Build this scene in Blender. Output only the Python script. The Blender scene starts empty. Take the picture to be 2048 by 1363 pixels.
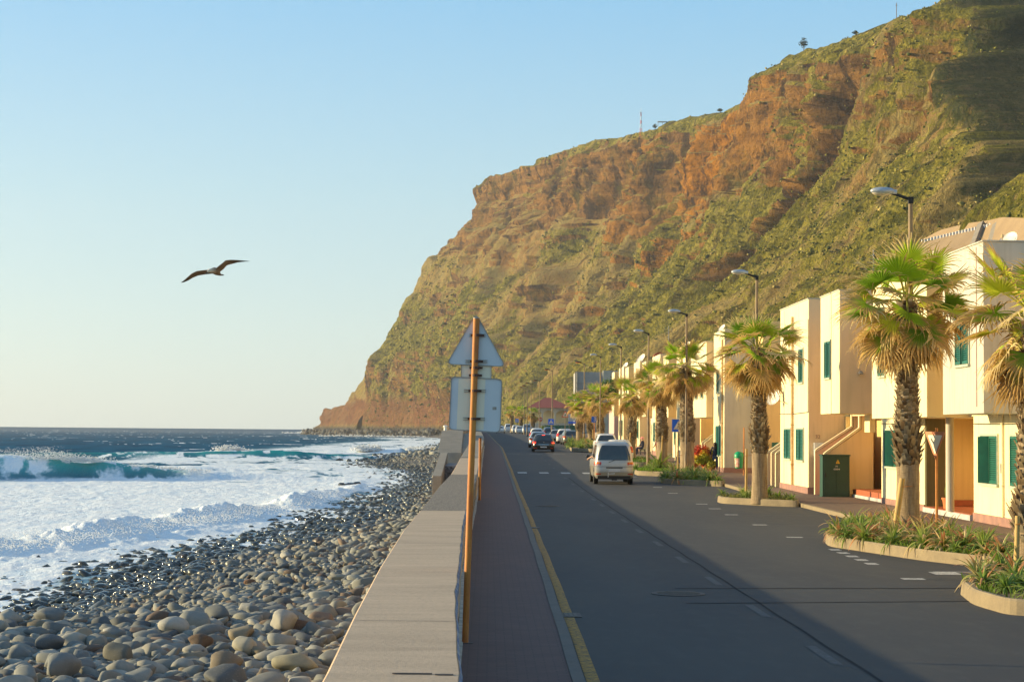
import bpy, bmesh, math, random
import numpy as np
from mathutils import Vector, Matrix
R = math.radians
random.seed(7); RNG = np.random.default_rng(7)
sc = bpy.context.scene
# ------------------------------------------------------------------ camera
F = 3600.0; CX, CY = 1024.0, 681.5
CAM = np.array((0.0, 0.0, 2.5))
yaw, pit, rol = math.atan(44/3600), math.atan(179.1/3600), 0.0088
d = np.array((math.sin(yaw)*math.cos(pit), math.cos(yaw)*math.cos(pit), math.sin(pit)))
r0 = np.array((math.cos(yaw), -math.sin(yaw), 0.0)); u0 = np.cross(r0, d)
rv = r0*math.cos(rol) + u0*math.sin(rol); uv = u0*math.cos(rol) - r0*math.sin(rol)
cd = bpy.data.cameras.new('camera'); cam = bpy.data.objects.new('camera', cd)
sc.collection.objects.link(cam); sc.camera = cam
cam.matrix_world = Matrix(((rv[0], uv[0], -d[0], CAM[0]), (rv[1], uv[1], -d[1], CAM[1]), (rv[2], uv[2], -d[2], CAM[2]), (0, 0, 0, 1)))
cd.sensor_width = 36; cd.lens = F/2048*36; cd.clip_start = 0.1; cd.clip_end = 30000

def ray(px, py):
    return d + rv*((px-CX)/F) - uv*((py-CY)/F)
def at(px, py, Y):
    v = ray(px, py); return CAM + v*(Y/v[1])
def on_z(px, py, z):
    v = ray(px, py); return CAM + v*((z-CAM[2])/v[2])
_zy = np.array([-50, 0, 45, 70, 84, 110, 147, 200, 260, 336, 420, 600, 900, 2400.])
_zz = np.array([0, 0, 0, .04, .12, .36, .78, 1.22, 1.6, 1.92, 2.1, 2.15, 2.15, 2.15])
_ys = np.arange(-50, 2400, 2.0); _k = np.ones(9)/9
_zs = np.convolve(np.pad(np.interp(_ys, _zy, _zz), 4, mode='edge'), _k, 'valid')
def zr(Y): return np.interp(Y, _ys, _zs)
def rx(Y): return np.interp(Y, [0, 18, 35, 60, 100, 165, 200, 260, 336, 500], [0, 0, .08, .16, .2, .12, -.3, -.8, -1.2, -2.5])
def wr(y): return np.interp(y, [0, 11.5, 14.3, 17.7, 22.6, 30, 40, 52, 80, 165, 260, 500], [-.14, -.16, -.23, -.305, -.34, -.42, -.45, -.42, -.42, -.45, -1.3, -3])+.008*math.sin(y*2.7)
def wl(y): return np.interp(y, [0, 11.5, 15.9, 21, 29, 36, 52, 64, 90, 165, 260, 500], [-1.0, -1.05, -1.16, -1.26, -1.36, -1.36, -1.4, -1.35, -1.45, -1.45, -2.2, -4])
def on_road(px, py, dz=0.0):
    Y = 60.0
    for _ in range(60):
        p = on_z(px, py, float(zr(Y))+dz) if py > 866 else None
        if p is None or p[1] <= 0: return at(px, py, 400)
        Y = .5*Y + .5*min(p[1], 600)
    return p
def xat(X, px):   # depth at which lateral X shows at px (approx, near horizon height)
    v = ray(px, 861); return X*v[1]/v[0]

# ------------------------------------------------------------------ light
SUN_EL, SUN_AZ = R(10.5), math.atan2(-1.0, 0.18)   # azimuth from +Y towards +X
sun_dir = Vector((math.sin(SUN_AZ)*math.cos(SUN_EL), math.cos(SUN_AZ)*math.cos(SUN_EL), math.sin(SUN_EL)))
w = bpy.data.worlds.new('World'); sc.world = w; w.use_nodes = True
nt = w.node_tree; bg = nt.nodes['Background']
sky = nt.nodes.new('ShaderNodeTexSky'); sky.sky_type = 'NISHITA'; sky.sun_disc = False
sky.sun_elevation = SUN_EL; sky.sun_rotation = SUN_AZ
sky.air_density = 1.0; sky.dust_density = 0.6; sky.ozone_density = 1.6; sky.altitude = 0
bg.inputs[1].default_value = 0.15
tcw = nt.nodes.new('ShaderNodeTexCoord'); spw = nt.nodes.new('ShaderNodeSeparateXYZ'); nt.links.new(tcw.outputs['Generated'], spw.inputs[0])
crw = nt.nodes.new('ShaderNodeValToRGB'); nt.links.new(spw.outputs['Z'], crw.inputs[0]); er_ = crw.color_ramp
_st = [(0.0, (.39, .455, .455)), (.06, (.345, .445, .47)), (.13, (.265, .41, .48)), (.24, (.145, .335, .51)), (.6, (.10, .20, .34))]
while len(er_.elements) < len(_st): er_.elements.new(.5)
for e_, (p_, c_) in zip(er_.elements, _st): e_.position = p_; e_.color = (*c_, 1)
mlw = nt.nodes.new('ShaderNodeVectorMath'); mlw.operation = 'SCALE'; mlw.inputs['Scale'].default_value = 1/.15; nt.links.new(crw.outputs[0], mlw.inputs[0])
mxw = nt.nodes.new('ShaderNodeMix'); mxw.data_type = 'RGBA'; mxw.inputs[0].default_value = .78
nt.links.new(sky.outputs[0], mxw.inputs[6]); nt.links.new(mlw.outputs[0], mxw.inputs[7]); nt.links.new(mxw.outputs[2], bg.inputs[0])
sl = bpy.data.lights.new('sun', 'SUN'); sl.energy = 5.0; sl.angle = R(0.5); sl.color = (1.0, .79, .43)
so = bpy.data.objects.new('sun', sl); sc.collection.objects.link(so)
so.rotation_euler = (-sun_dir).to_track_quat('-Z', 'Y').to_euler(); so.location = (-40, 20, 40)
sc.view_settings.view_transform = 'Standard'; sc.view_settings.look = 'None'
sc.view_settings.exposure = 0.85; sc.view_settings.gamma = 1
sc.cycles.use_denoising = True; sc.cycles.max_bounces = 6; sc.cycles.diffuse_bounces = 3
sc.cycles.transparent_max_bounces = 8; sc.cycles.volume_bounces = 0

# ------------------------------------------------------------------ helpers
C = sc.collection
def setp(o, label=None, cat=None, group=None, kind=None):
    if label: o['label'] = label
    if cat: o['category'] = cat
    if group: o['group'] = group
    if kind: o['kind'] = kind
    return o
def thing(name, loc, label, cat, group=None, rz=0.0):
    o = bpy.data.objects.new(name, None); C.objects.link(o); o.location = tuple(float(v) for v in loc)
    o.rotation_euler = (0, 0, rz); o.empty_display_size = .2
    return setp(o, label, cat, group)
def link_mesh(name, me, mat, parent=None, smooth=False):
    o = bpy.data.objects.new(name, me); C.objects.link(o)
    if mat is not None and not me.materials:
        for m in (mat if isinstance(mat, (list, tuple)) else [mat]): me.materials.append(m)
    if parent is not None: o.parent = parent
    if smooth: me.polygons.foreach_set('use_smooth', [True]*len(me.polygons))
    return o
def copy_tree(o, parent=None):
    c = o.copy(); C.objects.link(c)
    if parent is not None: c.parent = parent
    for ch in list(o.children): copy_tree(ch, c)
    return c
def np_mesh(name, V, Fc, attrs=None, smooth=False):
    """V (n,3), Fc (m,k) int array; attrs {name: (n,) or (n,3)}"""
    me = bpy.data.meshes.new(name); V = np.asarray(V, dtype=np.float32); Fc = np.asarray(Fc, dtype=np.int32)
    m, k = Fc.shape
    me.vertices.add(len(V)); me.vertices.foreach_set('co', V.ravel())
    me.loops.add(m*k); me.loops.foreach_set('vertex_index', Fc.ravel())
    me.polygons.add(m); me.polygons.foreach_set('loop_start', np.arange(0, m*k, k, dtype=np.int32))
    me.polygons.foreach_set('loop_total', np.full(m, k, dtype=np.int32))
    me.polygons.foreach_set('use_smooth', np.full(m, bool(smooth)))
    for a, v in (attrs or {}).items():
        v = np.asarray(v, dtype=np.float32)
        if v.ndim == 1:
            at_ = me.attributes.new(a, 'FLOAT', 'POINT'); at_.data.foreach_set('value', v)
        else:
            at_ = me.attributes.new(a, 'FLOAT_COLOR', 'POINT')
            at_.data.foreach_set('color', np.concatenate([v, np.ones((len(v), 1), np.float32)], 1).ravel())
    me.update(calc_edges=True); me.validate(clean_customdata=False)
    return me
def grid_faces(nu, nv, wrap=False):
    i = np.arange(nu-1)[:, None]; j = np.arange(nv if wrap else nv-1)[None, :]
    a = i*nv+j; b = i*nv+(j+1) % nv; c = (i+1)*nv+(j+1) % nv; e = (i+1)*nv+j
    return np.stack([a, b, c, e], -1).reshape(-1, 4)

class MB:
    def __init__(s): s.v = []; s.f = []
    def add(s, vs, fs):
        n = len(s.v); s.v += [tuple(float(c) for c in p) for p in vs]; s.f += [tuple(n+i for i in f) for f in fs]; return s
    def box(s, x0, x1, y0, y1, z0, z1):
        return s.add([(x0,y0,z0),(x1,y0,z0),(x1,y1,z0),(x0,y1,z0),(x0,y0,z1),(x1,y0,z1),(x1,y1,z1),(x0,y1,z1)],
                     [(0,3,2,1),(4,5,6,7),(0,1,5,4),(1,2,6,5),(2,3,7,6),(3,0,4,7)])
    def prism(s, poly, a0, a1, axis='y'):
        """poly of 2D pts; axis y: pts are (x,z); axis x: (y,z); axis z: (x,y)"""
        n = len(poly)
        def P(p, a):
            return {'y': (p[0], a, p[1]), 'x': (a, p[0], p[1]), 'z': (p[0], p[1], a)}[axis]
        return s.add([P(p, a0) for p in poly]+[P(p, a1) for p in poly],
                     [tuple(range(n)), tuple(range(2*n-1, n-1, -1))]+[((i+1) % n, i, n+i, n+(i+1) % n) for i in range(n)])
    def tube(s, pts, rad, n=10, cap=True):
        """pts list of 3D; rad scalar or list"""
        pts = [Vector(p) for p in pts]; m = len(pts)
        rad = [rad]*m if not isinstance(rad, (list, tuple)) else rad
        vs = []; ref = None
        for i, p in enumerate(pts):
            t = (pts[min(i+1, m-1)]-pts[max(i-1, 0)]).normalized()
            if ref is None: ref = Vector((1, 0, 0)) if abs(t.x) < .8 else Vector((0, 1, 0))
            a = t.cross(ref).normalized(); b = t.cross(a); ref = -b if False else ref
            for k in range(n):
                q = 2*math.pi*k/n; vs.append(p+(a*math.cos(q)+b*math.sin(q))*rad[i])
        fs = [(i*n+k, i*n+(k+1) % n, (i+1)*n+(k+1) % n, (i+1)*n+k) for i in range(m-1) for k in range(n)]
        if cap: fs += [tuple(range(n-1, -1, -1)), tuple((m-1)*n+k for k in range(n))]
        return s.add(vs, fs)
    def lathe(s, c, prof, n=16, axis='z'):
        """prof [(r,h)]"""
        vs = []
        for r_, h in prof:
            for k in range(n):
                q = 2*math.pi*k/n; a, b = r_*math.cos(q), r_*math.sin(q)
                v = {'z': (a, b, h), 'x': (h, a, b), 'y': (a, h, b)}[axis]
                vs.append((c[0]+v[0], c[1]+v[1], c[2]+v[2]))
        m = len(prof)
        fs = [(i*n+k, i*n+(k+1) % n, (i+1)*n+(k+1) % n, (i+1)*n+k) for i in range(m-1) for k in range(n)]
        fs += [tuple(range(n-1, -1, -1)), tuple((m-1)*n+k for k in range(n))]
        return s.add(vs, fs)
    def ell(s, c, r, nu=12, nv=8):
        vs = [(c[0], c[1], c[2]-r[2])]
        for j in range(1, nv):
            th = -math.pi/2+math.pi*j/nv
            for k in range(nu):
                q = 2*math.pi*k/nu
                vs.append((c[0]+r[0]*math.cos(th)*math.cos(q), c[1]+r[1]*math.cos(th)*math.sin(q), c[2]+r[2]*math.sin(th)))
        vs.append((c[0], c[1], c[2]+r[2])); L = len(vs)-1
        fs = [(0, 1+(k+1) % nu, 1+k) for k in range(nu)]
        fs += [(1+j*nu+k, 1+j*nu+(k+1) % nu, 1+(j+1)*nu+(k+1) % nu, 1+(j+1)*nu+k) for j in range(nv-2) for k in range(nu)]
        fs += [(L, 1+(nv-2)*nu+k, 1+(nv-2)*nu+(k+1) % nu) for k in range(nu)]
        return s.add(vs, fs)
    def build(s, name, mat, parent=None, smooth=False, bevel=0.0, fix=True):
        me = bpy.data.meshes.new(name); me.from_pydata(s.v, [], s.f)
        if fix or bevel:
            bm = bmesh.new(); bm.from_mesh(me)
            bmesh.ops.recalc_face_normals(bm, faces=bm.faces)
            if bevel:
                bmesh.ops.bevel(bm, geom=list(bm.edges), offset=bevel, segments=2, affect='EDGES', profile=.7)
            bm.to_mesh(me); bm.free()
        me.update()
        o = link_mesh(name, me, mat, parent)
        if smooth:
            me.polygons.foreach_set('use_smooth', [True]*len(me.polygons))
            if smooth == 'auto': me.set_sharp_from_angle(angle=R(40))
        return o

# ---- vectorised value noise
_perm = RNG.random(1 << 16).astype(np.float32)
def _h(i, j, k):
    return _perm[((i*73856093) ^ (j*19349663) ^ (k*83492791)) & 0xffff]
def vnoise(x, y, z=0.0):
    x, y, z = np.broadcast_arrays(np.asarray(x, float), np.asarray(y, float), np.asarray(z, float))
    i, j, k = [np.floor(a).astype(np.int64) for a in (x, y, z)]
    u, v, t = x-i, y-j, z-k
    u, v, t = [a*a*a*(a*(a*6-15)+10) for a in (u, v, t)]
    r = 0
    for di, wu in ((0, 1-u), (1, u)):
        for dj, wv in ((0, 1-v), (1, v)):
            for dk, wt in ((0, 1-t), (1, t)):
                r = r + _h(i+di, j+dj, k+dk)*wu*wv*wt
    return r*2-1
def fbm(x, y, z=0.0, o=4, g=.5):
    s = 0; a = 1
    for n in range(o):
        f = 2**n; s = s+a*vnoise(np.asarray(x)*f+n*17.3, np.asarray(y)*f+n*9.1, np.asarray(z)*f+n*5.7); a *= g
    return s
def ridge(x, y, z=0.0, o=4, g=.5):
    s = 0; a = 1
    for n in range(o):
        f = 2**n; s = s+a*(1-2*np.abs(vnoise(np.asarray(x)*f+n*11.3, np.asarray(y)*f+n*3.1, np.asarray(z)*f+n*7.7))); a *= g
    return s
def sstep(a, b, x):
    t = np.clip((np.asarray(x, float)-a)/(b-a), 0, 1); return t*t*(3-2*t)

# ------------------------------------------------------------------ materials
class NT:
    def __init__(s, name):
        s.m = bpy.data.materials.new(name); s.m.use_nodes = True; s.t = s.m.node_tree
        s.b = s.t.nodes['Principled BSDF']; s.geo = None
    def n(s, typ, **kw):
        nd = s.t.nodes.new('ShaderNode'+typ)
        for k, v in kw.items():
            if k.startswith('i_'):
                key = k[2:].replace('_', ' ')
                nd.inputs[key].default_value = v
            else: setattr(nd, k, v)
        return nd
    def l(s, a, b): s.t.links.new(a, b)
    def coord(s, space='obj'):
        if space == 'world':
            return s.n('NewGeometry').outputs['Position']
        return s.n('TexCoord').outputs['Object']
    def noise(s, scale, detail=4, rough=.6, space='obj', stretch=None, dist=0.0):
        c = s.coord(space)
        if stretch:
            mp = s.n('Mapping'); mp.inputs['Scale'].default_value = stretch; s.l(c, mp.inputs[0]); c = mp.outputs[0]
        nz = s.n('TexNoise'); nz.inputs['Scale'].default_value = scale; nz.inputs['Detail'].default_value = detail
        nz.inputs['Roughness'].default_value = rough; nz.inputs['Distortion'].default_value = dist
        s.l(c, nz.inputs['Vector']); return nz.outputs['Fac']
    def ramp(s, fac, stops, interp='LINEAR'):
        r = s.n('ValToRGB'); cr = r.color_ramp; cr.interpolation = interp
        while len(cr.elements) < len(stops): cr.elements.new(.5)
        for e, (p, c) in zip(cr.elements, stops):
            e.position = p; e.color = (*c, 1) if not isinstance(c, (int, float)) else (c, c, c, 1)
        s.l(fac, r.inputs[0]); return r.outputs[0]
    def mix(s, fac, a, b, mode='MIX'):
        m = s.n('Mix', data_type='RGBA', blend_type=mode)
        for sock, v in ((m.inputs[0], fac), (m.inputs[6], a), (m.inputs[7], b)):
            if isinstance(v, (int, float)): sock.default_value = v
            elif isinstance(v, tuple): sock.default_value = (*v, 1)
            else: s.l(v, sock)
        return m.outputs[2]
    def math(s, op, a, b=0.0, clamp=False):
        m = s.n('Math', operation=op, use_clamp=clamp)
        for sock, v in ((m.inputs[0], a), (m.inputs[1], b)):
            if isinstance(v, (int, float)): sock.default_value = v
            else: s.l(v, sock)
        return m.outputs[0]
    def attr(s, name, out='Fac'):
        return s.n('Attribute', attribute_name=name).outputs[out]
    def bump(s, h, strength=.3, dist=.02):
        b = s.n('Bump'); b.inputs['Strength'].default_value = strength; b.inputs['Distance'].default_value = dist
        s.l(h, b.inputs['Height']); s.l(b.outputs[0], s.b.inputs['Normal']); return b
    def col(s, c):
        if isinstance(c, tuple): s.b.inputs['Base Color'].default_value = (*c, 1)
        else: s.l(c, s.b.inputs['Base Color'])
    def rough(s, r):
        if isinstance(r, (int, float)): s.b.inputs['Roughness'].default_value = r
        else: s.l(r, s.b.inputs['Roughness'])
def simple(name, c1, rough=.7, c2=None, scale=3.0, detail=5, bump=0.0, bdist=.01, metal=0.0, space='obj', stretch=None, spec=None, lo=.35, hi=.65, coat=0, trans=0):
    t = NT(name)
    if c2 is None: c2 = tuple(v*.8 for v in c1)
    f = t.noise(scale, detail, .6, space, stretch)
    t.col(t.ramp(f, [(lo, c1), (hi, c2)])); t.rough(rough)
    t.b.inputs['Metallic'].default_value = metal
    if spec is not None: t.b.inputs['Specular IOR Level'].default_value = spec
    if coat: t.b.inputs['Coat Weight'].default_value = coat
    if bump: t.bump(f, bump, bdist)
    return t.m
M = {}
# asphalt
t = NT('asphalt')
f1 = t.noise(90, 3, .7, 'world'); f2 = t.noise(.35, 4, .6, 'world', (1, .25, 1)); f3 = t.noise(4, 5, .6, 'world', (1, .4, 1))
c = t.ramp(f1, [(.3, (.036, .036, .037)), (.55, (.060, .059, .058)), (.8, (.12, .118, .115))])
c = t.mix(t.ramp(f2, [(.42, 0.0), (.58, .6)]), c, (.036, .038, .044)); c = t.mix(t.ramp(f3, [(.5, 0.0), (.7, .3)]), c, (.085, .083, .08))
t.col(c); t.rough(.8); t.b.inputs['Specular IOR Level'].default_value = .3; t.bump(f1, .35, .004); M['asphalt'] = t.m
def paver(name, c1, c2, cm, bw=.2, bh=.1):
    t = NT(name); co = t.coord('world'); br = t.n('TexBrick'); t.l(co, br.inputs['Vector'])
    br.inputs['Color1'].default_value = (*c1, 1); br.inputs['Color2'].default_value = (*c2, 1); br.inputs['Mortar'].default_value = (*cm, 1)
    br.inputs['Scale'].default_value = 1; br.inputs['Brick Width'].default_value = bw; br.inputs['Row Height'].default_value = bh
    br.inputs['Mortar Size'].default_value = .006; br.inputs['Bias'].default_value = 0
    n1 = t.noise(1.2, 5, .65, 'world'); c = t.mix(t.ramp(n1, [(.35, 0.0), (.7, .45)]), br.outputs[0], tuple(v*.55 for v in c1))
    n2 = t.noise(60, 2, .6, 'world'); c = t.mix(t.ramp(n2, [(.55, 0.0), (.85, .35)]), c, (.2, .17, .15))
    t.col(c); t.rough(.85); t.bump(br.outputs['Fac'], -.3, .004); return t.m
M['walk'] = paver('promenade_paving', (.15, .080, .068), (.12, .066, .058), (.065, .045, .04))
M['pave'] = paver('pavement_paving', (.16, .095, .065), (.13, .078, .055), (.07, .05, .04))
def concrete(name, c1, c2, sc_=2.0, pit=.25, streak=None, space='world'):
    t = NT(name); a = t.noise(sc_, 6, .65, space, streak); b = t.noise(sc_*14, 4, .7, space); g = t.noise(sc_*70, 2, .6, space)
    c = t.ramp(a, [(.3, c1), (.7, c2)]); c = t.mix(t.ramp(b, [(.3, .35), (.55, 0.0)]), c, tuple(v*.55 for v in c2))
    c = t.mix(t.ramp(g, [(.6, 0.0), (.8, .3)]), c, tuple(min(1, v*1.35) for v in c1))
    t.col(c); t.rough(.88); h = t.math('ADD', b, t.math('MULTIPLY', g, .5)); t.bump(h, pit, .012); return t.m
M['wall_top'] = concrete('seawall_concrete', (.56, .42, .29), (.40, .30, .205), 1.6, .4, (.35, 1.6, 1))
M['conc'] = concrete('weathered_concrete', (.30, .26, .205), (.21, .185, .15), 1.1)
M['kerb'] = concrete('kerb_concrete', (.16, .14, .12), (.11, .10, .088), 3)
M['kerb_warm'] = concrete('island_kerb_concrete', (.30, .235, .14), (.21, .165, .105), 3)
t = NT('pebbled_concrete'); v = t.n('TexVoronoi'); t.l(t.coord('world'), v.inputs['Vector']); v.inputs['Scale'].default_value = 28
c = t.ramp(v.outputs['Distance'], [(.2, (.38, .33, .27)), (.5, (.15, .125, .10)), (.75, (.05, .043, .036))]); pass
t.col(c); t.rough(.9); t.bump(v.outputs['Distance'], -.8, .02); M['pebble_top'] = t.m
M['stonework'] = simple('rough_seawall_face', (.30, .29, .29), .9, (.05, .05, .055), 9, 6, .8, .05, space='world')
def paint_line(name, c, base, lo=.42, hi=.55):
    t = NT(name); f = t.noise(14, 6, .75, 'world'); t.col(t.ramp(f, [(lo, base), (hi, c)])); t.rough(.8); return t.m
M['yellow'] = paint_line('worn_yellow_paint', (.47, .235, .025), (.09, .07, .04), .40, .58)
M['white_line'] = paint_line('white_road_paint', (.52, .51, .48), (.14, .14, .14), .38, .54)
M['worn_line'] = paint_line('worn_road_paint', (.105, .105, .108), (.06, .06, .06), .47, .64)
M['iron'] = simple('cast_iron', (.05, .04, .036), .7, (.09, .065, .05), 30, 4, .3, .003)
M['seam'] = simple('tar_seam', (.034, .034, .035), .95, (.056, .056, .056), 3, space='world', spec=.05)
def stucco(name, c1, c2, stain=(.35, .25, .14)):
    t = NT(name); a = t.noise(.8, 6, .65, 'world'); s_ = t.noise(1.0, 5, .6, 'world', (6, 6, .35)); g = t.noise(55, 2, .5, 'world')
    c = t.ramp(a, [(.3, c1), (.7, c2)]); c = t.mix(t.ramp(s_, [(.50, 0.0), (.74, .42)]), c, stain); d2 = t.noise(3.5, 6, .7, 'world'); c = t.mix(t.ramp(d2, [(.58, 0.0), (.75, .3)]), c, tuple(min(1, v*1.12) for v in c1))
    t.col(c); t.rough(.9); t.b.inputs['Specular IOR Level'].default_value = .2; t.bump(g, .12, .006); return t.m
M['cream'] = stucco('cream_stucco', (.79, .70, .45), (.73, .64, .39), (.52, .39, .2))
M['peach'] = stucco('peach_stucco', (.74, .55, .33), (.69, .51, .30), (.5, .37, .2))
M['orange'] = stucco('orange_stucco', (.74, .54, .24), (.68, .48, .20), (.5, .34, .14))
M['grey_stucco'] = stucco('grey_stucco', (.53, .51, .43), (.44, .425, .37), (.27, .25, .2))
M['olive'] = stucco('olive_panel', (.16, .14, .07), (.13, .12, .06))
M['plinth'] = simple('stone_plinth', (.36, .19, .14), .7, (.24, .13, .11), 3, 5, .2, .01, space='world')
M['white_step'] = simple('white_step', (.50, .50, .48), .8, (.34, .34, .33), 4, space='world')
M['tile'] = simple('terracotta_tile', (.42, .11, .04), .6, (.32, .08, .03), 6, space='world')
M['shutter'] = simple('green_shutter_paint', (.010, .135, .09), .45, (.008, .10, .068), 4)
M['shutter_dark'] = simple('dark_gap', (.008, .02, .016), .8)
M['sill'] = simple('shutter_frame_paint', (.30, .42, .32), .6, (.55, .5, .38), 12)
M['pipe'] = simple('downpipe_paint', (.62, .46, .22), .6, (.45, .22, .07), 3)
M['white_paint'] = simple('white_paint', (.78, .77, .74), .4, (.66, .64, .6), 8)
M['dish'] = simple('satellite_dish_paint', (.78, .75, .68), .5, (.6, .5, .38), 5)
M['cabinet'] = simple('green_cabinet_paint', (.012, .055, .036), .5, (.016, .07, .045), 3, 6)
M['yellow_sign'] = simple('warning_yellow', (.85, .55, .03), .5)
M['black'] = simple('black_plastic', (.012, .012, .013), .5)
M['dark'] = simple('dark_rubber', (.02, .02, .021), .85)
M['galv'] = simple('painted_sign_back', (.54, .60, .63), .45, (.48, .55, .60), 2, 4)
M['galv_strip'] = simple('sign_back_pale_band', (.74, .70, .55), .45, (.68, .65, .52), 2, 4)
M['metal_edge'] = simple('sign_rim', (.33, .32, .29), .5, (.22, .2, .17), 8)
M['rail'] = simple('bracket_rail', (.35, .34, .3), .5, (.2, .18, .15), 12)
t = NT('rusty_pole'); a = t.noise(5, 7, .7, 'obj', (1, 1, .35)); b = t.noise(45, 4, .7)
c = t.ramp(a, [(.30, (.62, .30, .06)), (.45, (.50, .19, .03)), (.60, (.40, .12, .025)), (.72, (.13, .045, .02))]); c = t.mix(t.ramp(b, [(.6, 0.0), (.75, .6)]), c, (.10, .04, .02))
t.col(c); t.rough(.65); t.bump(b, .25, .003); M['rust'] = t.m
M['clamp'] = simple('rusted_clamp', (.10, .035, .018), .7, (.06, .025, .016), 30, 4, .3, .003)
M['blue_paint'] = simple('blue_edge_paint', (.06, .13, .26), .7, (.3, .33, .36), 6, space='world', lo=.45, hi=.6)
M['white_edge'] = simple('pale_edge', (.55, .5, .42), .8, (.3, .27, .22), 6, space='world')
M['wood'] = simple('wooden_stake', (.52, .34, .10), .7, (.42, .27, .09), 4, 6, .3, .006, stretch=(6, 6, .6))
M['lamp_pole'] = simple('lamp_pole_rust', (.30, .19, .08), .6, (.10, .075, .05), 6, 6, .2, .004, stretch=(1, 1, .3))
M['lamp_head'] = simple('lamp_housing', (.40, .44, .48), .35, (.34, .37, .41), 3, metal=.2)
M['lamp_head_dark'] = simple('rusted_lamp_housing', (.10, .06, .035), .6, (.06, .04, .03), 3)
M['lamp_glass'] = simple('lamp_lens', (.62, .55, .42), .25, (.5, .42, .3), 3)
M['sign_blue'] = simple('blue_sign', (.0, .13, .75), .4, (.0, .12, .7), 3)
M['faded_red'] = simple('faded_red', (.58, .17, .06), .6, (.5, .2, .08), 5)
M['sign_red'] = simple('red_sign', (.70, .09, .03), .5, (.6, .1, .04), 4)
M['sign_face'] = simple('faded_white_sign', (.78, .72, .55), .5, (.7, .64, .48), 3)
M['green_bin'] = simple('green_bin_plastic', (.0, .33, .13), .4, (.0, .28, .11), 4)
M['poster'] = simple('bin_poster', (.75, .6, .5), .5, (.6, .12, .05), 9)
M['glass'] = simple('car_glass', (.02, .03, .035), .06, (.03, .04, .045), 3); M['glass'].node_tree.nodes['Principled BSDF'].inputs['Specular IOR Level'].default_value = .9
M['tail'] = simple('red_lens', (.55, .02, .01), .15, (.45, .015, .01), 20)
M['amber'] = simple('amber_lens', (.85, .22, .01), .15, (.75, .18, .01), 20)
t = NT('lit_brake_lamp'); t.col((.8, .05, .02)); t.b.inputs['Emission Color'].default_value = (1, .06, .02, 1); t.b.inputs['Emission Strength'].default_value = 1.6; M['brake'] = t.m
M['clear_lens'] = simple('clear_lens', (.7, .7, .68), .1)
M['chrome'] = simple('chrome', (.6, .6, .6), .15, metal=1)
M['tyre'] = simple('tyre_rubber', (.018, .018, .018), .9, (.03, .028, .026), 12)
M['rim'] = simple('alloy_rim', (.35, .35, .36), .3, metal=.7)
M['plate'] = simple('number_plate', (.55, .56, .58), .5)
M['skin'] = simple('skin', (.55, .30, .19), .55, (.5, .27, .17), 8)
M['hair'] = simple('brown_hair', (.07, .03, .016), .6, (.04, .018, .01), 20)
M['navy'] = simple('navy_cloth', (.018, .022, .055), .9, (.025, .03, .07), 12)
M['jeans'] = simple('denim', (.04, .075, .15), .9, (.03, .055, .12), 14)
M['plaid'] = simple('red_checked_cloth', (.25, .06, .06), .9, (.35, .25, .22), 9)
M['khaki'] = simple('khaki_cloth', (.45, .33, .16), .9)
M['pink'] = simple('pink_cloth', (.75, .28, .25), .8)
M['terracotta'] = simple('terracotta_pot', (.62, .17, .04), .75, (.52, .14, .035), 8)
M['soil'] = simple('planter_soil', (.09, .06, .035), .95, (.14, .10, .05), 10, 6, .6, .02, space='world')
def foliage(name, rough=.5, spec=.3, trans=.42):
    t = NT(name); c = t.attr('Col', 'Color'); n = t.noise(7, 3); c2 = t.mix(t.ramp(n, [(.4, 0.0), (.8, .25)]), c, (.14, .10, .03), 'MIX')
    t.col(c2); t.rough(rough); t.b.inputs['Specular IOR Level'].default_value = spec
    tr = t.n('BsdfTranslucent'); t.l(c2, tr.inputs[0]); mx = t.n('MixShader'); mx.inputs[0].default_value = trans
    out = t.t.nodes['Material Output']; t.l(t.b.outputs[0], mx.inputs[1]); t.l(tr.outputs[0], mx.inputs[2]); t.l(mx.outputs[0], out.inputs[0])
    return t.m
M['leaf'] = foliage('foliage')
def car_paint(name, c, metal=.35, rough=.35, dirt=.2):
    t = NT(name); n = t.noise(2.5, 5, .6); t.col(t.mix(t.ramp(n, [(.4, 0.0), (.8, dirt)]), c, (.22, .18, .13))); t.rough(rough)
    t.b.inputs['Metallic'].default_value = metal; t.b.inputs['Coat Weight'].default_value = .5; t.b.inputs['Coat Roughness'].default_value = .08
    return t.m
M['p_silver'] = car_paint('silver_paint', (.42, .41, .39)); M['p_gold'] = car_paint('champagne_paint', (.40, .34, .24))
M['p_black'] = car_paint('black_paint', (.012, .013, .016), .1, .25, .1); M['p_white'] = car_paint('white_car_paint', (.68, .67, .64), 0, .4)
M['p_blue'] = car_paint('blue_grey_paint', (.10, .14, .19)); M['p_grey'] = car_paint('grey_green_paint', (.15, .17, .16)); M['p_light'] = car_paint('pale_blue_paint', (.33, .40, .46))
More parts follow.
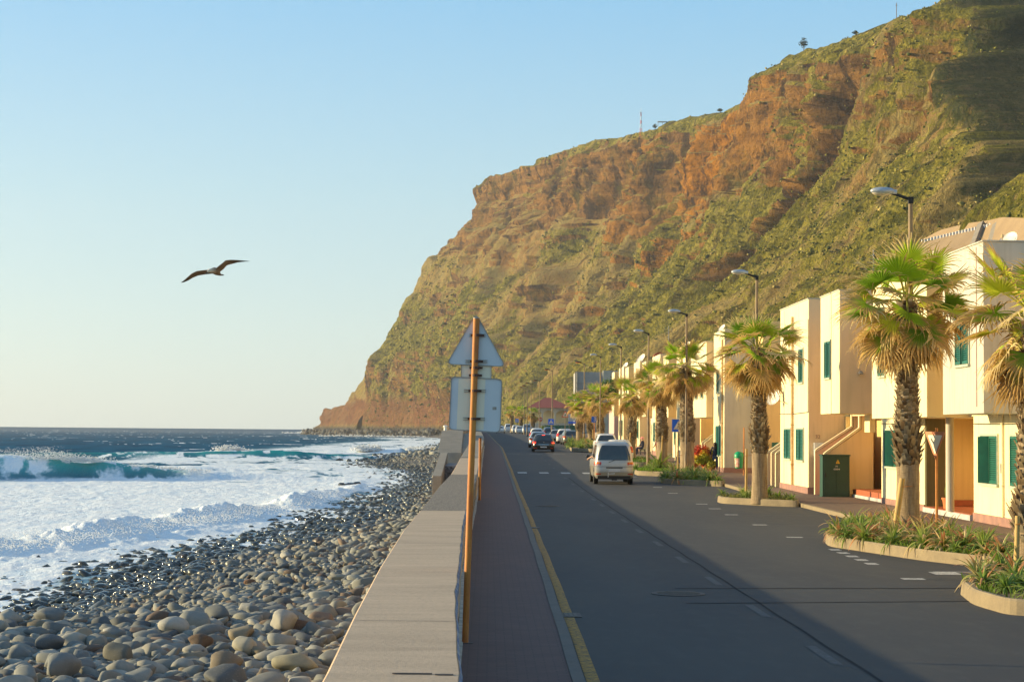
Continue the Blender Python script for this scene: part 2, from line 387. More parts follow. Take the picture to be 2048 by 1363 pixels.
# ================================================================== ground, road
def strip(name, x0f, x1f, ys, z, mat, nx=2, kind='structure', thick=0.0):
    """sheet between x0f(Y) and x1f(Y) following the road profile"""
    ys = np.asarray(ys, float); V = []
    for y in ys:
        a, b = x0f(y), x1f(y)
        for i in range(nx):
            V.append((a+(b-a)*i/(nx-1), y, float(zr(y))+z))
    me = np_mesh(name, V, grid_faces(len(ys), nx)[:, ::-1])
    o = link_mesh(name, me, mat)
    if kind: o['kind'] = kind
    return o
YS = np.unique(np.concatenate([np.arange(-12, 60, 4.), np.arange(60, 440, 5.), np.arange(440, 2390, 60.)]))
YR = YS[YS < 700]
gr = strip('ground', lambda y: -1.0 if y < 170 else np.interp(y, [170, 260, 500, 900, 1500, 2390], [-1, -1.6, -3.4, -6, -40, -150]), lambda y: 150 if y < 1500 else 60, YS, -.06, simple('earth', (.20, .15, .08), .95, (.14, .11, .06), .3, 6, .4, .1, space='world'), 3)
strip('road', lambda y: .9+rx(y), lambda y: 10.5, YR, 0.0, M['asphalt'], 6)
def solid_strip(name, x0f, x1f, ys, z0, z1, mat, slope=0.0, kind='structure'):
    V = []
    for y in ys:
        a, b, g = x0f(y), x1f(y), float(zr(y)); V += [(a, y, g+z0), (a+slope, y, g+z1), (b, y, g+z1), (b, y, g+z0)]
    me = np_mesh(name, V, grid_faces(len(ys), 4, True)); bm = bmesh.new(); bm.from_mesh(me); bmesh.ops.recalc_face_normals(bm, faces=bm.faces); bm.to_mesh(me); bm.free()
    o = link_mesh(name, me, mat)
    if kind: o['kind'] = kind
    return o
Y2 = np.unique(np.concatenate([np.arange(0, 60, 2.), YR[YR >= 60]]))
wob = lambda y: .006*math.sin(y*.9)+.003*math.sin(y*2.3)
solid_strip('promenade', lambda y: wr(y)-.1, lambda y: .83+rx(y)+wob(y), Y2, -.3, .085, M['walk'])
solid_strip('promenade_kerb', lambda y: .832+rx(y)+wob(y), lambda y: .96+rx(y)+wob(y), Y2, -.3, .095, M['kerb'])
solid_strip('pavement', lambda y: 10.62, lambda y: 16.0, YR, -.3, .12, M['pave'])
solid_strip('pavement_kerb', lambda y: 10.48, lambda y: 10.617, YR, -.3, .125, M['kerb_warm'])
strip('yellow_line', lambda y: 1.0+rx(y)+wob(y)*.8, lambda y: 1.135+rx(y)+wob(y)*.8, [y for y in Y2 if y < 330], .005, M['yellow'])
# ---- painted marks: one structure mesh for each kind of marking
def marks(name, rects, mat):
    V = []; Fs = []
    for q in rects:
        n = len(V)
        for (x, y) in q: V.append((x, y, float(zr(y))+.005))
        Fs.append((n, n+1, n+2, n+3))
    me = np_mesh(name, V, Fs); o = link_mesh(name, me, mat); o['kind'] = 'structure'
    return o
def rect(x0, x1, y0, y1): return [(x0, y0), (x1, y0), (x1, y1), (x0, y1)]
dash = []
y = 14.6
while y < 300:
    dash.append(rect(3.74, 3.86, y, y+1.7)); y += 5.0 if y < 60 else 8.0
marks('centre_dashes', dash, M['worn_line'])
cross = [rect(1.55+k*1.17, 2.05+k*1.17, 96.2, 98.2) for k in range(5)]
marks('crossing_marks', cross, M['white_line'])
marks('stop_line', [rect(1.3, 6.9, 105.0, 105.25)]+[rect(1.35+k*1.8, 2.35+k*1.8, 139, 141) for k in range(3)], M['worn_line'])
pk = []
for yb in (31.2, 37.5, 43.3, 48.9, 54.6, 58.6, 62.2, 72, 78.5, 86, 92):
    if yb in (37.5, 86): continue
    g_ = yb
    pk += [rect(7.16, 7.55, g_-.16, g_+.16), rect(7.55, 10.0, g_-.04, g_+.04)]
marks('parking_bay_ticks', [q for q in pk if q[1][0] < 8], M['white_line'])
marks('parking_bay_lines', [q for q in pk if q[1][0] > 8], M['worn_line'])
marks('parking_dots', [rect(7.35-.02*k, 7.58-.02*k, 38.6-k*1.02, 39.05-k*1.02) for k in range(5)]+[rect(7.2, 7.75, 25.9, 26.4), rect(7.2, 9.6, 26.4, 26.53), rect(8.0, 8.5, 32.2, 32.8), rect(8.1, 10.0, 32.8, 32.9)], M['white_line'])
# seams in the tarmac
marks('tar_seams', [[(3.97+.009*math.sin(q*1.7), q), (4.01+.009*math.sin(q*1.7), q), (4.01+.009*math.sin((q+.5)*1.7), q+.5), (3.97+.009*math.sin((q+.5)*1.7), q+.5)] for q in np.arange(10, 90, .5)]+[[(3.0, 28.9), (10.3, 29.6), (10.3, 29.68), (3.0, 28.98)], [(2.9, 26.4), (10.3, 27.6), (10.3, 27.66), (2.9, 26.46)]], M['seam'])
def plate(name, x, y, rx_, ry, label, cat, round_=False):
    t_ = thing(name, (x, y, float(zr(y))+.002), label, cat)
    m = MB()
    if round_: m.lathe((0, 0, 0), [(rx_, 0), (rx_, .008), (rx_-.01, .011)], 28)
    else: m.box(-rx_, rx_, -ry, ry, 0, .01)
    m.build('frame', M['iron'], t_)
    m = MB()
    if round_:
        for k in range(-3, 4): m.box(-math.sqrt(max(.01, (rx_*.8)**2-(k*.1*rx_/.45)**2)), math.sqrt(max(.01, (rx_*.8)**2-(k*.1*rx_/.45)**2)), k*.09-.02, k*.09+.02, .0115, .016)
    else:
        for k in range(6): m.box(-rx_+.03+k*(2*rx_-.06)/6, -rx_+.03+(k+.6)*(2*rx_-.06)/6, -ry+.03, ry-.03, .0105, .014)
    m.build('cover', simple('iron_bars', (.10, .07, .05), .6, (.06, .045, .035), 20), t_)
    return t_
plate('manhole_cover', 2.95, 28.0, .42, .42, 'round iron manhole cover in the middle of the near lane', 'manhole cover', True)
plate('manhole_cover', 1.95, 59.5, .4, .4, 'small flat manhole cover further up the left lane', 'manhole cover', True)
plate('drain_grate', 1.05, 24.6, .22, .28, 'rusty rectangular drain grate under the near yellow line', 'drain grate')
plate('drain_grate', 1.1, 46.5, .22, .28, 'smaller drain grate by the kerb further up the yellow line', 'drain grate')
plate('manhole_cover', 11.6, 54.0, .45, .35, 'rectangular metal cover set in the brick pavement', 'manhole cover')

# ================================================================== sea wall
def wallseg(name, y0, y1, dy, zt, mat, parent, zb=-4.2, el=0.0, er=0.0):
    ys = list(np.arange(y0, y1, dy))+[y1]; V = []
    for y in ys:
        g = float(zr(y)); a, b = wl(y)-el, wr(y)+er
        V += [(a, y, zb), (a, y, g+zt-.02), (a+.02, y, g+zt), (b-.02, y, g+zt), (b, y, g+zt-.02), (b-.03 if not er else b, y, -.2)]
    me = np_mesh(name, V, grid_faces(len(ys), 6, True)[:, ::-1])
    n = len(ys); bm = bmesh.new(); bm.from_mesh(me); bm.verts.ensure_lookup_table()
    bm.faces.new([bm.verts[i] for i in range(6)]); bm.faces.new([bm.verts[(n-1)*6+i] for i in range(5, -1, -1)])
    bmesh.ops.recalc_face_normals(bm, faces=bm.faces); bm.to_mesh(me); bm.free()
    return link_mesh(name, me, mat, parent)
sw = thing('sea_wall', (0, 20, 0), 'long low concrete sea wall dividing the promenade from the stony beach', 'wall')
sw.location = (0, 0, 0)
wallseg('wall', 3, 36, 1, .9, M['wall_top'], sw); wallseg('pebbled_wall', 36.003, 64, 2, .903, M['pebble_top'], sw)
wallseg('wall', 64.003, 92, 2, .9, M['wall_top'], sw); wallseg('wall', 92.003, 440, 8, .93, M['conc'], sw)
ys = np.arange(8, 92, 1.0); V = []
for y in ys: V += [(wr(y)+.003, y, float(zr(y))+.79), (wr(y)+.006, y, float(zr(y))+.875+.01*math.sin(y*3.1)), (wr(y)-.012, y, float(zr(y))+.906)]
link_mesh('blue_stripe', np_mesh('blue_stripe', V, grid_faces(len(ys), 3)), M['blue_paint'], sw)
solid_strip('wall_foot', lambda y: wr(y)-.02, lambda y: wr(y)+.05, np.arange(3, 430, 3.), -.1, .10, M['white_edge'], kind=None).parent = sw
# buttress blocks on the beach side
def buttress(y0, y1, x0, x1, ztop, label, slope=.5):
    t_ = thing('buttress', ((x0+x1)/2, (y0+y1)/2, 0), label, 'buttress', 'concrete buttresses against the sea wall')
    cx, cy = t_.location.x, t_.location.y
    m = MB(); g = float(zr((y0+y1)/2))
    m.prism([(x0-slope-cx, -4.5), (x0-cx, g+ztop), (x1-cx, g+ztop), (x1-cx, -4.5)], y0-cy, y1-cy)
    m.build('block', M['conc'], t_, bevel=.02)
    return t_
t_ = thing('buttress', (-2.4, 89, 0), 'narrow grey concrete block wall standing on the stones beside the sea wall', 'buttress', 'concrete buttresses against the sea wall')
m = MB(); q_ = [(-2.34, 75), (-1.97, 75), (-2.38, 104), (-2.80, 104)]; zt_ = [.60, .60, 1.2, 1.2]
m.add([(x+2.4, y-89, -4.5) for x, y in q_]+[(x+2.4, y-89, z) for (x, y), z in zip(q_, zt_)], [(0, 3, 2, 1), (4, 5, 6, 7), (0, 1, 5, 4), (1, 2, 6, 5), (2, 3, 7, 6), (3, 0, 4, 7)]); m.build('block', M['conc'], t_, bevel=.015)
b2 = thing('buttress', (-3, 155, 0), 'tall broad concrete buttress with a sloping face beyond the smaller block', 'buttress', 'concrete buttresses against the sea wall')
m = MB(); m.prism([(-18, -4.5), (-15, .75), (-5, 2.45), (25, 2.5), (25, -4.5)], -.95, .85, 'x'); m.build('block', M['conc'], b2, bevel=.02)
m = MB(); m.prism([(-17.2, -4.5), (-14.7, .70), (-5, 2.2), (25, 2.2), (25, -4.5)], .853, 1.5, 'x'); m.build('side_block', M['conc'], b2)
m = MB(); m.box(-2.14, wl(90)-.003, 88, 96, -4, .75); m.build('pebbled_fill', M['stonework'], None); fo = bpy.data.objects['pebbled_fill']
setp(fo, 'rough stone infill wedged between the narrow block wall and the sea wall', 'stonework')
bl = thing('bollard', (*at(892, 858, 158)[:2], 0), 'small white bollard on top of the broad buttress', 'bollard')
bl.location = (-3.68, 151.5, 2.46)
m = MB(); m.lathe((0, 0, 0), [(.14, 0), (.14, .30), (.15, .3)], 14); m.build('post', M['white_paint'], bl, smooth='auto')
m = MB(); m.lathe((0, 0, .302), [(.19, 0), (.19, .10), (.05, .14)], 14); m.build('cap', M['white_paint'], bl, smooth='auto')

# ================================================================== beach and sea
SEA = -3.5
shore_px = [(-400, 1300), (-150, 1245), (0, 1200), (120, 1168), (230, 1138), (430, 1097), (560, 1064), (640, 1032), (700, 1008), (770, 977), (800, 955), (772, 941), (735, 934), (700, 931), (745, 918), (800, 907), (850, 898), (878, 890), (900, 885)]
shore = np.array([on_z(px, py, SEA)[:2] for px, py in shore_px]); shore = np.vstack([shore, [(-6, 1000), (-60, 1500)]])
def shore_d(X, Y):
    """signed distance to the waterline, positive on land (towards +X)"""
    X = np.asarray(X, float); Y = np.asarray(Y, float); best = np.full(X.shape, 1e9)
    for a, b in zip(shore[:-1], shore[1:]):
        ab = b-a; L = (ab**2).sum(); t_ = np.clip(((X-a[0])*ab[0]+(Y-a[1])*ab[1])/L, 0, 1)
        best = np.minimum(best, np.hypot(X-a[0]-t_*ab[0], Y-a[1]-t_*ab[1]))
    # side test: X greater than shoreline X at this Y (shoreline is x(Y); multi-valued only round the spit)
    sx = np.interp(Y, *zip(*sorted((p[1], p[0]) for p in shore)))
    inside = np.zeros(X.shape, bool); P = np.vstack([shore, [(400, 1500), (400, shore[0, 1])]])
    n = len(P)
    for i in range(n):
        x1, y1 = P[i]; x2, y2 = P[(i+1) % n]
        c_ = (y1 > Y) != (y2 > Y)
        with np.errstate(divide='ignore', invalid='ignore'):
            xi = (x2-x1)*(Y-y1)/(y2-y1)+x1
        inside ^= c_ & (X < xi)
    inside |= (Y < shore[0, 1]) & (X > shore[0, 0])
    return np.where(inside, best, -best)
def beach_z(X, Y):
    dd = shore_d(X, Y)
    z = SEA+np.where(dd > 0, np.interp(dd, [0, 3, 60], [-.06, .10, 8.0]), -.06+dd*.035)
    z = z+.10*fbm(np.asarray(X)*.35, np.asarray(Y)*.35, 3.3, 3)*sstep(0, 3, dd)
    zmax = np.interp(Y, [0, 60, 120, 400], [-.75, -.75, -.4, .4])
    return np.minimum(z, zmax)
xs = np.linspace(-1, 0, 90); yy = np.concatenate([np.arange(8, 130, 1.2), np.arange(130, 700, 5.), np.arange(700, 1500, 30.)])
XX = np.array([[-1.2+(u)*(np.interp(y, [8, 60, 130, 400, 1500], [30, 34, 40, 50, 120])) for u in xs] for y in yy]); YY = np.repeat(yy[:, None], len(xs), 1)
ZZ = beach_z(XX, YY)
t = NT('wet_and_dry_pebbles'); v = t.n('TexVoronoi'); t.l(t.coord('world'), v.inputs['Vector']); v.inputs['Scale'].default_value = 9
sep = t.n('SeparateXYZ'); t.l(t.coord('world'), sep.inputs[0])
c = t.ramp(v.outputs['Distance'], [(.2, (.17, .15, .125)), (.6, (.06, .055, .05)), (.85, (.02, .02, .02))])
t.col(c); t.rough(.8); t.bump(v.outputs['Distance'], -.9, .08)
bo = link_mesh('beach', np_mesh('beach', np.stack([XX, YY, ZZ], -1).reshape(-1, 3), grid_faces(len(yy), len(xs))[:, ::-1], smooth=True), t.m); bo['kind'] = 'structure'

# ---- sea: grid denser near the shore
a_ = np.concatenate([np.linspace(-1.6, -.34, 40), np.linspace(-.335, .02, 460)]); Ysea = np.concatenate([np.geomspace(38, 620, 620), np.geomspace(630, 3000, 90)])
A, YY = np.meshgrid(a_, Ysea); XX = A*YY
PX = CX+0*XX
def wave(cx, cy, ang, width, length, h, X, Y, skew=.5):
    ca, sa = math.cos(ang), math.sin(ang); u = (X-cx)*ca+(Y-cy)*sa; v = -(X-cx)*sa+(Y-cy)*ca
    v = v+1.2*vnoise(u*.12, 3.1+cx)+.4*vnoise(u*.5, 1.7)
    env = np.exp(-(np.abs(u)/length)**2.4)*(1+.15*vnoise(u*.3, 8.8))
    prof = np.where(v < 0, np.exp(-(v/(width*skew))**2), np.exp(-(v/(width*1.3))**2))
    return h*env*prof, u, v
def px_pt(px, py): return on_z(px, py, SEA)[:2]
Zs = np.zeros(XX.shape); foam = np.zeros(XX.shape); teal = np.zeros(XX.shape)
damp = sstep(0, -14, shore_d(XX, YY))
Zs += damp*(.10*fbm(XX*.10, YY*.16, 0, 4)+.22*vnoise(XX*.02, YY*.07, 4)*sstep(120, 400, YY)*(YY < 1500))
dsh = -shore_d(XX, YY)   # distance seaward
# big breaker at left
h1, u1, v1 = wave(-60, 205, R(6), 4.4, 31, 2.5, XX, YY, .62); Zs += h1
h2, u2, v2 = wave(*px_pt(520, 916), R(4), 9, 26, 1.3, XX, YY, .5); Zs += h2
h3, u3, v3 = wave(*px_pt(790, 906), R(3), 10, 22, 1.2, XX, YY, .5); Zs += h3
h4, u4, v4 = wave(*px_pt(560, 938), R(-4), 7, 18, .3, XX, YY, .5); Zs += h4
h5, u5, v5 = wave(*px_pt(300, 944), R(2), 5, 18, .8, XX, YY, .5); Zs += h5
h6, u6, v6 = wave(*px_pt(250, 912), R(3), 9, 30, .8, XX, YY, .5); Zs += h6
wx_ = fbm(XX*.07, YY*.05, 21., 3); NF = fbm(XX*.11+1.1*wx_, YY*.045+.8*wx_, 1.0, 5, .6); NF2 = fbm(XX*.5, YY*.22, 2.0, 4, .6)
teal = np.clip(h1/2.2*(v1 < 1.5), 0, 1)+.5*np.clip((h2+h3+h6)/1.1, 0, 1)
# foam fields
inner = sstep(200, 191, YY-.10*(XX+50)+3*NF)                      # white zone shoreward of breaker
foam = np.maximum(foam, inner*(.86+.2*NF2))
mid = sstep(.0, .11, A+.190+.02*NF)*sstep(395, 365, YY+14*NF)     # white water right of the breaker
foam = np.maximum(foam, mid*sstep(-1.1, .2, NF+.5*NF2+.25)*.8)
foam = np.maximum(foam, sstep(60, 25, dsh)*sstep(-.7, .2, NF+.3*NF2+.4)*(YY < 1300))
crest1 = sstep(-1.4, .4, v1)*sstep(7, 2, v1)*sstep(1.1, 1.8, h1+.5*NF2)
foam = np.maximum(foam, crest1)
throw = np.exp(-((u1-8+.8*NF2)/2.6)**4)*(np.abs(v1+.9) < 4.2)*sstep(.4, .9, h1)
foam = np.maximum(foam, throw*.95*sstep(-.7, .2, NF2+.3))
for h_, v_, hm in ((h2, v2, .95), (h3, v3, .8), (h4, v4, .5), (h5, v5, .6), (h6, v6, .65)):
    foam = np.maximum(foam, sstep(-.2, .8, v_)*sstep(9, 2, v_)*sstep(hm*.55, hm, h_+.25*NF2))
# the broken faces keep less foam
for h_, v_ in ((h1, v1), (h2, v2)):
    face = (sstep(.03, .16, h_/h_.max()) if h_ is h1 else sstep(.35, 1.0, h_/h_.max()*1.6))*(v_ < -.3)*(1-throw if h_ is h1 else 1)
    if h_ is h1: face = face*sstep(31, 20, u1)*sstep(8., 6.5, np.abs(v1+1))
    foam = foam*(1-.96*face)+face*.50*sstep(.1, .9, NF2+.5*vnoise(u1*1.4, Zs*2.5))*(h_ is h1)
foam = np.maximum(foam, .9*sstep(27, 33, u1)*sstep(50, 44, u1)*sstep(10, 6, np.abs(v1)))
# shore break mound
sb = np.exp(-((dsh-np.interp(YY, [60, 84, 103, 137, 180], [9.5, 9, 7.5, 3.8, 3])-1.5*vnoise(YY*.05, 2.2))/np.interp(YY, [60, 100, 140], [3.6, 2.8, 1.8]))**2)*sstep(240, 120, YY)*(.65+.45*vnoise(XX*.22, YY*.15, 6)+.3*NF2)
Zs += .85*np.clip(sb, 0, 2)*(1+.12*fbm(XX*.8, YY*.4, 6., 3)); foam = np.maximum(foam, np.clip(sb*2.5, 0, 1))
Zs += foam*.03*(NF2+fbm(XX*1.4, YY*.9, 4., 3))*(YY < 420)
# swash over the land side: thin sheet climbing a little, then dives below the stones
swash = np.where(dsh < 0, np.where(-dsh < 3.2+2.0*NF, np.interp(-dsh, [0, 4], [.03, .13])+.03*NF2, -.6), Zs)
Zs = np.where(dsh < 0, swash, Zs); foam = np.where(dsh < 2, np.clip(.66+.4*NF2+.3*NF, 0, 1), foam)
whitecap = sstep(.95, 1.25, fbm(XX*.10, YY*.02, 9, 5, .75))*sstep(230, 300, YY)
foam = np.clip(np.maximum(foam, whitecap*.8), 0, 1)
V = np.stack([XX, YY, SEA+Zs], -1).reshape(-1, 3)
t = NT('sea_water'); fo_ = t.attr('foam'); te = t.attr('teal')
n1 = t.noise(.9, 6, .7, 'world', (1, .35, 1)); n2 = t.noise(.12, 5, .6, 'world', (1, .3, 1)); n3 = t.noise(2.6, 5, .75, 'world', (1, .5, 1))
deep = t.ramp(n2, [(.35, (.0, .060, .125)), (.65, (.002, .115, .215))])
wat = t.mix(te, deep, (.015, .42, .38))
fm = t.math('ADD', fo_, t.math('MULTIPLY', t.math('SUBTRACT', n3, .5), .8)); fm = t.ramp(fm, [(.28, 0.0), (.62, 1.0)])
shal = t.mix(t.math('MULTIPLY', fo_, .85, True), wat, (.16, .42, .50))
foamc = t.ramp(n1, [(.3, (.66, .78, .86)), (.55, (.88, .90, .90))])
t.col(t.mix(fm, shal, foamc)); t.rough(t.ramp(fm, [(0, .35), (1, .85)])); gp_ = t.n('SeparateXYZ'); t.l(t.coord('world'), gp_.inputs[0]); t.l(t.ramp(t.math('DIVIDE', gp_.outputs['Y'], 1000), [(.15, .3), (.26, .0)]), t.b.inputs['Specular IOR Level'])
h = t.math('ADD', t.math('MULTIPLY', n1, 1.0), t.math('MULTIPLY', n3, .5)); t.bump(h, .55, .35)
sea = link_mesh('sea', np_mesh('sea', V, grid_faces(len(Ysea), len(a_))[:, ::-1], {'foam': foam.ravel(), 'teal': np.clip(teal, 0, 1).ravel()}, smooth=True), t.m); sea['kind'] = 'structure'
fs_ = link_mesh('open_sea', np_mesh('open_sea', [(-14000, 2990, SEA-.02), (3000, 2990, SEA-.02), (6000, 16000, SEA-.02), (-14000, 16000, SEA-.02)], [(0, 1, 2, 3)], {'foam': np.zeros(4), 'teal': np.zeros(4)}), t.m); fs_['kind'] = 'structure'

# ---- spray: clouds of small white droplets clumps (uncountable)
def blob_cloud(name, centres, radii, mat, attrs=None, sub=1):
    bm = bmesh.new(); bmesh.ops.create_icosphere(bm, subdivisions=sub, radius=1.0); bv = np.array([v.co[:] for v in bm.verts]); bf = np.array([[v.index for v in f.verts] for f in bm.faces]); bm.free()
    n = len(centres); V = (centres[:, None, :]+bv[None]*radii[:, None, :]).reshape(-1, 3); Fc = (bf[None]+(np.arange(n)*len(bv))[:, None, None]).reshape(-1, 3)
    return link_mesh(name, np_mesh(name, V, Fc, attrs, smooth=True), mat)
t = NT('white_spray'); t.col((.88, .90, .90)); t.rough(1.0); tp = t.n('BsdfTransparent'); tl = t.n('BsdfTranslucent'); tl.inputs[0].default_value = (.9, .9, .9, 1)
lw = t.n('LayerWeight'); lw.inputs[0].default_value = .35; mx = t.n('MixShader'); mx.inputs[0].default_value = .4; t.l(t.b.outputs[0], mx.inputs[1]); t.l(tl.outputs[0], mx.inputs[2])
m2 = t.n('MixShader'); m2.inputs[0].default_value = .12; t.l(mx.outputs[0], m2.inputs[1]); t.l(tp.outputs[0], m2.inputs[2]); t.l(m2.outputs[0], t.t.nodes['Material Output'].inputs[0]); M['spray'] = t.m
cs = []; rs = []
def spray_line(pts, n, h, sp, r0, r1):
    """pts: list of (x,y,z base); blobs rise with random height"""
    pts = np.array(pts, float)
    k = RNG.random(n)*(len(pts)-1); i = k.astype(int); f = (k-i)[:, None]; p = pts[i]*(1-f)+pts[np.minimum(i+1, len(pts)-1)]*f
    env = .35+.65*np.clip(.5+.9*vnoise(k*2.3, 7.7+h), 0, 1)
    hh = RNG.random(n)**1.8*h*env
    p = p+np.stack([RNG.normal(0, sp, n), RNG.normal(0, sp*.8, n), hh], 1)
    r = RNG.uniform(r0, r1, n)*(1.1-.7*hh/max(h, .01)); cs.append(p); rs.append(np.stack([r*1.3, r*1.1, r*.8], 1))
def pxs(l, dz=0): return [(*on_z(a, b, SEA)[:2], SEA+dz) for a, b in l]
spray_line([(-58, 206, SEA+1.9), (-50, 206, SEA+2.4), (-44, 206, SEA+2.0)], 3500, 1.4, .9, .02, .08)
spray_line([(-41, 206.5, SEA+1.6), (-32, 207.5, SEA+1.0)], 350, .5, .6, .03, .1)
a0 = px_pt(432, 914); a1 = px_pt(500, 914)
spray_line([(a0[0], a0[1]+2, SEA+.9), ((a0[0]+a1[0])/2, a0[1]+2, SEA+1.1), (a1[0], a1[1]+2, SEA+.9)], 1100, 1.6, .8, .06, .22)
a0 = px_pt(715, 906); a1 = px_pt(760, 906)
spray_line([(a0[0], a0[1], SEA+.7), (a1[0], a1[1], SEA+.7)], 350, 1.6, .8, .1, .4)
a0 = px_pt(810, 903); a1 = px_pt(872, 900)
spray_line([(a0[0], a0[1], SEA+.4), (a1[0], a1[1], SEA+.4)], 350, 1.0, .8, .1, .4)
spray_line(pxs([(-60, 1122), (60, 1108), (200, 1083), (330, 1060), (430, 1050), (520, 1034), (600, 1014), (680, 992)], .45), 6000, .9, 1.3, .008, .04)
spray_line(pxs([(570, 866), (610, 866), (640, 869)]), 160, 3.5, 4, .5, 1.4)
spray_line(pxs([(650, 872), (760, 873), (885, 874)]), 300, 1.6, 4, .4, 1.1)
so_ = blob_cloud('sea_spray', np.concatenate(cs), np.concatenate(rs), M['spray']); setp(so_, kind='stuff')

# ---- boulders
def rock_base(seed, sub):
    bm = bmesh.new(); bmesh.ops.create_icosphere(bm, subdivisions=sub, radius=1.0)
    v = np.array([q.co[:] for q in bm.verts]); f = np.array([[q.index for q in g.verts] for g in bm.faces]); bm.free()
    rg = np.random.default_rng(seed)
    for _ in range(10):       # planar facets worn round
        nrm = rg.normal(size=3); nrm /= np.linalg.norm(nrm); dd = v@nrm; lim = rg.uniform(.45, .8); over = np.clip(dd-lim, 0, None); v = v-nrm*over[:, None]*.8
    v = v*(1+.10*fbm(v[:, 0]*1.3+seed, v[:, 1]*1.3, v[:, 2]*1.3, 3)[:, None]); return v, f
t = NT('beach_stone'); c = t.attr('Col', 'Color'); n = t.noise(9, 6, .65, 'world'); n2 = t.noise(45, 3, .6, 'world')
c = t.mix(t.ramp(n, [(.35, 0.0), (.7, .45)]), c, t.mix(.5, c, (.05, .045, .04))); c = t.mix(t.ramp(n2, [(.55, 0.0), (.75, .3)]), c, (.3, .27, .23))
t.col(c); wet = t.attr('wet'); t.rough(t.ramp(wet, [(0, .85), (1, .13)])); t.b.inputs['Specular IOR Level'].default_value = .45; t.bump(n2, .25, .008); M['stone'] = t.m
pal = np.array([(.245, .245, .215), (.195, .20, .18), (.15, .16, .155), (.31, .30, .26), (.17, .12, .085), (.12, .08, .055), (.24, .19, .12), (.09, .10, .105)])
bases = {s_: [rock_base(i, s_) for i in range(10)] for s_ in (1, 2, 3)}
def stone_attr(X, Y, n):
    dd = shore_d(X, Y)+1.5*vnoise(X*.3, Y*.3); wet = sstep(8.5, 4.0, dd)
    ci = RNG.choice(len(pal), n, p=[.22, .22, .20, .12, .05, .04, .04, .11]); col = pal[ci]*RNG.uniform(.8, 1.15, (n, 1))
    col = col*(1-.68*wet[:, None])+np.array((.0, .006, .008))*wet[:, None]; return col, wet
def sample_beach(n, y0, y1, power=1.0):
    Y = y0*(y1/y0)**(RNG.random(n)**power); half = np.interp(Y, [20, 30, 60, 130, 400, 900], [8, 11, 24, 25, 45, 50]); X = -1.2-RNG.random(n)*half
    dd = shore_d(X, Y); keep = (dd > -9) & (X > -.30*Y-3)
    p = np.interp(dd+1.5*vnoise(X*.5, Y*.5), [-9, -5, -1, 1.5, 3.5], [.02, .14, .40, .75, 1]); keep &= RNG.random(n) < p
    return X[keep], Y[keep]
# individual boulders: the ones that show largest
Xb, Yb = sample_beach(2600, 21, 80); sz = RNG.lognormal(-1.85, .30, len(Xb)); sz = np.clip(sz, .10, .30)
show = sz/Yb; order = np.argsort(-show)
taken = []; 
for i in order:
    if len(taken) >= 296: break
    if all((Xb[i]-Xb[j])**2+(Yb[i]-Yb[j])**2 > (.8*(sz[i]+sz[j]))**2 for j in taken): taken.append(i)
base_me = {}
colr, wetr = stone_attr(Xb, Yb, len(Xb))
names = ['dull olive-grey', 'mid grey', 'dark grey', 'pale buff', 'brown', 'dark rust-brown', 'tan', 'charcoal']
def boulder(X, Y, r, col, wet, seed, label, flat=.72, zoff=.15):
    v, f = bases[3][seed % 10]; rg = np.random.default_rng(seed); s_ = np.array((r*rg.uniform(.95, 1.3), r*rg.uniform(.8, 1.05), r*rg.uniform(flat-.12, flat+.12)))
    an = rg.uniform(0, 6.3); ca, sa = math.cos(an), math.sin(an); vv = v*s_; vv = np.stack([vv[:, 0]*ca-vv[:, 1]*sa, vv[:, 0]*sa+vv[:, 1]*ca, vv[:, 2]], 1)
    o = link_mesh('boulder', np_mesh('boulder', vv, f, {'Col': np.repeat(np.array([col]), len(vv), 0), 'wet': np.full(len(vv), wet)}, smooth=True), M['stone'])
    o.location = (float(X), float(Y), float(beach_z(np.array([X]), np.array([Y]))[0])+s_[2]*.45+zoff*r)
    setp(o, label, 'boulder', 'boulders on the beach'); return o
hand = [(672, 1160, .33, (.27, .25, .19), 'big pale square-edged boulder closest to the middle of the sea wall'), (500, 1168, .22, (.24, .12, .06), 'rust-orange rounded boulder halfway down the dry beach'),
        (492, 1300, .27, (.33, .31, .24), 'smooth pale oval boulder lit brightly near the bottom of the beach'), (240, 1316, .34, (.12, .115, .09), 'large dark egg-shaped boulder near the bottom left of the beach'),
        (480, 1275, .26, (.24, .2, .13), 'tan upright boulder beside the pale oval one'), (400, 1292, .24, (.12, .075, .045), 'dark brown wedge boulder near the bottom of the beach'),
        (590, 1335, .33, (.27, .25, .17), 'broad low sandy boulder beside the foot of the sea wall'), (450, 1340, .33, (.16, .13, .09), 'lumpy brown double boulder at the bottom of the beach')]
hp = []
for k, (px, py, r, col, lb) in enumerate(hand):
    p = on_z(px, py, -1.0)
    for _ in range(8): p = on_z(px, py, float(beach_z(np.array([p[0]]), np.array([p[1]]))[0])+r*.3)
    r *= .8; boulder(p[0], p[1], r, col, 0.0, 100+k, lb, .8, .3); hp.append(p)
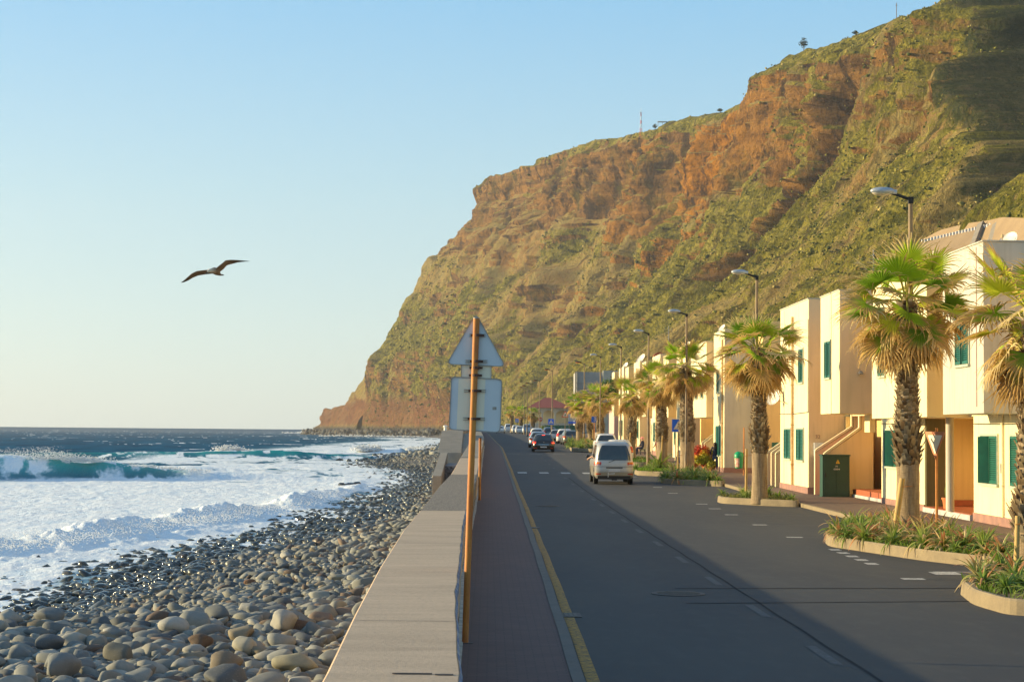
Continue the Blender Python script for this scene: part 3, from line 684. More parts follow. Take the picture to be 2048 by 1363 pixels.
for k, i in enumerate(taken):
    if any((Xb[i]-p[0])**2+(Yb[i]-p[1])**2 < .5 for p in hp): continue
    wv = float(wetr[i]); tone = names[int(np.argmin(((pal-colr[i]/(1-.68*wv))**2).sum(1)))]
    dd = float(shore_d(np.array([Xb[i]]), np.array([Yb[i]]))[0])
    if wv > .6: lb = ('wet dark boulder in the white wash' if dd < 1 else f'glossy wet {tone} boulder above the wash')
    else: lb = f'{tone} boulder ' + str(('one metre', 'two metres', 'three metres', 'four metres', 'five metres', 'six metres', 'seven metres', 'eight metres', 'nine metres')[min(8, int(-Xb[i]-1.3))]+' from the wall')
    px_ = CX+F*float((np.array((Xb[i], Yb[i], -4.))@rv)/(np.array((Xb[i], Yb[i], -4.))@d))
    far_ = 'nearest row' if Yb[i] < 30 else ('second row' if Yb[i] < 38 else ('third row' if Yb[i] < 50 else 'far row'))
    lb = ('small ' if sz[i] < .2 else 'large ' if sz[i] > .27 else '')+lb+', '+far_+(' at left' if px_ < 200 else ' at centre' if px_ < 430 else ' at right')
    boulder(Xb[i], Yb[i], sz[i], colr[i], wv, 200+k, lb)
# the remaining thousands of stones as one mass
def stone_mass(name, X, Y, r, sub):
    n = len(X); col, wet = stone_attr(X, Y, n); VV = []; FF = []; CC = []; WW = []; off = 0; z = beach_z(X, Y)
    which = RNG.integers(0, 10, n); an = RNG.uniform(0, 6.3, n); S = np.stack([r*RNG.uniform(.95, 1.35, n), r*RNG.uniform(.75, 1.05, n), r*RNG.uniform(.5, .8, n)], 1)
    for w_ in range(10):
        idx = np.where(which == w_)[0]
        if not len(idx): continue
        v, f = bases[sub][w_]; vv = v[None]*S[idx][:, None]; ca, sa = np.cos(an[idx])[:, None], np.sin(an[idx])[:, None]
        tilt = RNG.normal(0, .25, len(idx))[:, None]
        x_, y_, z_ = vv[..., 0]*ca-vv[..., 1]*sa, vv[..., 0]*sa+vv[..., 1]*ca, vv[..., 2]; z_ = z_+x_*tilt
        P = np.stack([x_+X[idx, None], y_+Y[idx, None], z_+z[idx, None]+S[idx, 2][:, None]*.25], -1)
        VV.append(P.reshape(-1, 3)); FF.append((f[None]+(off+np.arange(len(idx))*len(v))[:, None, None]).reshape(-1, 3)); off += len(idx)*len(v)
        CC.append(np.repeat(col[idx], len(v), 0)); WW.append(np.repeat(wet[idx], len(v)))
    o = link_mesh(name, np_mesh(name, np.concatenate(VV), np.concatenate(FF), {'Col': np.concatenate(CC), 'wet': np.concatenate(WW)}, smooth=True), M['stone'])
    setp(o, kind='stuff'); return o
X1, Y1 = sample_beach(21000, 20, 75); X2, Y2_ = sample_beach(24000, 75, 330); X3, Y3 = sample_beach(42000, 20, 110)
X1 = np.concatenate([X1, Xb[[i for i in range(len(Xb)) if i not in set(taken)]]]); Y1 = np.concatenate([Y1, Yb[[i for i in range(len(Yb)) if i not in set(taken)]]])
r1 = np.clip(RNG.lognormal(-2.1, .42, len(X1)), .06, .30)*np.interp(Y1, [20, 34, 75], [.75, 1, 1.1]); stone_mass('beach_stones', X1, Y1, r1, 2)
r2 = np.clip(RNG.lognormal(-1.6, .4, len(X2)), .09, .42); stone_mass('distant_beach_stones', X2, Y2_, r2, 1)
r3 = np.clip(RNG.lognormal(-2.95, .4, len(X3)), .025, .09); stone_mass('beach_pebbles', X3, Y3, r3, 1)
X4, Y4 = sample_beach(5000, 330, 900); stone_mass('far_shore_stones', X4, Y4, np.clip(RNG.lognormal(-.6, .4, len(X4)), .3, 1.3), 1)
p = on_z(700, 968, SEA+.2)
t_ = np.array([p[0]-.1, p[0]+.9, p[0]-1.1]); 
for k, dx in enumerate((0, .8, -.8)):
    o = boulder(p[0]+dx, p[1]+dx*.3, .75-.15*k, (.03, .032, .034), 1.0, 60+k, ['dark jagged rock alone in the white foam off the beach', 'lower right lump of the rock out in the foam', 'lower left lump of the rock out in the foam'][k]); o.location.z = SEA+.15
# ================================================================== mountain
tab = [  # Y, foot px, ridge px, ridge py
 (1650, 722, 945, 376), (1620, 770, 978, 358), (1580, 830, 1020, 343), (1500, 885, 1110, 306), (1400, 930, 1210, 282), (1280, 968, 1320, 256), (1150, 1000, 1450, 226), (1050, 1030, 1512, 163),
 (970, 1052, 1562, 124), (880, 1078, 1700, 80), (790, 1104, 1800, 43), (700, 1128, 1900, 6), (630, 1160, 1985, -40), (560, 1215, 2110, -110), (500, 1290, 2280, -150), (440, 1370, 2400, -180), (380, 1430, 2350, -220),
 (310, 1510, 2450, -330), (240, 1640, 3150, -400), (170, 1900, 3900, -900), (110, 2350, 5200, -1500)]
SL = np.array([(0, 0), (-.02, .18), (.04, .30), (.21, .40), (.35, .50), (.50, .62), (.57, .70), (.82, .80), (.985, .90), (1, 1)])
SR = np.array([(0, 0), (.25, .15), (.42, .27), (.55, .37), (.65, .46), (.735, .55), (.80, .63), (.85, .78), (.89, .91), (1, 1)])
tt = np.array(tab, float)[::-1]
Yk = np.concatenate([np.geomspace(110, 400, 130), np.geomspace(403, 1100, 330), np.linspace(1103, 1650, 240)])
NTt = 420
def col_pts(Y):
    fp, rp, ry = [float(np.interp(Y, tt[:, 0], tt[:, i])) for i in (1, 2, 3)]
    Fx = at(fp, 861, Y)[0]; zf = float(np.interp(Y, [1350, 1550], [float(zr(900))-.3, SEA-1])); Rp = at(rp, ry, Y)
    return Fx, zf, Rp[0], Rp[2]
s_ = np.linspace(0, 1, NTt); ks = np.linspace(0, 1, 10)
X = np.zeros((len(Yk), NTt)); Z = np.zeros_like(X); Yg = np.repeat(Yk[:, None], NTt, 1)
for i, Y in enumerate(Yk):
    Fx, zf, Rx, Rz = col_pts(Y); b = float(sstep(1150, 1600, Y)); S = SL*b+SR*(1-b)
    fx = np.interp(s_, ks, S[:, 0]); fz = np.interp(s_, ks, S[:, 1])
    X[i] = Fx+(Rx-Fx)*fx; Z[i] = zf+(Rz-zf)*fz
T = np.repeat(s_[None], len(Yk), 0)
env = sstep(0, .12, T)*(1-.75*sstep(.9, 1, T)); cliff = sstep(.62, .72, T+.05*fbm(Yg*.01, Z*.02, 1))*sstep(1.0, .93, T+.03*fbm(Yg*.02, T*3, 1))
leftw = sstep(1150, 1500, Yg); cliff *= np.interp(Yg, [400, 820, 930, 1650], [.0, .12, 1, 1]); cliff = np.maximum(cliff, .45*leftw*sstep(.10, .25, T)*sstep(.2, .7, fbm(Yg*.02, Z*.012, 4, 3)))
# ravine recesses; the upper right one has its shade painted in
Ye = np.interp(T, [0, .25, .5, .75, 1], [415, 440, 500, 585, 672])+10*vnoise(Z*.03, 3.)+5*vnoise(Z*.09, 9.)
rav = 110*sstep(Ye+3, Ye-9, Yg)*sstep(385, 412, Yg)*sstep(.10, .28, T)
rav2 = 24*sstep(898, 888, Yg+16*vnoise(Z*.025, 7.)+70*T)*sstep(760, 850, Yg+70*T)*sstep(.02, .3, T)*sstep(1., .7, T)
rav3 = 22*sstep(1120, 1108, Yg+16*vnoise(Z*.025, 17.)+60*T)*sstep(985, 1080, Yg+60*T)*sstep(.0, .3, T)*sstep(1., .8, T)
rav4 = 20*sstep(1388, 1372, Yg+16*vnoise(Z*.02, 27.))*sstep(1240, 1350, Yg)*sstep(.05, .3, T)*sstep(1., .8, T)
gul = ridge(Yg*.011+.35*vnoise(Yg*.006, Z*.008), Z*.0022, .5, 3, .5)
med = ridge(Yg*.032+.25*vnoise(Yg*.02, Z*.02), Z*.008+Yg*.002, 2.5, 4, .55)
fine = fbm(X*.05, Yg*.07, Z*.07, 5, .6)
strata = vnoise(Z*.11+.3*fine, Yg*.004, 3)+.5*vnoise(Z*.27, Yg*.01, 5)
sc_y = np.interp(Yg, [110, 400, 1000, 1650], [.35, .6, 1, 1.1])
cut = np.exp(-(vnoise(Yg*.013+.5*vnoise(Yg*.01, Z*.012), Z*.0015, 8.5)/.13)**2)+.5*np.exp(-(vnoise(Yg*.034+.5*vnoise(Yg*.02, Z*.02), Z*.003, 18.5)/.16)**2)
med2 = ridge(Yg*.075+.3*vnoise(Yg*.05, Z*.03), Z*.010, 7.5, 3, .55)
rel = 15*gul+11*med+3.2*med2+2.2*fine*(1+cliff*1.2)-17*cut; rel = rel-rel.mean(); rel = np.where(rel > 16, 16+(rel-16)*.4, rel)
D = -env*sc_y*rel*np.interp(Yg, [1400, 1620], [1, .5])-cliff*env*2.0*strata*sc_y+rav*env+(rav2+rav3+rav4)*env
crag = np.abs(vnoise(Yg*.09, Z*.018, 6))+.5*np.abs(vnoise(Yg*.22, Z*.05, 16)); D += cliff*env*7*sc_y*(crag-.35)
Xd = X+D; Zd = Z+env*(1.6*fine+1.2*med)*sc_y+1.2*fbm(X*.16, Yg*.16, 0, 3)*(T > .02)*np.clip(sc_y, .5, 1)
Yd = Yg+env*7*sc_y*fbm(X*.03, Z*.03, Yg*.02, 3)
# plateau behind the ridge
nb = 14; Xp = []; Yp = []; Zp = []
for j in range(1, nb+1):
    q = (j/nb)**1.6*420; Xp.append(Xd[:, -1]+q+5*fbm(Yk*.02, q*.02, 3)); Yp.append(Yd[:, -1]); Zp.append(Zd[:, -1]+q*.02-((q/420)**3)*30+4*fbm(Yk*.012, q*.02, 1))
Xa = np.concatenate([Xd, np.array(Xp).T], 1); Ya = np.concatenate([Yd, np.array(Yp).T], 1); Za = np.concatenate([Zd, np.array(Zp).T], 1)
ncol = Xa.shape[1]
green = np.concatenate([np.clip(.60+.22*sstep(950, 850, Yg)+.6*fbm(Yg*.012+X*.01, Z*.02, 2, 4)+.25*(T > .93)-.5*cliff+.05*leftw+.15*sstep(.6, .3, T), 0, 1), np.full((len(Yk), nb), .8)], 1)
clf = np.concatenate([cliff, np.zeros((len(Yk), nb))], 1)
# back of the headland
V = np.stack([Xa, Ya, Za], -1)
back = V[-1:].copy(); back = np.repeat(back, 8, 0)
for j in range(8):
    q = (j+1)/8; back[j, :, 1] += q*260; back[j, :, 0] += q*90; back[j, :, 2] = back[j, :, 2]*(1-q)-5*q+6*fbm(np.arange(ncol)*.05, q*3, 2)
V = np.concatenate([V, back], 0); green = np.concatenate([green, np.repeat(green[-1:], 8, 0)], 0); clf = np.concatenate([clf, np.repeat(clf[-1:], 8, 0)], 0)
def mountain_mat():
    t = NT('mountain_slope'); cl = t.attr('cliff'); gr_ = t.attr('green')
    ge = t.n('NewGeometry'); sp = t.n('SeparateXYZ'); t.l(ge.outputs['Normal'], sp.inputs[0]); nz = sp.outputs['Z']; pos = t.n('SeparateXYZ'); t.l(ge.outputs['Position'], pos.inputs[0])
    n1 = t.noise(.035, 8, .68, 'world'); n2 = t.noise(.16, 7, .7, 'world'); n3 = t.noise(.6, 5, .7, 'world'); st = t.noise(.05, 6, .6, 'world', (.15, .15, 3.5)); n4 = t.noise(.02, 5, .6, 'world')
    sk = t.noise(.05, 7, .65, 'world', (.22, 1.7, .22)); sk2 = t.noise(.13, 6, .7, 'world', (.3, 1.6, .3))
    rock = t.ramp(st, [(.30, (.12, .075, .045)), (.45, (.30, .17, .07)), (.56, (.46, .25, .08)), (.70, (.24, .14, .07))])
    org = t.attr('orange'); rock = t.mix(t.math('MULTIPLY', t.ramp(n4, [(.38, 0.1), (.55, .9)]), org), rock, (.62, .27, .04))
    vs_ = t.noise(.05, 7, .72, 'world', (1, 2.4, .3)); rock = t.mix(t.ramp(n2, [(.38, .75), (.52, 0.0)]), rock, (.06, .04, .03)); rock = t.mix(t.ramp(vs_, [(.40, .9), (.49, 0.0)]), rock, (.05, .034, .028)); rock = t.mix(t.ramp(n1, [(.52, 0.0), (.66, .6)]), rock, (.17, .17, .05))
    soil = t.ramp(sk, [(.34, (.27, .19, .075)), (.47, (.48, .37, .13)), (.56, (.46, .28, .10)), (.68, (.56, .45, .18))])
    veg = t.ramp(n2, [(.32, (.12, .125, .02)), (.46, (.29, .255, .038)), (.56, (.46, .39, .07)), (.70, (.56, .43, .13))])
    veg = t.mix(t.ramp(n3, [(.42, .6), (.56, 0.0)]), veg, (.05, .07, .018))
    gf = t.math('ADD', gr_, t.math('MULTIPLY', t.math('SUBTRACT', sk, .5), 3.0)); gf = t.math('ADD', gf, t.math('MULTIPLY', t.math('SUBTRACT', n3, .5), 1.3)); gf = t.ramp(gf, [(.38, 0.0), (.66, 1.0)])
    base = t.mix(gf, soil, veg); base = t.mix(t.ramp(sk2, [(.38, .75), (.47, 0.0)]), base, (.075, .06, .028))
    cf = t.math('ADD', cl, t.math('MULTIPLY', t.math('SUBTRACT', n2, .5), 1.5)); cf = t.math('ADD', cf, t.math('MULTIPLY', t.math('SUBTRACT', .30, nz), 1.6)); cf = t.ramp(cf, [(.35, 0.0), (.65, 1.0)])
    c = t.mix(cf, base, rock)
    dn = t.math('ADD', t.attr('ravine_shade'), t.math('MULTIPLY', t.math('SUBTRACT', n2, .5), 2.4)); c = t.mix(t.ramp(dn, [(.30, 0.0), (.85, .95)]), c, t.ramp(n2, [(.35, (.018, .03, .018)), (.48, (.05, .07, .025)), (.60, (.12, .11, .045)), (.70, (.15, .09, .05))]))  # painted dark green standing in for shade in the ravine
    low = t.ramp(t.math('DIVIDE', pos.outputs['Z'], 100), [(.0, 1.0), (.035, 1.0), (.07, 0.0)]); far = t.ramp(t.math('DIVIDE', pos.outputs['Y'], 2000), [(.68, 0.0), (.76, 1.0)])
    c = t.mix(t.math('MULTIPLY', low, far), c, t.ramp(n3, [(.4, (.05, .045, .04)), (.6, (.17, .15, .13))]))
    red = t.ramp(t.math('DIVIDE', pos.outputs['Z'], 100), [(.05, 0.0), (.08, 1.0), (.26, 1.0), (.34, 0.0)])
    c = t.mix(t.math('MULTIPLY', t.math('MULTIPLY', red, far), .8), c, t.ramp(n2, [(.4, (.36, .15, .07)), (.6, (.22, .10, .055))]))
    t.col(c); t.rough(.95); t.b.inputs['Specular IOR Level'].default_value = .1
    t.bump(t.math('ADD', t.math('MULTIPLY', n2, 2.0), t.math('MULTIPLY', n3, 1.0)), 1.0, 5.0); return t.m
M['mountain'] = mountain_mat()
mo = link_mesh('mountain', np_mesh('mountain', V.reshape(-1, 3), grid_faces(V.shape[0], ncol), {'green': green.ravel(), 'cliff': clf.ravel(), 'ravine_shade': np.concatenate([np.concatenate([sstep(Ye+22, Ye-2, Yg+16*fine)*sstep(392, 410, Yg)*sstep(.12, .3, T), np.zeros((len(Yk), nb))], 1), np.zeros((8, ncol))], 0).ravel(), 'orange': (np.exp(-((V[..., 1]-1120)/200)**2)*(V[..., 2] > 80)+.12).ravel()}, smooth=True), M['mountain']); mo['kind'] = 'structure'  # ravine mask for the painted shade runs along the recess edge
# low point running out to sea
px_r = [(800, 665), (752, 728), (724, 772), (710, 794), (698, 800), (680, 806), (655, 822), (640, 842), (628, 858), (618, 868)]
Vp = []; n_t = 60; nn = 90
for i in range(nn):
    q = i/(nn-1); Y = 1654+q*316; k = q*(len(px_r)-1); j = min(int(k), len(px_r)-2); f = k-j
    rp = (px_r[j][0]*(1-f)+px_r[j+1][0]*f, px_r[j][1]*(1-f)+px_r[j+1][1]*f); Rp = at(rp[0], rp[1], Y); fx = at(722-95*q, 861, Y)[0]-6
    for m_ in range(n_t):
        s2 = (m_/(n_t-1))*2-1
        if s2 <= 0: x = fx+(Rp[0]-fx)*(s2+1); z = SEA-1+(Rp[2]-SEA+1)*(s2+1)**.8
        else: x = Rp[0]+s2*60; z = Rp[2]-(Rp[2]-SEA+1)*s2**1.5
        Vp.append((x, Y-40*(1-abs(s2))*0, z))
Vp = np.array(Vp); e_ = np.clip((Vp[:, 2]-SEA)/12, 0, 1); Vp[:, 0] -= e_*5*fbm(Vp[:, 1]*.04, Vp[:, 2]*.06, 3, 4); Vp[:, 2] += e_*2.5*fbm(Vp[:, 0]*.06, Vp[:, 1]*.06, 5, 4)
hp_ = link_mesh('headland_point', np_mesh('headland_point', Vp, grid_faces(nn, n_t), {'green': np.full(len(Vp), .35), 'cliff': np.full(len(Vp), .3), 'orange': np.zeros(len(Vp)), 'ravine_shade': np.zeros(len(Vp))}, smooth=True), M['mountain']); hp_['kind'] = 'structure'
# shrubs clothing the slopes and boulders at the foot
tri = V[:len(Yk)]; 
def surf_sample(n, wfun):
    i = RNG.integers(2, len(Yk)-2, n*3); j = RNG.integers(5, ncol-12, n*3); keep = RNG.random(n*3) < wfun(i, j); i, j = i[keep][:n], j[keep][:n]; return tri[i, j]+RNG.normal(0, .5, (len(i), 3)), i, j
P, i_, j_ = surf_sample(42000, lambda i, j: np.clip(green[i, j]*1.6-.15, 0, 1)*(1-clf[i, j]*.8)*np.clip((ncol-j)/40, .2, 1))
r = RNG.lognormal(0, .35, len(P))*np.interp(P[:, 1], [150, 500, 1600], [.18, .30, .6])
gcol = np.array([(.09, .115, .028), (.22, .21, .045), (.36, .31, .07), (.08, .10, .03), (.44, .34, .12)])[RNG.integers(0, 5, len(P))]*RNG.uniform(.7, 1.2, (len(P), 1))
bmx = bmesh.new(); bmesh.ops.create_icosphere(bmx, subdivisions=1, radius=1.0); nv_ = len(bmx.verts); bmx.free()
t = NT('shrub_leaves'); t.col(t.mix(t.ramp(t.noise(1.5, 4, .7, 'world'), [(.4, 0.0), (.65, .4)]), t.attr('Col', 'Color'), (.05, .06, .02))); t.rough(.95); t.b.inputs['Specular IOR Level'].default_value = .1; M['shrub'] = t.m
so_ = blob_cloud('mountain_shrubs', P, np.stack([r, r, r*.75], 1), M['shrub'], {'Col': np.repeat(gcol, nv_, 0)}); setp(so_, kind='stuff')
mm_ = so_.data; co = np.zeros(len(mm_.vertices)*3, np.float32); mm_.vertices.foreach_get('co', co); co = co.reshape(-1, 3); co += (RNG.normal(0, .22, co.shape)*np.repeat(r, nv_)[:, None]).astype(np.float32); mm_.vertices.foreach_set('co', co.ravel()); mm_.update()
# foot boulders
n = 2600; pxx = RNG.uniform(622, 890, n); Yb_ = np.interp(pxx, [622, 680, 722, 890], [1960, 1780, 1640, 1490])+RNG.normal(0, 12, n); Pb = np.array([at(a, 861, y) for a, y in zip(pxx, Yb_)]); Pb[:, 0] += RNG.normal(0, 4, n)-6; Pb[:, 2] = SEA+RNG.random(n)**2*5
rb = RNG.lognormal(.35, .4, n); so_ = blob_cloud('shore_boulders', Pb, np.stack([rb, rb, rb*.8], 1), M['stone'], {'Col': np.repeat(pal[RNG.integers(0, 8, n)]*.55, nv_, 0), 'wet': np.repeat(np.full(n, .2), nv_)}); setp(so_, kind='stuff')
# ================================================================== houses
class WB(MB):
    """boxes given in world coordinates, built as a child of a thing (whose base is its origin)"""
    def put(s, name, mat, parent, **kw):
        L = parent.location; q = parent
        while q.parent is not None: q = q.parent; L = L+q.location
        s.v = [(v[0]-L[0], v[1]-L[1], v[2]-L[2]) for v in s.v]
        return s.build(name, mat, parent, **kw)
def wbox(*a): return WB().box(*a)
def shutter(h, X, y0, y1, z0, z1, open_=False, leaves=2):
    """louvred shutter pair on a wall whose face is x = X"""
    m = WB(); d_ = .035
    m.box(X-d_-.004, X+.01, y0-.05, y1+.05, z1, z1+.06); m.box(X-.07, X+.01, y0-.08, y1+.08, z0-.07, z0-.003)
    m.box(X-d_-.004, X+.01, y0-.05, y0, z0, z1); m.box(X-d_-.004, X+.01, y1, y1+.05, z0, z1)
    w_ = m.put('window', M['sill'], h)
    wbox(X-.012, X+.012, y0, y1, z0, z1).put('gap', M['shutter_dark'], w_)
    W = (y1-y0)/leaves
    for k in range(leaves):
        a, b = y0+k*W+(.012 if k == 0 else .075), y0+(k+1)*W-(.012 if k == leaves-1 else .075); m = WB(); out = .05
        m.box(X-out, X-.014, a, a+.05, z0+.01, z1-.01); m.box(X-out, X-.014, b-.05, b, z0+.01, z1-.01)
        m.box(X-out, X-.014, a+.05, b-.05, z0+.01, z0+.07); m.box(X-out, X-.014, a+.05, b-.05, z1-.07, z1-.01)
        n = max(6, int((z1-z0-.14)/.055)); dz = (z1-z0-.14)/n
        for j in range(n):
            zz = z0+.07+j*dz
            m.add([(X-out+.004, a+.05, zz), (X-out+.004, b-.05, zz), (X-.018, b-.05, zz+dz*.72), (X-.018, a+.05, zz+dz*.72)], [(0, 1, 2, 3)])
        m.put('shutter_leaf', M['shutter'], w_, fix=False)
        if open_:
            pass
    if open_:   # the nearer leaf folded out into the room edge
        m = WB(); yy_ = y0+W*.98; m.prism([(X-.06, yy_), (X-.30, yy_+.10), (X-.31, yy_+.07), (X-.06, yy_-.03)], z0+.02, z1-.02, 'z'); m.put('shutter_leaf', M['shutter'], w_)
    return w_
def plinth(h, X, y0, y1, z0, z1=.3):
    wbox(X-.03, X+.02, y0, y1, z0, z1).put('plinth', M['plinth'], h)
def dish(h, c, r, az=-60, el=30, name='satellite_dish', part=True, mount=None):
    m = WB(); n = 20; rings = 5; d_ = Vector((math.sin(R(az))*math.cos(R(el)), math.cos(R(az))*math.cos(R(el)), math.sin(R(el)))); a = d_.cross(Vector((0, 0, 1))).normalized(); b = a.cross(d_)
    vs = []; C0 = Vector(c)
    for side in (0, .012):
        for i in range(rings+1):
            q = i/rings
            for k in range(n):
                t_ = 2*math.pi*k/n; vs.append(C0+(a*math.cos(t_)+b*math.sin(t_))*r*max(q, .02)+d_*(r*.28*q*q-side))
    fs = []
    L = (rings+1)*n
    for s2 in (0, 1):
        for i in range(rings):
            for k in range(n):
                f = (s2*L+i*n+k, s2*L+i*n+(k+1) % n, s2*L+(i+1)*n+(k+1) % n, s2*L+(i+1)*n+k); fs.append(f if s2 else f[::-1])
    for k in range(n): fs.append((rings*n+k, rings*n+(k+1) % n, L+rings*n+(k+1) % n, L+rings*n+k))
    m.add(vs, fs); o = m.put(name, M['dish'], h, fix=False, smooth=True)
    m = WB(); m.tube([C0-b*r*.95+d_*r*.25, C0+d_*r*.95], .012*max(1, r/.4), 6); m.lathe(tuple(C0+d_*r*.95), [(.03, -.04), (.04, 0), (.02, .05)], 8)
    if mount is not None: m.tube([C0-d_*.02, C0-d_*.12, mount], .02, 8)
    else: m.tube([C0-d_*.02, C0-d_*.1-b*r*.2, C0-d_*.1+Vector((0, 0, -r*1.25))], .025, 8)
    m.put('dish_arm', M['pipe'], o); return o
def pipe(h, X, y, z0, z1, mat='pipe', r=.05):
    m = WB(); m.tube([(X-r*1.3, y, z0), (X-r*1.3, y, z1)], r, 8)
    z = z0+.8
    while z < z1: m.box(X-r*2.6, X+.005, y-r*1.2, y+r*1.2, z, z+.04); z += 1.6
    m.put('downpipe', M[mat], h)
def stairs_par(h, y, X0, X1, z0, slope, ztop, mat='peach', th=.16):
    """one stepped parapet of an outside stair rising away from the street"""
    m = WB(); hgt = 1.35; g = float(zr(y))+.12
    m.prism([(X0, g), (X0, g+z0+hgt), (X0+.12, g+z0+hgt+.08), (X1, g+ztop), (X1, g+ztop+.7), (X1+.45, g+ztop+.7), (X1+.45, g)], y-th/2, y+th/2)
    m.put('stair_parapet', M[mat], h)
    m = WB(); m.prism([(X0-.03, g+z0+hgt+.0), (X0+.1, g+z0+hgt+.10), (X1-.02, g+ztop+.02), (X1-.02, g+ztop+.7), (X1-.09, g+ztop+.7), (X1-.09, g+ztop+.07), (X0+.06, g+z0+hgt+.17), (X0-.03, g+z0+hgt+.09)], y-th/2-.012, y+th/2+.012)
    m.box(X0-.035, X0-.002, y-th/2-.012, y+th/2+.012, g, g+z0+hgt+.05); m.put('parapet_cap', M['cream'], h)
HG = 'terraced seafront houses'
# --- nearest house, weathered grey upper storey
h1_ = thing('terraced_house', (13.4, 45, .12), 'nearest seafront house with weathered grey jutting upper box at the right edge', 'house', HG)
wbox(13.4, 19, 30, 49.7, .0, 3.02).put('ground_floor', M['cream'], h1_); wbox(13.4, 19, 30, 49.7, 3.023, 6.9).put('upper_floor', M['peach'], h1_)
wbox(12.2, 15.0, 44.3, 48.3, 3.03, 7.28).put('upper_box', M['grey_stucco'], h1_, bevel=.015)
plinth(h1_, 13.4, 30, 49.7, .0, .36); shutter(h1_, 13.4, 47.3, 48.9, 1.2, 2.47, True); shutter(h1_, 13.4, 44.6, 46.1, 1.2, 2.47); shutter(h1_, 12.2, 45.6, 46.9, 4.3, 5.55); [shutter(h1_, 13.4, a, a+1.4, z, z+1.25) for a in (34.5, 38.5) for z in (1.2, 4.3)]
pipe(h1_, 13.4, 46.75, .36, 3.0, 'cream', .03); dish(h1_, (13.05, 45.0, 7.32), .30, -120, 35)
wbox(12.19, 12.2, 44.9, 44.95, 3.2, 7.2).put('wall_groove', M['plinth'], h1_)
# --- second house with alcove
h2_ = thing('terraced_house', (13.4, 55, .12), 'seafront house with open porch, round column and wide jutting box behind the nearest palm', 'house', HG)
wbox(13.4, 19, 55.3, 61.4, .0, 3.0).put('ground_floor', M['cream'], h2_); wbox(15.2, 19, 49.72, 55.29, 0, 3.0).put('porch_back', M['orange'], h2_)
wbox(13.42, 14.0, 55.18, 55.297, .31, 2.99).put('porch_panel', M['olive'], h2_); wbox(14.003, 15.19, 55.2, 55.297, .31, 2.99).put('porch_side', M['orange'], h2_)
wbox(14.1, 15.18, 55.15, 55.197, .31, .5).put('skirting', M['tile'], h2_)
wbox(13.3, 15.19, 49.75, 55.17, .1, .28).put('porch_step', M['white_step'], h2_); wbox(13.34, 15.19, 49.76, 55.17, .283, .30).put('porch_floor', M['tile'], h2_)
m = WB(); m.lathe((13.28, 51.8, 0), [(.13, .30), (.12, .34), (.115, 2.98)], 20); m.put('column', M['grey_stucco'], h2_, smooth='auto')
wbox(13.4, 19, 49.71, 61.4, 3.003, 6.95).put('upper_floor', M['peach'], h2_); wbox(12.2, 15, 50.1, 57.3, 2.98, 7.25).put('upper_box', M['cream'], h2_, bevel=.015)
wbox(12.21, 13.395, 50.085, 50.098, 3.0, 7.24).put('box_end', M['orange'], h2_)
plinth(h2_, 13.4, 55.3, 61.3, 0, .34); shutter(h2_, 13.4, 58.7, 60.9, 1.42, 2.62, True, 3); shutter(h2_, 12.2, 55.3, 56.3, 4.3, 5.6); shutter(h2_, 12.2, 51.3, 52.3, 4.3, 5.6)
dish(h2_, (12.45, 50.6, 7.38), .3, -100, 30)
# --- third: box A, stair, recess
h3_ = thing('terraced_house', (13.4, 65.5, .14), 'seafront house with outside stair under a cream jutting box and number 32 tower', 'house', HG)
wbox(12.2, 15, 62.6, 66.2, 3.2, 7.5).put('upper_box', M['cream'], h3_, bevel=.015); wbox(12.215, 13.9, 62.584, 62.598, 3.2, 7.49).put('box_end', M['peach'], h3_)
wbox(14.8, 19, 61.42, 69.28, 0, 3.15).put('recess_back', M['orange'], h3_); wbox(13.7, 14.79, 69.0, 69.28, 0, 3.15).put('recess_side', M['orange'], h3_)
wbox(13.9, 19, 61.42, 69.28, 3.17, 7.0).put('upper_floor', M['peach'], h3_); wbox(13.9, 14.78, 61.42, 61.6, 0, 3.15).put('recess_wall', M['orange'], h3_)
wbox(13.5, 14.78, 61.7, 67, .1, .26).put('porch_step', M['white_step'], h3_); wbox(13.55, 14.78, 61.8, 67, .263, .45).put('skirting', M['tile'], h3_)
wbox(13.55, 13.75, 64.0, 64.9, 2.55, 3.18).put('meter_cupboard', M['cream'], h3_)
stairs_par(h3_, 68.9, 12.5, 13.95, .25, 0, 2.55); stairs_par(h3_, 67.7, 12.62, 14.0, .15, 0, 2.50)
m = WB(); 
for k in range(9): m.box(12.7+k*.15, 13.95, 67.79, 68.81, .12+k*.27, .12+(k+1)*.27)
m.put('steps', M['tile'], h3_)
shutter(h3_, 12.2, 64.2, 65.3, 4.5, 5.8)
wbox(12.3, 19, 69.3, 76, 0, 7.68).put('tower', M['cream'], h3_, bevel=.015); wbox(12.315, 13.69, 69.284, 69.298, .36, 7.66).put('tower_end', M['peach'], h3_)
plinth(h3_, 12.3, 69.3, 76, 0, .42); wbox(12.27, 12.62, 69.26, 69.282, .02, .42).put('plinth', M['plinth'], h3_)
shutter(h3_, 12.3, 73.3, 74.9, 1.46, 2.66); shutter(h3_, 12.3, 70.3, 71.9, 1.44, 2.66); shutter(h3_, 12.3, 70.4, 71.4, 4.5, 5.8)
pipe(h3_, 12.3, 72.65, .42, 7.2); wbox(12.295, 12.3, 75.0, 75.05, .4, 7.6).put('wall_groove', M['plinth'], h3_)
dish(h3_, (11.95, 75.3, 3.95), .36, -130, 25, mount=Vector((12.3, 74.2, 3.7)))
o = wbox(12.5, 12.86, 69.15, 69.275, 1.62, 2.14).put('meter_box', M['white_paint'], h3_, bevel=.008)
wbox(12.62, 12.75, 69.143, 69.148, 1.76, 1.82).put('red_mark', M['sign_red'], o)
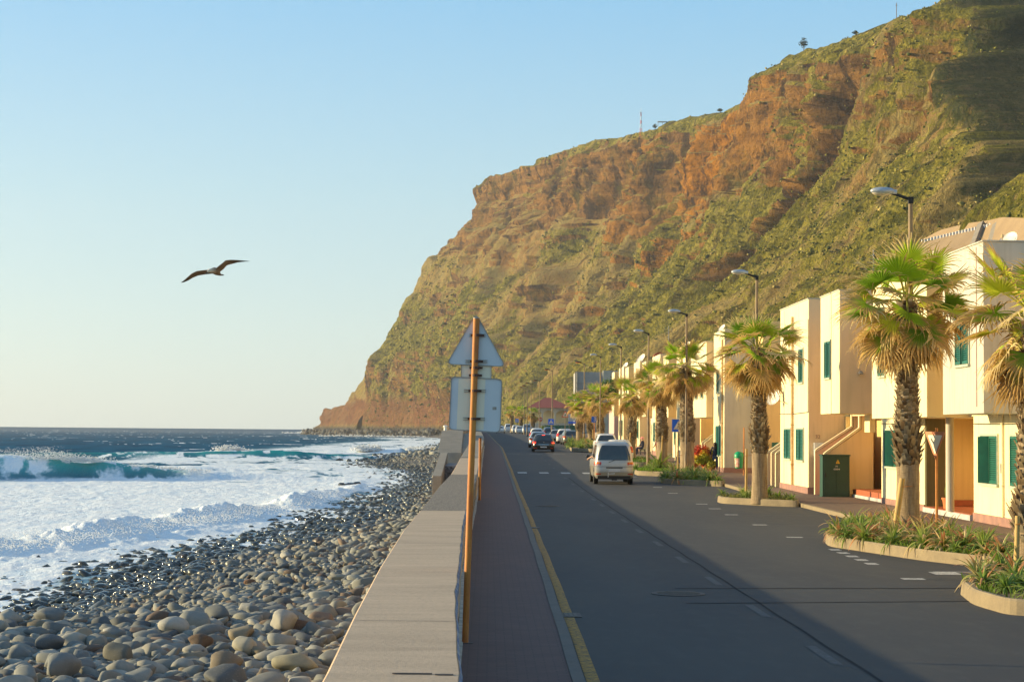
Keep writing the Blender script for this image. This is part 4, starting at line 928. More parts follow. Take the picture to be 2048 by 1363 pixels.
def text(name, s, size, loc, rot, mat, parent=None, ext=.004, sx=1.0):
    cu = bpy.data.curves.new(name, 'FONT'); cu.body = s; cu.size = size; cu.extrude = ext; cu.align_x = 'CENTER'; cu.align_y = 'CENTER'
    o = bpy.data.objects.new(name, cu); C.objects.link(o); me = bpy.data.meshes.new_from_object(o.evaluated_get(bpy.context.evaluated_depsgraph_get())); bpy.data.objects.remove(o); bpy.data.curves.remove(cu)
    o = link_mesh(name, me, mat, parent); o.location = loc; o.rotation_euler = rot; o.scale = (sx, 1, 1); return o
text('house_number', '32', .2, (12.66-h3_.location.x, 69.27-h3_.location.y, 2.36-h3_.location.z), (R(90), 0, 0), M['plinth'], h3_)
# --- fourth: set back, grey end wall
h4_ = thing('terraced_house', (14, 96, .2), 'seafront house with a shaded grey end wall above the green litter bin', 'house', HG)
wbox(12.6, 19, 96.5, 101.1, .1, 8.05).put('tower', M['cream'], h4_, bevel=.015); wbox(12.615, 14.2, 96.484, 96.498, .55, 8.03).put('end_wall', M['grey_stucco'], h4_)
wbox(12.58, 14.2, 96.44, 96.48, .1, .62).put('plinth', M['plinth'], h4_); plinth(h4_, 12.6, 96.5, 101.1, .1, .62)
wbox(14.22, 20, 93.5, 96.6, .1, 8.3).put('main_block', M['orange'], h4_); wbox(15.9, 20, 76.1, 93.4, .1, 7.0).put('rear_wing', M['peach'], h4_)
wbox(14.7, 15.2, 93.46, 93.498, 1.35, 2.0).put('window', M['shutter'], h4_)
for k, y in enumerate((77.1, 78.4, 79.7)): stairs_par(h4_, y, 12.3+.02*k, 13.7, .0, 0, 2.3)
shutter(h4_, 12.6, 97.4, 99.9, 1.25, 2.85, False, 3); pipe(h4_, 12.6, 96.9, .6, 7.5); dish(h4_, (13.0, 100.5, 8.25), .3, -110, 35)
shutter(h4_, 12.6, 98.6, 99.6, 4.7, 5.9)
# --- fifth
h5_ = thing('terraced_house', (13.5, 106, .3), 'seafront house with cream jutting box above the red flowering bush', 'house', HG)
wbox(12.2, 15, 101.2, 109, 3.35, 7.6).put('upper_box', M['cream'], h5_, bevel=.015); wbox(12.215, 12.9, 101.184, 101.198, 3.36, 7.58).put('box_end', M['peach'], h5_)
wbox(13.3, 19, 101.12, 103, .2, 3.33).put('ground_floor', M['cream'], h5_); wbox(14.6, 19, 103.01, 111, .2, 3.33).put('recess_back', M['peach'], h5_)
wbox(13.0, 14.59, 110.5, 111, .2, 3.33).put('recess_side', M['orange'], h5_); wbox(13.9, 19, 101.12, 111, 3.36, 7.2).put('upper_floor', M['peach'], h5_)
stairs_par(h5_, 106, 12.7, 14.0, .0, 0, 2.3, 'cream'); stairs_par(h5_, 107.3, 12.7, 14.0, .0, 0, 2.3, 'peach')
for a in (102.6, 105.6): shutter(h5_, 12.2, a, a+.9, 4.5, 5.75)
wbox(13.2, 13.9, 110.44, 110.48, 1.0, 2.1).put('window', M['shutter'], h5_)
wbox(12.8, 13.28, 101.6, 102.8, .2, 1.45).put('ledge', M['cream'], h5_)
# --- far run of the terrace
def far_house(y0, label, dish_r, tower_first=True, X=12.35, top=7.4):
    g = float(zr(y0)); h = thing('terraced_house', (13.5, y0+8, g+.1), label, 'house', HG)
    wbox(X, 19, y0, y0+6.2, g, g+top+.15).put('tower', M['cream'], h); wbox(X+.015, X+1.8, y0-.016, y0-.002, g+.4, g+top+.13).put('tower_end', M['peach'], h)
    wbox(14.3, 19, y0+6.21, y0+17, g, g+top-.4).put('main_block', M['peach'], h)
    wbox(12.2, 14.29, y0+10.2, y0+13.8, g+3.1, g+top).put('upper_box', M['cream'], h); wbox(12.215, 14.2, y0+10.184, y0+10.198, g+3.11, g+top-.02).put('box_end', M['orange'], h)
    wbox(13.2, 14.29, y0+13.9, y0+17, g, g+3.0).put('porch_wall', M['cream'], h)
    plinth(h, X, y0, y0+6.2, g, g+.5)
    for a in (.8, 3.6):
        shutter(h, X, y0+a, y0+a+1.4, g+1.2, g+2.6, False, 2)
    shutter(h, X, y0+2.2, y0+3.2, g+4.3, g+5.6); shutter(h, 12.2, y0+11.5, y0+12.5, g+4.3, g+5.6); shutter(h, 13.2, y0+14.6, y0+15.8, g+1.2, g+2.5)
    pipe(h, X, y0+2.4, g+.5, g+7); stairs_par(h, y0+8.2, 12.5, 13.8, .0, 0, 2.3, 'cream')
    if dish_r: dish(h, (12.9, y0+5, g+top+.55*dish_r+.1), dish_r, -115, 35)
    return h
far_house(112.5, 'far seafront house whose cream front shows between the two leaning palms', .35)
far_house(130.2, 'more distant seafront house, brick-red arch on its roof edge', .0)
far_house(147.8, 'distant seafront house with a big white dish on its roof corner', .55)
far_house(165.6, 'farthest house of the terrace, small dish on its end wall', .42)
rv_ = thing('roof_vent', (12.9, 137, float(zr(137))+7.5), 'brick-red arched vent on the roof of a distant house', 'roof vent')
m = MB(); m.prism([(.45*math.cos(math.pi*k/8), .4*math.sin(math.pi*k/8)) for k in range(9)], -.3, .3, 'y'); m.build('arch', M['tile'], rv_)
# --- shop with awning, far houses
g = float(zr(196)); sh = thing('shop', (14, 200, g), 'pinkish low building with a yellow awning at the end of the terrace', 'shop')
wbox(12.9, 19, 186, 194, g, g+4.6).put('wall', simple('pink_stucco', (.62, .42, .38), .9, (.55, .37, .33), 3), sh); wbox(12.2, 14, 185.5, 187, g+4.6, g+4.9).put('slab', M['white_paint'], sh)
m = WB(); m.prism([(12.0, 3.0+g), (16.5, 4.6+g), (16.5, 4.75+g), (12.0, 3.15+g)], 196, 214, 'y'); m.put('awning', simple('yellow_canvas', (.75, .48, .12), .8), sh)
m = WB(); [m.tube([(12.3, y, g), (12.3, y, g+3.1)], .06, 8) for y in (196.3, 205, 213.6)]; m.put('awning_posts', M['pipe'], sh)
wbox(15.0, 19, 196, 214, g, g+3.2).put('back_wall', M['grey_stucco'], sh); wbox(12.2, 12.5, 196.5, 213, g, g+1.2).put('low_wall', M['conc'], sh)
gb = thing('grey_block', (23, 400, 2), 'large plain grey building behind the lamp posts at the foot of the slope', 'building')
wbox(19.3, 28.0, 398, 414, 2, 15.6).put('wall', simple('grey_render', (.36, .36, .35), .9, (.30, .30, .30), 1.2, space='world'), gb); wbox(25.0, 28.3, 396.5, 397.99, 2, 15.9).put('corner_tower', M['grey_stucco'], gb)
m = WB(); [m.box(19.1, 28.2, 397.9, 397.99, 13.0-k*1.1, 13.15-k*1.1) for k in range(6)]; m.put('wall_bands', M['rail'], gb); wbox(18.9, 19.2, 397.5, 398, 2, 15.7).put('corner_post', M['conc'], gb)
# red-roofed villa
vh = thing('villa', (14, 420, 2.1), 'two-storey villa with a red hipped roof and arched veranda at the end of the road', 'house')
z0 = 2.1; m = WB(); m.box(9.6, 18.4, 421.5, 430, z0, 7.85); m.put('wall', M['cream'], vh)
m = WB()
xsn = [9.4, 12.3, 15.3, 18.6]
for k in range(3):
    a, b = xsn[k]+.18, xsn[k+1]-.18; cxx, rr = (a+b)/2, (b-a)/2
    arc = [(cxx+rr*math.cos(math.pi*(1-q/10)), 6.2+1.1*math.sin(math.pi*(1-q/10))) for q in range(11)]
    m.prism(arc+[(b+.01, 7.85), (a-.01, 7.85)], 419, 419.3, 'y')
for x in xsn: m.box(x-.19, x+.19, 418.98, 419.32, z0, 7.84)
m.put('arcade', M['grey_stucco'], vh); wbox(9.4, 18.6, 418.9, 419.35, z0, 4.3).put('balustrade', M['grey_stucco'], vh)
wbox(9.3, 18.7, 419.36, 421.49, 4.0, 4.3).put('veranda_floor', M['conc'], vh)
m = WB(); m.add([(8.6, 418, 7.86), (19.6, 418, 7.86), (19.6, 431, 7.86), (8.6, 431, 7.86), (13.0, 424.5, 10.3), (14.4, 424.5, 10.3)], [(0, 3, 2, 1), (0, 1, 5, 4), (1, 2, 5), (2, 3, 4, 5), (3, 0, 4)])
roofm = simple('red_roof_tiles', (.36, .085, .06), .8, (.28, .07, .05), 14, space='world'); m.put('roof', roofm, vh)
wbox(18.7, 26, 423, 430, z0, 7.0).put('wing', M['grey_stucco'], vh); m = WB(); m.add([(18.3, 422.4, 7.01), (26.4, 422.4, 7.01), (26.4, 431, 7.01), (18.3, 431, 7.01), (19.2, 426.5, 8.7), (26.4, 426.5, 8.7)], [(0, 3, 2, 1), (0, 1, 5, 4), (1, 2, 5), (2, 3, 4, 5), (3, 0, 4)]); m.put('wing_roof', roofm, vh)
gf = thing('green_fence', (13, 330, 1.9), 'solid green boarded fence behind the parked cars', 'fence')
m = WB(); [m.box(10.2+k*.62, 10.8+k*.62, 330, 330.05, 1.8, 3.55) for k in range(11)]; m.put('boards', simple('green_boards', (.03, .16, .09), .7, (.025, .12, .07), 4), gf)
m = WB(); [m.box(10.15+k*1.24, 10.25+k*1.24, 330.06, 330.14, 1.8, 3.65) for k in range(6)]; m.put('posts', M['conc'], gf)
bb = thing('billboard', (13, 290, 1.8), 'white notice board with red heading and blue foot strip behind the green fence', 'billboard')
g = 1.7; k_ = 290/3600
wbox(158*k_, 171*k_, 290, 290.1, 2.5+20*k_, 2.5+39*k_).put('board', M['white_paint'], bb); wbox(158*k_, 171*k_, 289.96, 289.995, 2.5+34*k_, 2.5+39*k_).put('red_strip', M['sign_red'], bb)
m = WB(); [m.box(159*k_, 170*k_, 289.97, 289.996, 2.5+(22+i*2.6)*k_, 2.5+(23.2+i*2.6)*k_) for i in range(4)]; m.put('printed_lines', simple('grey_print', (.25, .32, .38), .8), bb)
wbox(172*k_, 182*k_, 290, 290.1, 2.5+22*k_, 2.5+34*k_).put('board', M['white_paint'], bb); wbox(158*k_, 178*k_, 289.9, 290.0, 2.5+15.2*k_, 2.5+19*k_).put('blue_strip', M['sign_blue'], bb)
m = WB(); [m.box(x*k_, (x+1)*k_, 290.1, 290.2, 1.6, 2.5+34*k_) for x in (160, 178)]; m.put('legs', M['conc'], bb)
# ================================================================== street furniture
LG = 'street lamps along the pavement'
def lamp(X, Y, label, dark=False, H=8.1, armx=.42, s=1.0):
    g = float(zr(Y)); t_ = thing('street_lamp', (X, Y, g), label, 'street lamp', LG)
    m = MB(); m.tube([(0, 0, 0), (0, 0, 1.2), (0, 0, 1.25), (0, 0, H)], [.10, .10, .07, .05], 10); m.build('pole', M['lamp_pole'], t_, smooth='auto')
    m = MB(); m.tube([(0, 0, H-.04), (-.15, 0, H+.01), (-armx, 0, H+.10)], .035, 8); m.box(-.055, .055, -.055, .055, H-.14, H+.02); m.build('arm', M['dark'] if not dark else M['lamp_pole'], t_, smooth='auto')
    hd = MB(); hd.ell((-armx-.22, 0, H+.15), (.29, .14, .09), 16, 8); hd.tube([(-armx+.1, 0, H+.12), (-armx-.1, 0, H+.14)], .06, 8)
    ho = hd.build('lamp_head', M['lamp_head_dark'] if dark else M['lamp_head'], t_, smooth=True)
    m = MB(); m.ell((-armx-.25, 0, H+.11), (.22, .11, .07), 14, 6); m.build('lens', M['lamp_glass'] if not dark else M['amber'], ho, smooth=True); return t_
ll = [(9.6, 40.9, 'nearest and tallest street lamp, behind the big palm at right', 0), (9.6, 64.6, 'street lamp standing behind the second palm from the front', 0), (9.6, 87.7, 'street lamp rising out of the third palm', 0), (9.6, 108.7, 'street lamp just left of the leaning palms', 0),
      (9.6, 131.5, 'street lamp before the house with the big white dish', 0), (9.55, 155, 'street lamp in front of the grey building', 0), (9.3, 176.5, 'street lamp with a rusty dark head left of the grey building', 1), (7.15, 205, 'rusty-headed street lamp carrying the blue crossing sign', 1),
      (7.3, 262, 'thin far street lamp in front of the villa roof', 1), (6.5, 281, 'second thin far lamp left of the villa', 1), (6.3, 300, 'third thin far lamp above the farthest palms', 1), (6.1, 315, 'farthest street lamp on the road', 1)]
for X, Y, lb, dk in ll: lamp(X, Y, lb, bool(dk), H=7.9 if Y < 50 else 8.1)
# --- foreground sign seen from behind
fs = thing('road_sign', (-.30, 3600*2.415/421, .085), 'rusty sign post with triangular, small and square sign backs, leaning by the sea wall', 'road sign')
k_ = 3600*2.415/421; U = k_/3600
def SP(px, py):
    p = at(px, py, k_); return np.array((p[0]-fs.location.x, 0, p[2]-.085))
b0, t0 = SP(930, 1283), SP(953, 637); m = MB(); m.tube([tuple(b0-(0, 0, .05)), tuple(t0)], .037, 16); po = m.build('pole', M['rust'], fs, smooth='auto')
m = MB(); m.tube([tuple(t0-(0, 0, .0)), tuple(t0+(0, 0, .012))], .04, 14); m.build('pole_cap', M['metal_edge'], po)
def rpoly(pts, r, n=5):
    out = []
    for i, p in enumerate(pts):
        p = np.array(p, float); a = np.array(pts[i-1], float)-p; b = np.array(pts[(i+1) % len(pts)], float)-p; a /= np.linalg.norm(a); b /= np.linalg.norm(b)
        for k in range(n+1):
            q = k/n; out.append(tuple(p+a*r*(1-q)**2+b*r*q**2))
    return out
def panel(name, pxs_, r, y0, th, mat, parent):
    pts = [SP(*q)[[0, 2]] for q in pxs_]; poly = rpoly(pts, r); m = MB(); m.prism(poly, y0, y0+th, 'y'); o = m.build(name, mat, parent)
    cxy = np.mean(poly, 0); inn = [tuple(cxy+(np.array(p)-cxy)*.965) for p in poly]; n = len(poly); m = MB()
    vs = [(p[0], y0-.012, p[1]) for p in poly]+[(p[0], y0-.012, p[1]) for p in inn]+[(p[0], y0+th+.004, p[1]) for p in poly]+[(p[0], y0-.0005, p[1]) for p in inn]
    fs_ = []
    for i in range(n):
        j = (i+1) % n; fs_ += [(i, j, n+j, n+i), (i, 2*n+i, 2*n+j, j), (n+i, n+j, 3*n+j, 3*n+i)]
    m.add(vs, fs_); m.build('rim', M['metal_edge'], o, fix=True); return o
yq = .050
tp = panel('triangle_panel', [(952, 625), (1012, 733), (892, 728)], .075, yq, .004, M['galv'], fs)
sp_ = panel('small_panel', [(922, 728), (983, 730), (983, 757), (922, 755)], .012, yq+.012, .004, M['galv_strip'], fs)
sq = panel('square_panel', [(902, 752), (1005, 757), (1001, 865), (897, 859)], .05, yq, .004, M['galv'], fs)
def band(x0, x1, x2, x3, yt, yb):
    P = [SP(x0, yt), SP(x1, yt), SP(x3, yb), SP(x2, yb)]; m = MB(); m.add([(p[0], yq-.0015, p[2]) for p in P], [(0, 1, 2, 3)]); m.build('pale_band', M['galv_strip'], sq, fix=False)  # paler band over part of the square sign's back
band(917, 971, 913, 967, 757, 859)
m = MB(); a, b = SP(985, 812), SP(993, 812); m.box(a[0], b[0], yq-.003, yq-.0015, SP(988, 819)[2], SP(988, 813)[2]); m.build('sticker', M['rail'], sq)
def clamp(px, py, w, rail=True):
    c = SP(px, py)
    if rail:
        m = MB()
        for dz in (-.012, .012): m.box(c[0]-w*U, c[0]+w*U, yq-.022, yq-.002, c[2]+dz-.004, c[2]+dz+.004)
        m.build('rail', M['rail'], fs)
    m = MB(); m.lathe((c[0], 0, c[2]), [(.037, -.014), (.046, -.014), (.046, .014), (.037, .014)], 18); m.box(c[0]-.075, c[0]-.03, yq-.03, yq-.005, c[2]-.012, c[2]+.012); m.box(c[0]+.03, c[0]+.075, yq-.03, yq-.005, c[2]-.012, c[2]+.012)
    m.build('clamp', M['clamp'], fs, smooth='auto')
for q in ((955, 670, 16, 1), (953, 722, 22, 1), (952, 735, 10, 0), (951, 750, 10, 0), (950, 781, 22, 1), (948, 837, 22, 1)): clamp(*q)
m = MB(); m.box(b0[0]-.09, b0[0]+.09, -.09, .09, -.002, .006); m.build('base_plate', M['iron'], fs)
# second rusty post by the wall
pp = thing('post', (wr(60)+.12, 62, .12), 'bare rusty orange post standing against the wall beyond the sign', 'post')
m = MB(); m.tube([(0, 0, -.05), (0, 0, 2.1)], .045, 12); m.build('shaft', M['rust'], pp, smooth='auto'); m = MB(); m.tube([(0, 0, 2.1), (0, 0, 2.13)], .05, 12); m.build('cap', M['clamp'], pp)
# --- small signs
def sq_sign(X, Y, z, size, label, sym, pole=None, rot=0.0):
    g = float(zr(Y)); t_ = thing('traffic_sign', (X, Y, g), label, 'sign', rz=rot); s_ = size/2
    if pole: m = MB(); m.tube([(0, .03, 0), (0, .03, z-g+s_)], .035, 8); m.build('pole', M[pole], t_)
    m = MB(); m.box(-s_, s_, -.015, 0, z-g-s_, z-g+s_); pn = m.build('panel', M['sign_blue'], t_)
    zc = z-g
    if sym == 'walk':
        m = MB(); m.prism([(-.78*s_, zc-.62*s_), (.78*s_, zc-.62*s_), (0, zc+.75*s_)], -.020, -.016, 'y'); m.build('white_triangle', M['sign_face'], pn)
        m = MB(); m.ell((0.02*s_, -.022, zc+.22*s_), (.09*s_, .004, .09*s_), 10, 6); m.prism([(-.08*s_, zc+.1*s_), (.1*s_, zc+.1*s_), (.08*s_, zc-.15*s_), (.25*s_, zc-.45*s_), (.14*s_, zc-.47*s_), (.0, zc-.22*s_), (-.16*s_, zc-.5*s_), (-.27*s_, zc-.46*s_), (-.06*s_, zc-.12*s_)], -.024, -.021, 'y')
        [m.box(-.55*s_+k*.28*s_, -.42*s_+k*.28*s_, -.023, -.0205, zc-.58*s_, zc-.5*s_) for k in range(5)]; m.build('walking_figure', M['black'], pn)
    else: text('numeral', sym, size*.9, (0.03, -.02, zc), (R(90), 0, 0), M['sign_face'], pn, .003)
    m = MB(); [m.box(*q) for q in ((-s_-.01, s_+.01, -.018, .003, zc+s_, zc+s_+.02), (-s_-.01, s_+.01, -.018, .003, zc-s_-.02, zc-s_))]; m.build('rim', M['sign_face'], pn); return t_
sq_sign(9.47, 90.2, 2.5+13*90.2/3600+.0, .62, 'blue pedestrian crossing sign half hidden behind the third palm', 'walk', 'lamp_pole')
sq_sign(6.86, 200, 2.5+18.5*200/3600, .62, 'blue crossing sign above the dark hatchback', 'walk', 'lamp_pole')
sq_sign(5.1, 333, 2.5+20.5*333/3600, .62, 'tiny far blue crossing sign by the farthest palms', 'walk', 'lamp_pole')
sq_sign(9.35, 160, 2.5+24*160/3600, .55, 'small blue sign with a white 3 on an orange post', '3', 'rust')
def tri_sign(X, Y, zc, s_, label, inverted=False, rz=0.0, pole='lamp_pole', mark=None):
    g = float(zr(Y)); t_ = thing('traffic_sign', (X, Y, g+.1), label, 'sign', rz=rz); z = zc-g-.1; f = -1 if inverted else 1
    m = MB(); m.tube([(0, .04, 0), (0, .04, z+s_*.55)], .03, 10); m.build('pole', M[pole], t_, smooth='auto')
    out = rpoly([(-s_*.55, z-f*s_*.42), (s_*.55, z-f*s_*.42), (0, z+f*s_*.58)], .05); m = MB(); m.prism(out, -.006, .0, 'y'); pn = m.build('panel', M['faded_red' if inverted else 'sign_red'], t_)
    inn = [(x*.70, z+(q-z)*.70) for x, q in out]; m = MB(); m.prism(inn, -.010, -.0065, 'y'); m.build('white_field', M['sign_face'], pn)
    if mark: m = MB(); m.ell((0, -.013, z+.06), (.04, .003, .04), 8, 5); m.prism([(-.05, z+.02), (.05, z+.02), (.09, z-.16), (.03, z-.16), (0, z-.06), (-.03, z-.16), (-.09, z-.16)], -.0145, -.011, 'y'); m.build('figure', M['black'], pn)
    return t_
tri_sign((1873-979.5)/3600*40.5, 40.5, 2.5+(868.3-886)*40.5/3600, .62, 'narrow inverted triangle sign with red border standing in the aloe bed', True, R(-62), 'rust')
tri_sign(7.75, 184, 2.5+(862-829)*184/3600, .68, 'red bordered triangular warning sign above the parked cars', False, 0, 'lamp_pole', True)
rs_ = thing('traffic_sign', (9.5, 335, 1.9), 'tiny round red sign in front of the villa', 'sign'); m = MB(); m.tube([(0, .05, 0), (0, .05, 2.9)], .04, 8); m.build('pole', M['lamp_pole'], rs_); m = MB(); m.lathe((0, 0, 2.75), [(.42, -.02), (.42, .0)], 18, 'y'); pn = m.build('panel', M['sign_red'], rs_); m = MB(); m.box(-.28, .28, -.03, -.021, 2.68, 2.82); m.build('bar', M['sign_face'], pn)
# --- litter bin
lb_ = thing('litter_bin', (12.95, 92.5, float(zr(92.5))+.12), 'green litter bin with a poster hung on a thin rusty post', 'litter bin')
m = MB(); m.tube([(.14, 0, 0), (.14, 0, 2.45)], .035, 10); m.build('post', M['rust'], lb_)
m = MB(); m.lathe((-.12, -.05, 0), [(.17, .35), (.20, .37), (.235, .95)], 18); bn = m.build('bin', M['green_bin'], lb_, smooth='auto')
m = MB(); m.lathe((-.12, -.05, 0), [(.25, .955), (.25, 1.0), (.22, 1.12), (.12, 1.2), (.02, 1.22)], 18); m.build('lid', M['green_bin'], bn, smooth='auto')
m = MB(); [m.add([(-.12+(.215+.03*q)*math.cos(a), -.05+(.215+.03*q)*math.sin(a), .42+.45*q) for a in (R(200), R(225), R(250), R(270)) for q in (0, 1)], [(0, 1, 3, 2), (2, 3, 5, 4), (4, 5, 7, 6)])]; m.build('poster', M['poster'], bn, fix=False)
bpst = thing('short_post', (13.5, 91.5, float(zr(91))+.12), 'short dark brown post standing right of the litter bin', 'post'); m = MB(); m.box(-.08, .08, -.08, .08, 0, .85); m.box(-.1, .1, -.1, .1, .85, .9); m.build('shaft', M['iron'], bpst, bevel=.01)
# --- electrical cabinet
cb = thing('electrical_cabinet', (12.85, 66.9, .14), 'dark green electrical cabinet with yellow warning triangle beside the stair', 'cabinet')
m = MB(); m.box(-.5, .5, -.3, .3, .05, 1.53); m.box(-.53, .53, -.33, .33, 1.53, 1.58); m.box(-.52, .52, -.31, .31, 0, .05); m.build('body', M['cabinet'], cb, bevel=.008)
m = MB(); m.box(-.44, -.005, -.315, -.302, .12, 1.47); m.box(.005, .44, -.315, -.302, .12, 1.47); dr = m.build('door', M['cabinet'], cb, bevel=.004)
m = MB(); m.box(-.42, -.38, -.335, -.316, .75, .9); m.build('handle', M['black'], dr)
m = MB(); m.prism([(-.02, 1.25), (.14, 1.25), (.06, 1.40)], -.320, -.316, 'y'); ws = m.build('warning_triangle', M['yellow_sign'], cb); m = MB(); m.prism([(.05, 1.275), (.07, 1.275), (.065, 1.35), (.055, 1.35)], -.323, -.3205, 'y'); m.build('bolt_mark', M['black'], ws)
text('lettering', 'PT', .08, (.02, -.318, 1.14), (R(90), 0, 0), M['white_paint'], cb); text('lettering', '0004', .08, (.02, -.318, 1.04), (R(90), 0, 0), M['white_paint'], cb, sx=1.5)
# --- stakes
def stake(X, Y, x2, z2, label, r=.045):
    t_ = thing('wooden_stake', (X, Y, float(zr(Y))+.1), label, 'stake', 'wooden stakes propping the palms'); m = MB(); m.tube([(0, 0, -.05), (x2, 0, z2)], [r, r*.92], 10); m.build('stake', M['wood'], t_, smooth='auto')
    m = MB(); m.tube([(x2*.9-.05, -.04, z2*.86), (x2*.9+.02, -.055, z2*.87), (x2*.9+.25, .02, z2*.88)], .008, 5); m.build('tie', M['rust'], t_)
stake(8.95, 39.9, .22, 1.42, 'thick greenish stake leaning on the nearest palm', .065); stake(9.05, 63.4, .02, 1.80, 'straight wooden stake left of the second palm'); stake(9.3, 97.8, .12, 1.95, 'wooden stake leaning left of the fourth palm')
stake(9.1, 86.8, .0, 1.3, 'short stake at the foot of the third palm'); stake(9.1, 117.5, .12, 1.9, 'thin stake left of the fifth palm'); stake(8.85, 30.2, .03, 1.05, 'yellow stake at the right edge of the picture'); stake(9.1, 158, .0, 1.7, 'far stake beside the palms behind the van')
# --- pots
def pot(X, Y, z, r, h, label, plant=None):
    t_ = thing('plant_pot', (X, Y, z), label, 'plant pot'); m = MB(); m.lathe((0, 0, 0), [(r*.68, 0), (r*.93, h*.82), (r*1.05, h*.82), (r*1.08, h), (r*.9, h), (r*.85, h*.8)], 20); m.build('pot', M['terracotta'], t_, smooth='auto')
    if plant == 'spike':
        vs, fs2, cs2 = [], [], []
        for k in range(9):
            a = random.uniform(0, 6.28); L = random.uniform(.35, .62) if k else .75; n = len(vs); lean = random.uniform(.02, .12)
            for i in range(6):
                q = i/5; w_ = .055*(1-q**3)+.002; c0 = np.array((math.cos(a)*(.03+lean*q), math.sin(a)*(.03+lean*q), h*.8+L*q)); s2 = np.array((-math.sin(a), math.cos(a), 0))*w_
                vs += [c0-s2, c0+s2]; cs2 += [(.10, .2, .03), (.34, .38, .05)]
            fs2 += [(n+2*i, n+2*i+1, n+2*i+3, n+2*i+2) for i in range(5)]
        link_mesh('spiky_leaves', np_mesh('spiky_leaves', vs, fs2, {'Col': np.array(cs2)}), M['leaf'], t_)
    return t_
pot(13.62, 53.4, .30, .17, .33, 'terracotta pot with upright spiky leaves in the open porch', 'spike')
pot(13.0, 102.2, float(zr(102))+1.16, .22, .38, 'orange pot standing on the ledge above the red bush', 'spike'); pot(12.1, 100.2, float(zr(100))+.12, .3, .45, 'big terracotta pot under the red flowering bush'); pot(11.5, 100.4, float(zr(100))+.12, .24, .4, 'smaller orange pot left of the big one under the red bush')
# ---- ridge things
from mathutils.bvhtree import BVHTree
mme = mo.data; bvh = BVHTree.FromPolygons([v.co for v in mme.vertices], [tuple(p.vertices) for p in mme.polygons])
def hit(px, py):
    v = Vector(ray(px, py)).normalized(); r_ = bvh.ray_cast(Vector(CAM), v); return r_[0]
def ridge_at(px, y0=0):
    last = None
    for py in np.arange(600, -60, -1.5):
        q = hit(px, py)
        if q is None: break
        last = (q, py)
    return last
q, py = ridge_at(1282); ms = thing('mast', q, 'red and white lattice mast on the skyline', 'antenna mast'); hh = 36*q.y/3600+1.5
for k in range(5):
    m = MB(); z0_, z1_ = hh*k/5, hh*(k+1)/5; w0 = .75-.09*k*1.5; w1 = w0-.13
    for sx_, sy_ in ((-1, -1), (1, -1), (1, 1), (-1, 1)): m.tube([(sx_*w0, sy_*w0, z0_-(3 if k == 0 else 0)), (sx_*w1, sy_*w1, z1_)], .14, 5)
    m.tube([(-w0, -w0, z0_), (w1, -w1, z1_)], .08, 4); m.tube([(w0, -w0, z0_), (-w1, -w1, z1_)], .08, 4); m.build('lattice_section', M['sign_red'] if k % 2 == 0 else M['white_paint'], ms)
m = MB(); m.tube([(0, 0, hh), (0, 0, hh+3)], .12, 5); m.box(-.8, -.3, -.3, .3, hh-1.5, hh); m.build('antenna', M['white_paint'], ms)
for px, hpx, lb in ((1793, 32, 'thin bare pole on the skyline at upper right'), (1913, 16, 'short pole near the top right of the skyline')):
    q, py = ridge_at(px); t_ = thing('pole', q, lb, 'pole'); m = MB(); m.tube([(0, 0, -3), (0, 0, hpx*q.y/3600)], .16, 6); m.build('shaft', M['lamp_pole'], t_); m = MB(); m.box(-.5, .5, -.1, .1, hpx*q.y/3600-1.2, hpx*q.y/3600-1.0); m.build('crossbar', M['lamp_pole'], t_)
def bush(px, wpx, hpx, label, name='skyline_tree', n=420, loc=None):
    q, py = ridge_at(px) if loc is None else loc; s_ = q.y/3600; W, H = wpx*s_/2, hpx*s_; t_ = thing(name, q, label, 'tree')
    m = MB(); m.tube([(0, 0, -2), (.1*W, 0, H*.4), (-.1*W, 0, H*.7)], [.09*W, .07*W, .03*W], 7); m.tube([(.08*W, 0, H*.35), (.5*W, 0, H*.62)], [.05*W, .02*W], 5); m.tube([(.05*W, 0, H*.35), (-.5*W, .1, H*.6)], [.05*W, .02*W], 5); m.build('trunk', M['iron'], t_)
    a = RNG.random((n, 3))*2-1; a = a[(a**2).sum(1) < 1][:n]; lob = np.array([(-.4, 0, .55), (.35, .2, .6), (0, -.2, .8), (.1, .3, .45)]); c_ = lob[RNG.integers(0, 4, len(a))]
    P_ = c_*(W, W, H)+a*(.55*W, .55*W, .22*H); r_ = RNG.uniform(.05, .13, len(a))*W
    o = blob_cloud('crown', P_, np.stack([r_, r_, r_*.7], 1), M['shrub'], {'Col': np.repeat(np.array([(.03, .045, .015)])*RNG.uniform(.6, 1.5, (len(a), 1)), nv_, 0)}); o.parent = t_
bush(1607, 22, 27, 'lone dark tree on the skyline above the orange cliff'); bush(1310, 12, 12, 'small round tree on the skyline right of the mast'); bush(1711, 16, 9, 'low dark bush on the skyline at upper right', 'skyline_bush'); bush(1440, 14, 8, 'low bush on the skyline left of the orange cliff', 'skyline_bush')
q, py = ridge_at(1325); pg = thing('pergola', q, 'tiny flat-roofed shelter on the skyline beside the mast', 'shelter'); m = MB(); m.box(-3.5, 3.5, -1.5, 1.5, 2.2, 2.5); m.build('roof', M['rail'], pg)
for x in (-3.2, 0, 3.2): m = MB(); m.tube([(x, 0, -1), (x, 0, 2.2)], .15, 6); m.build('leg', M['rail'], pg)
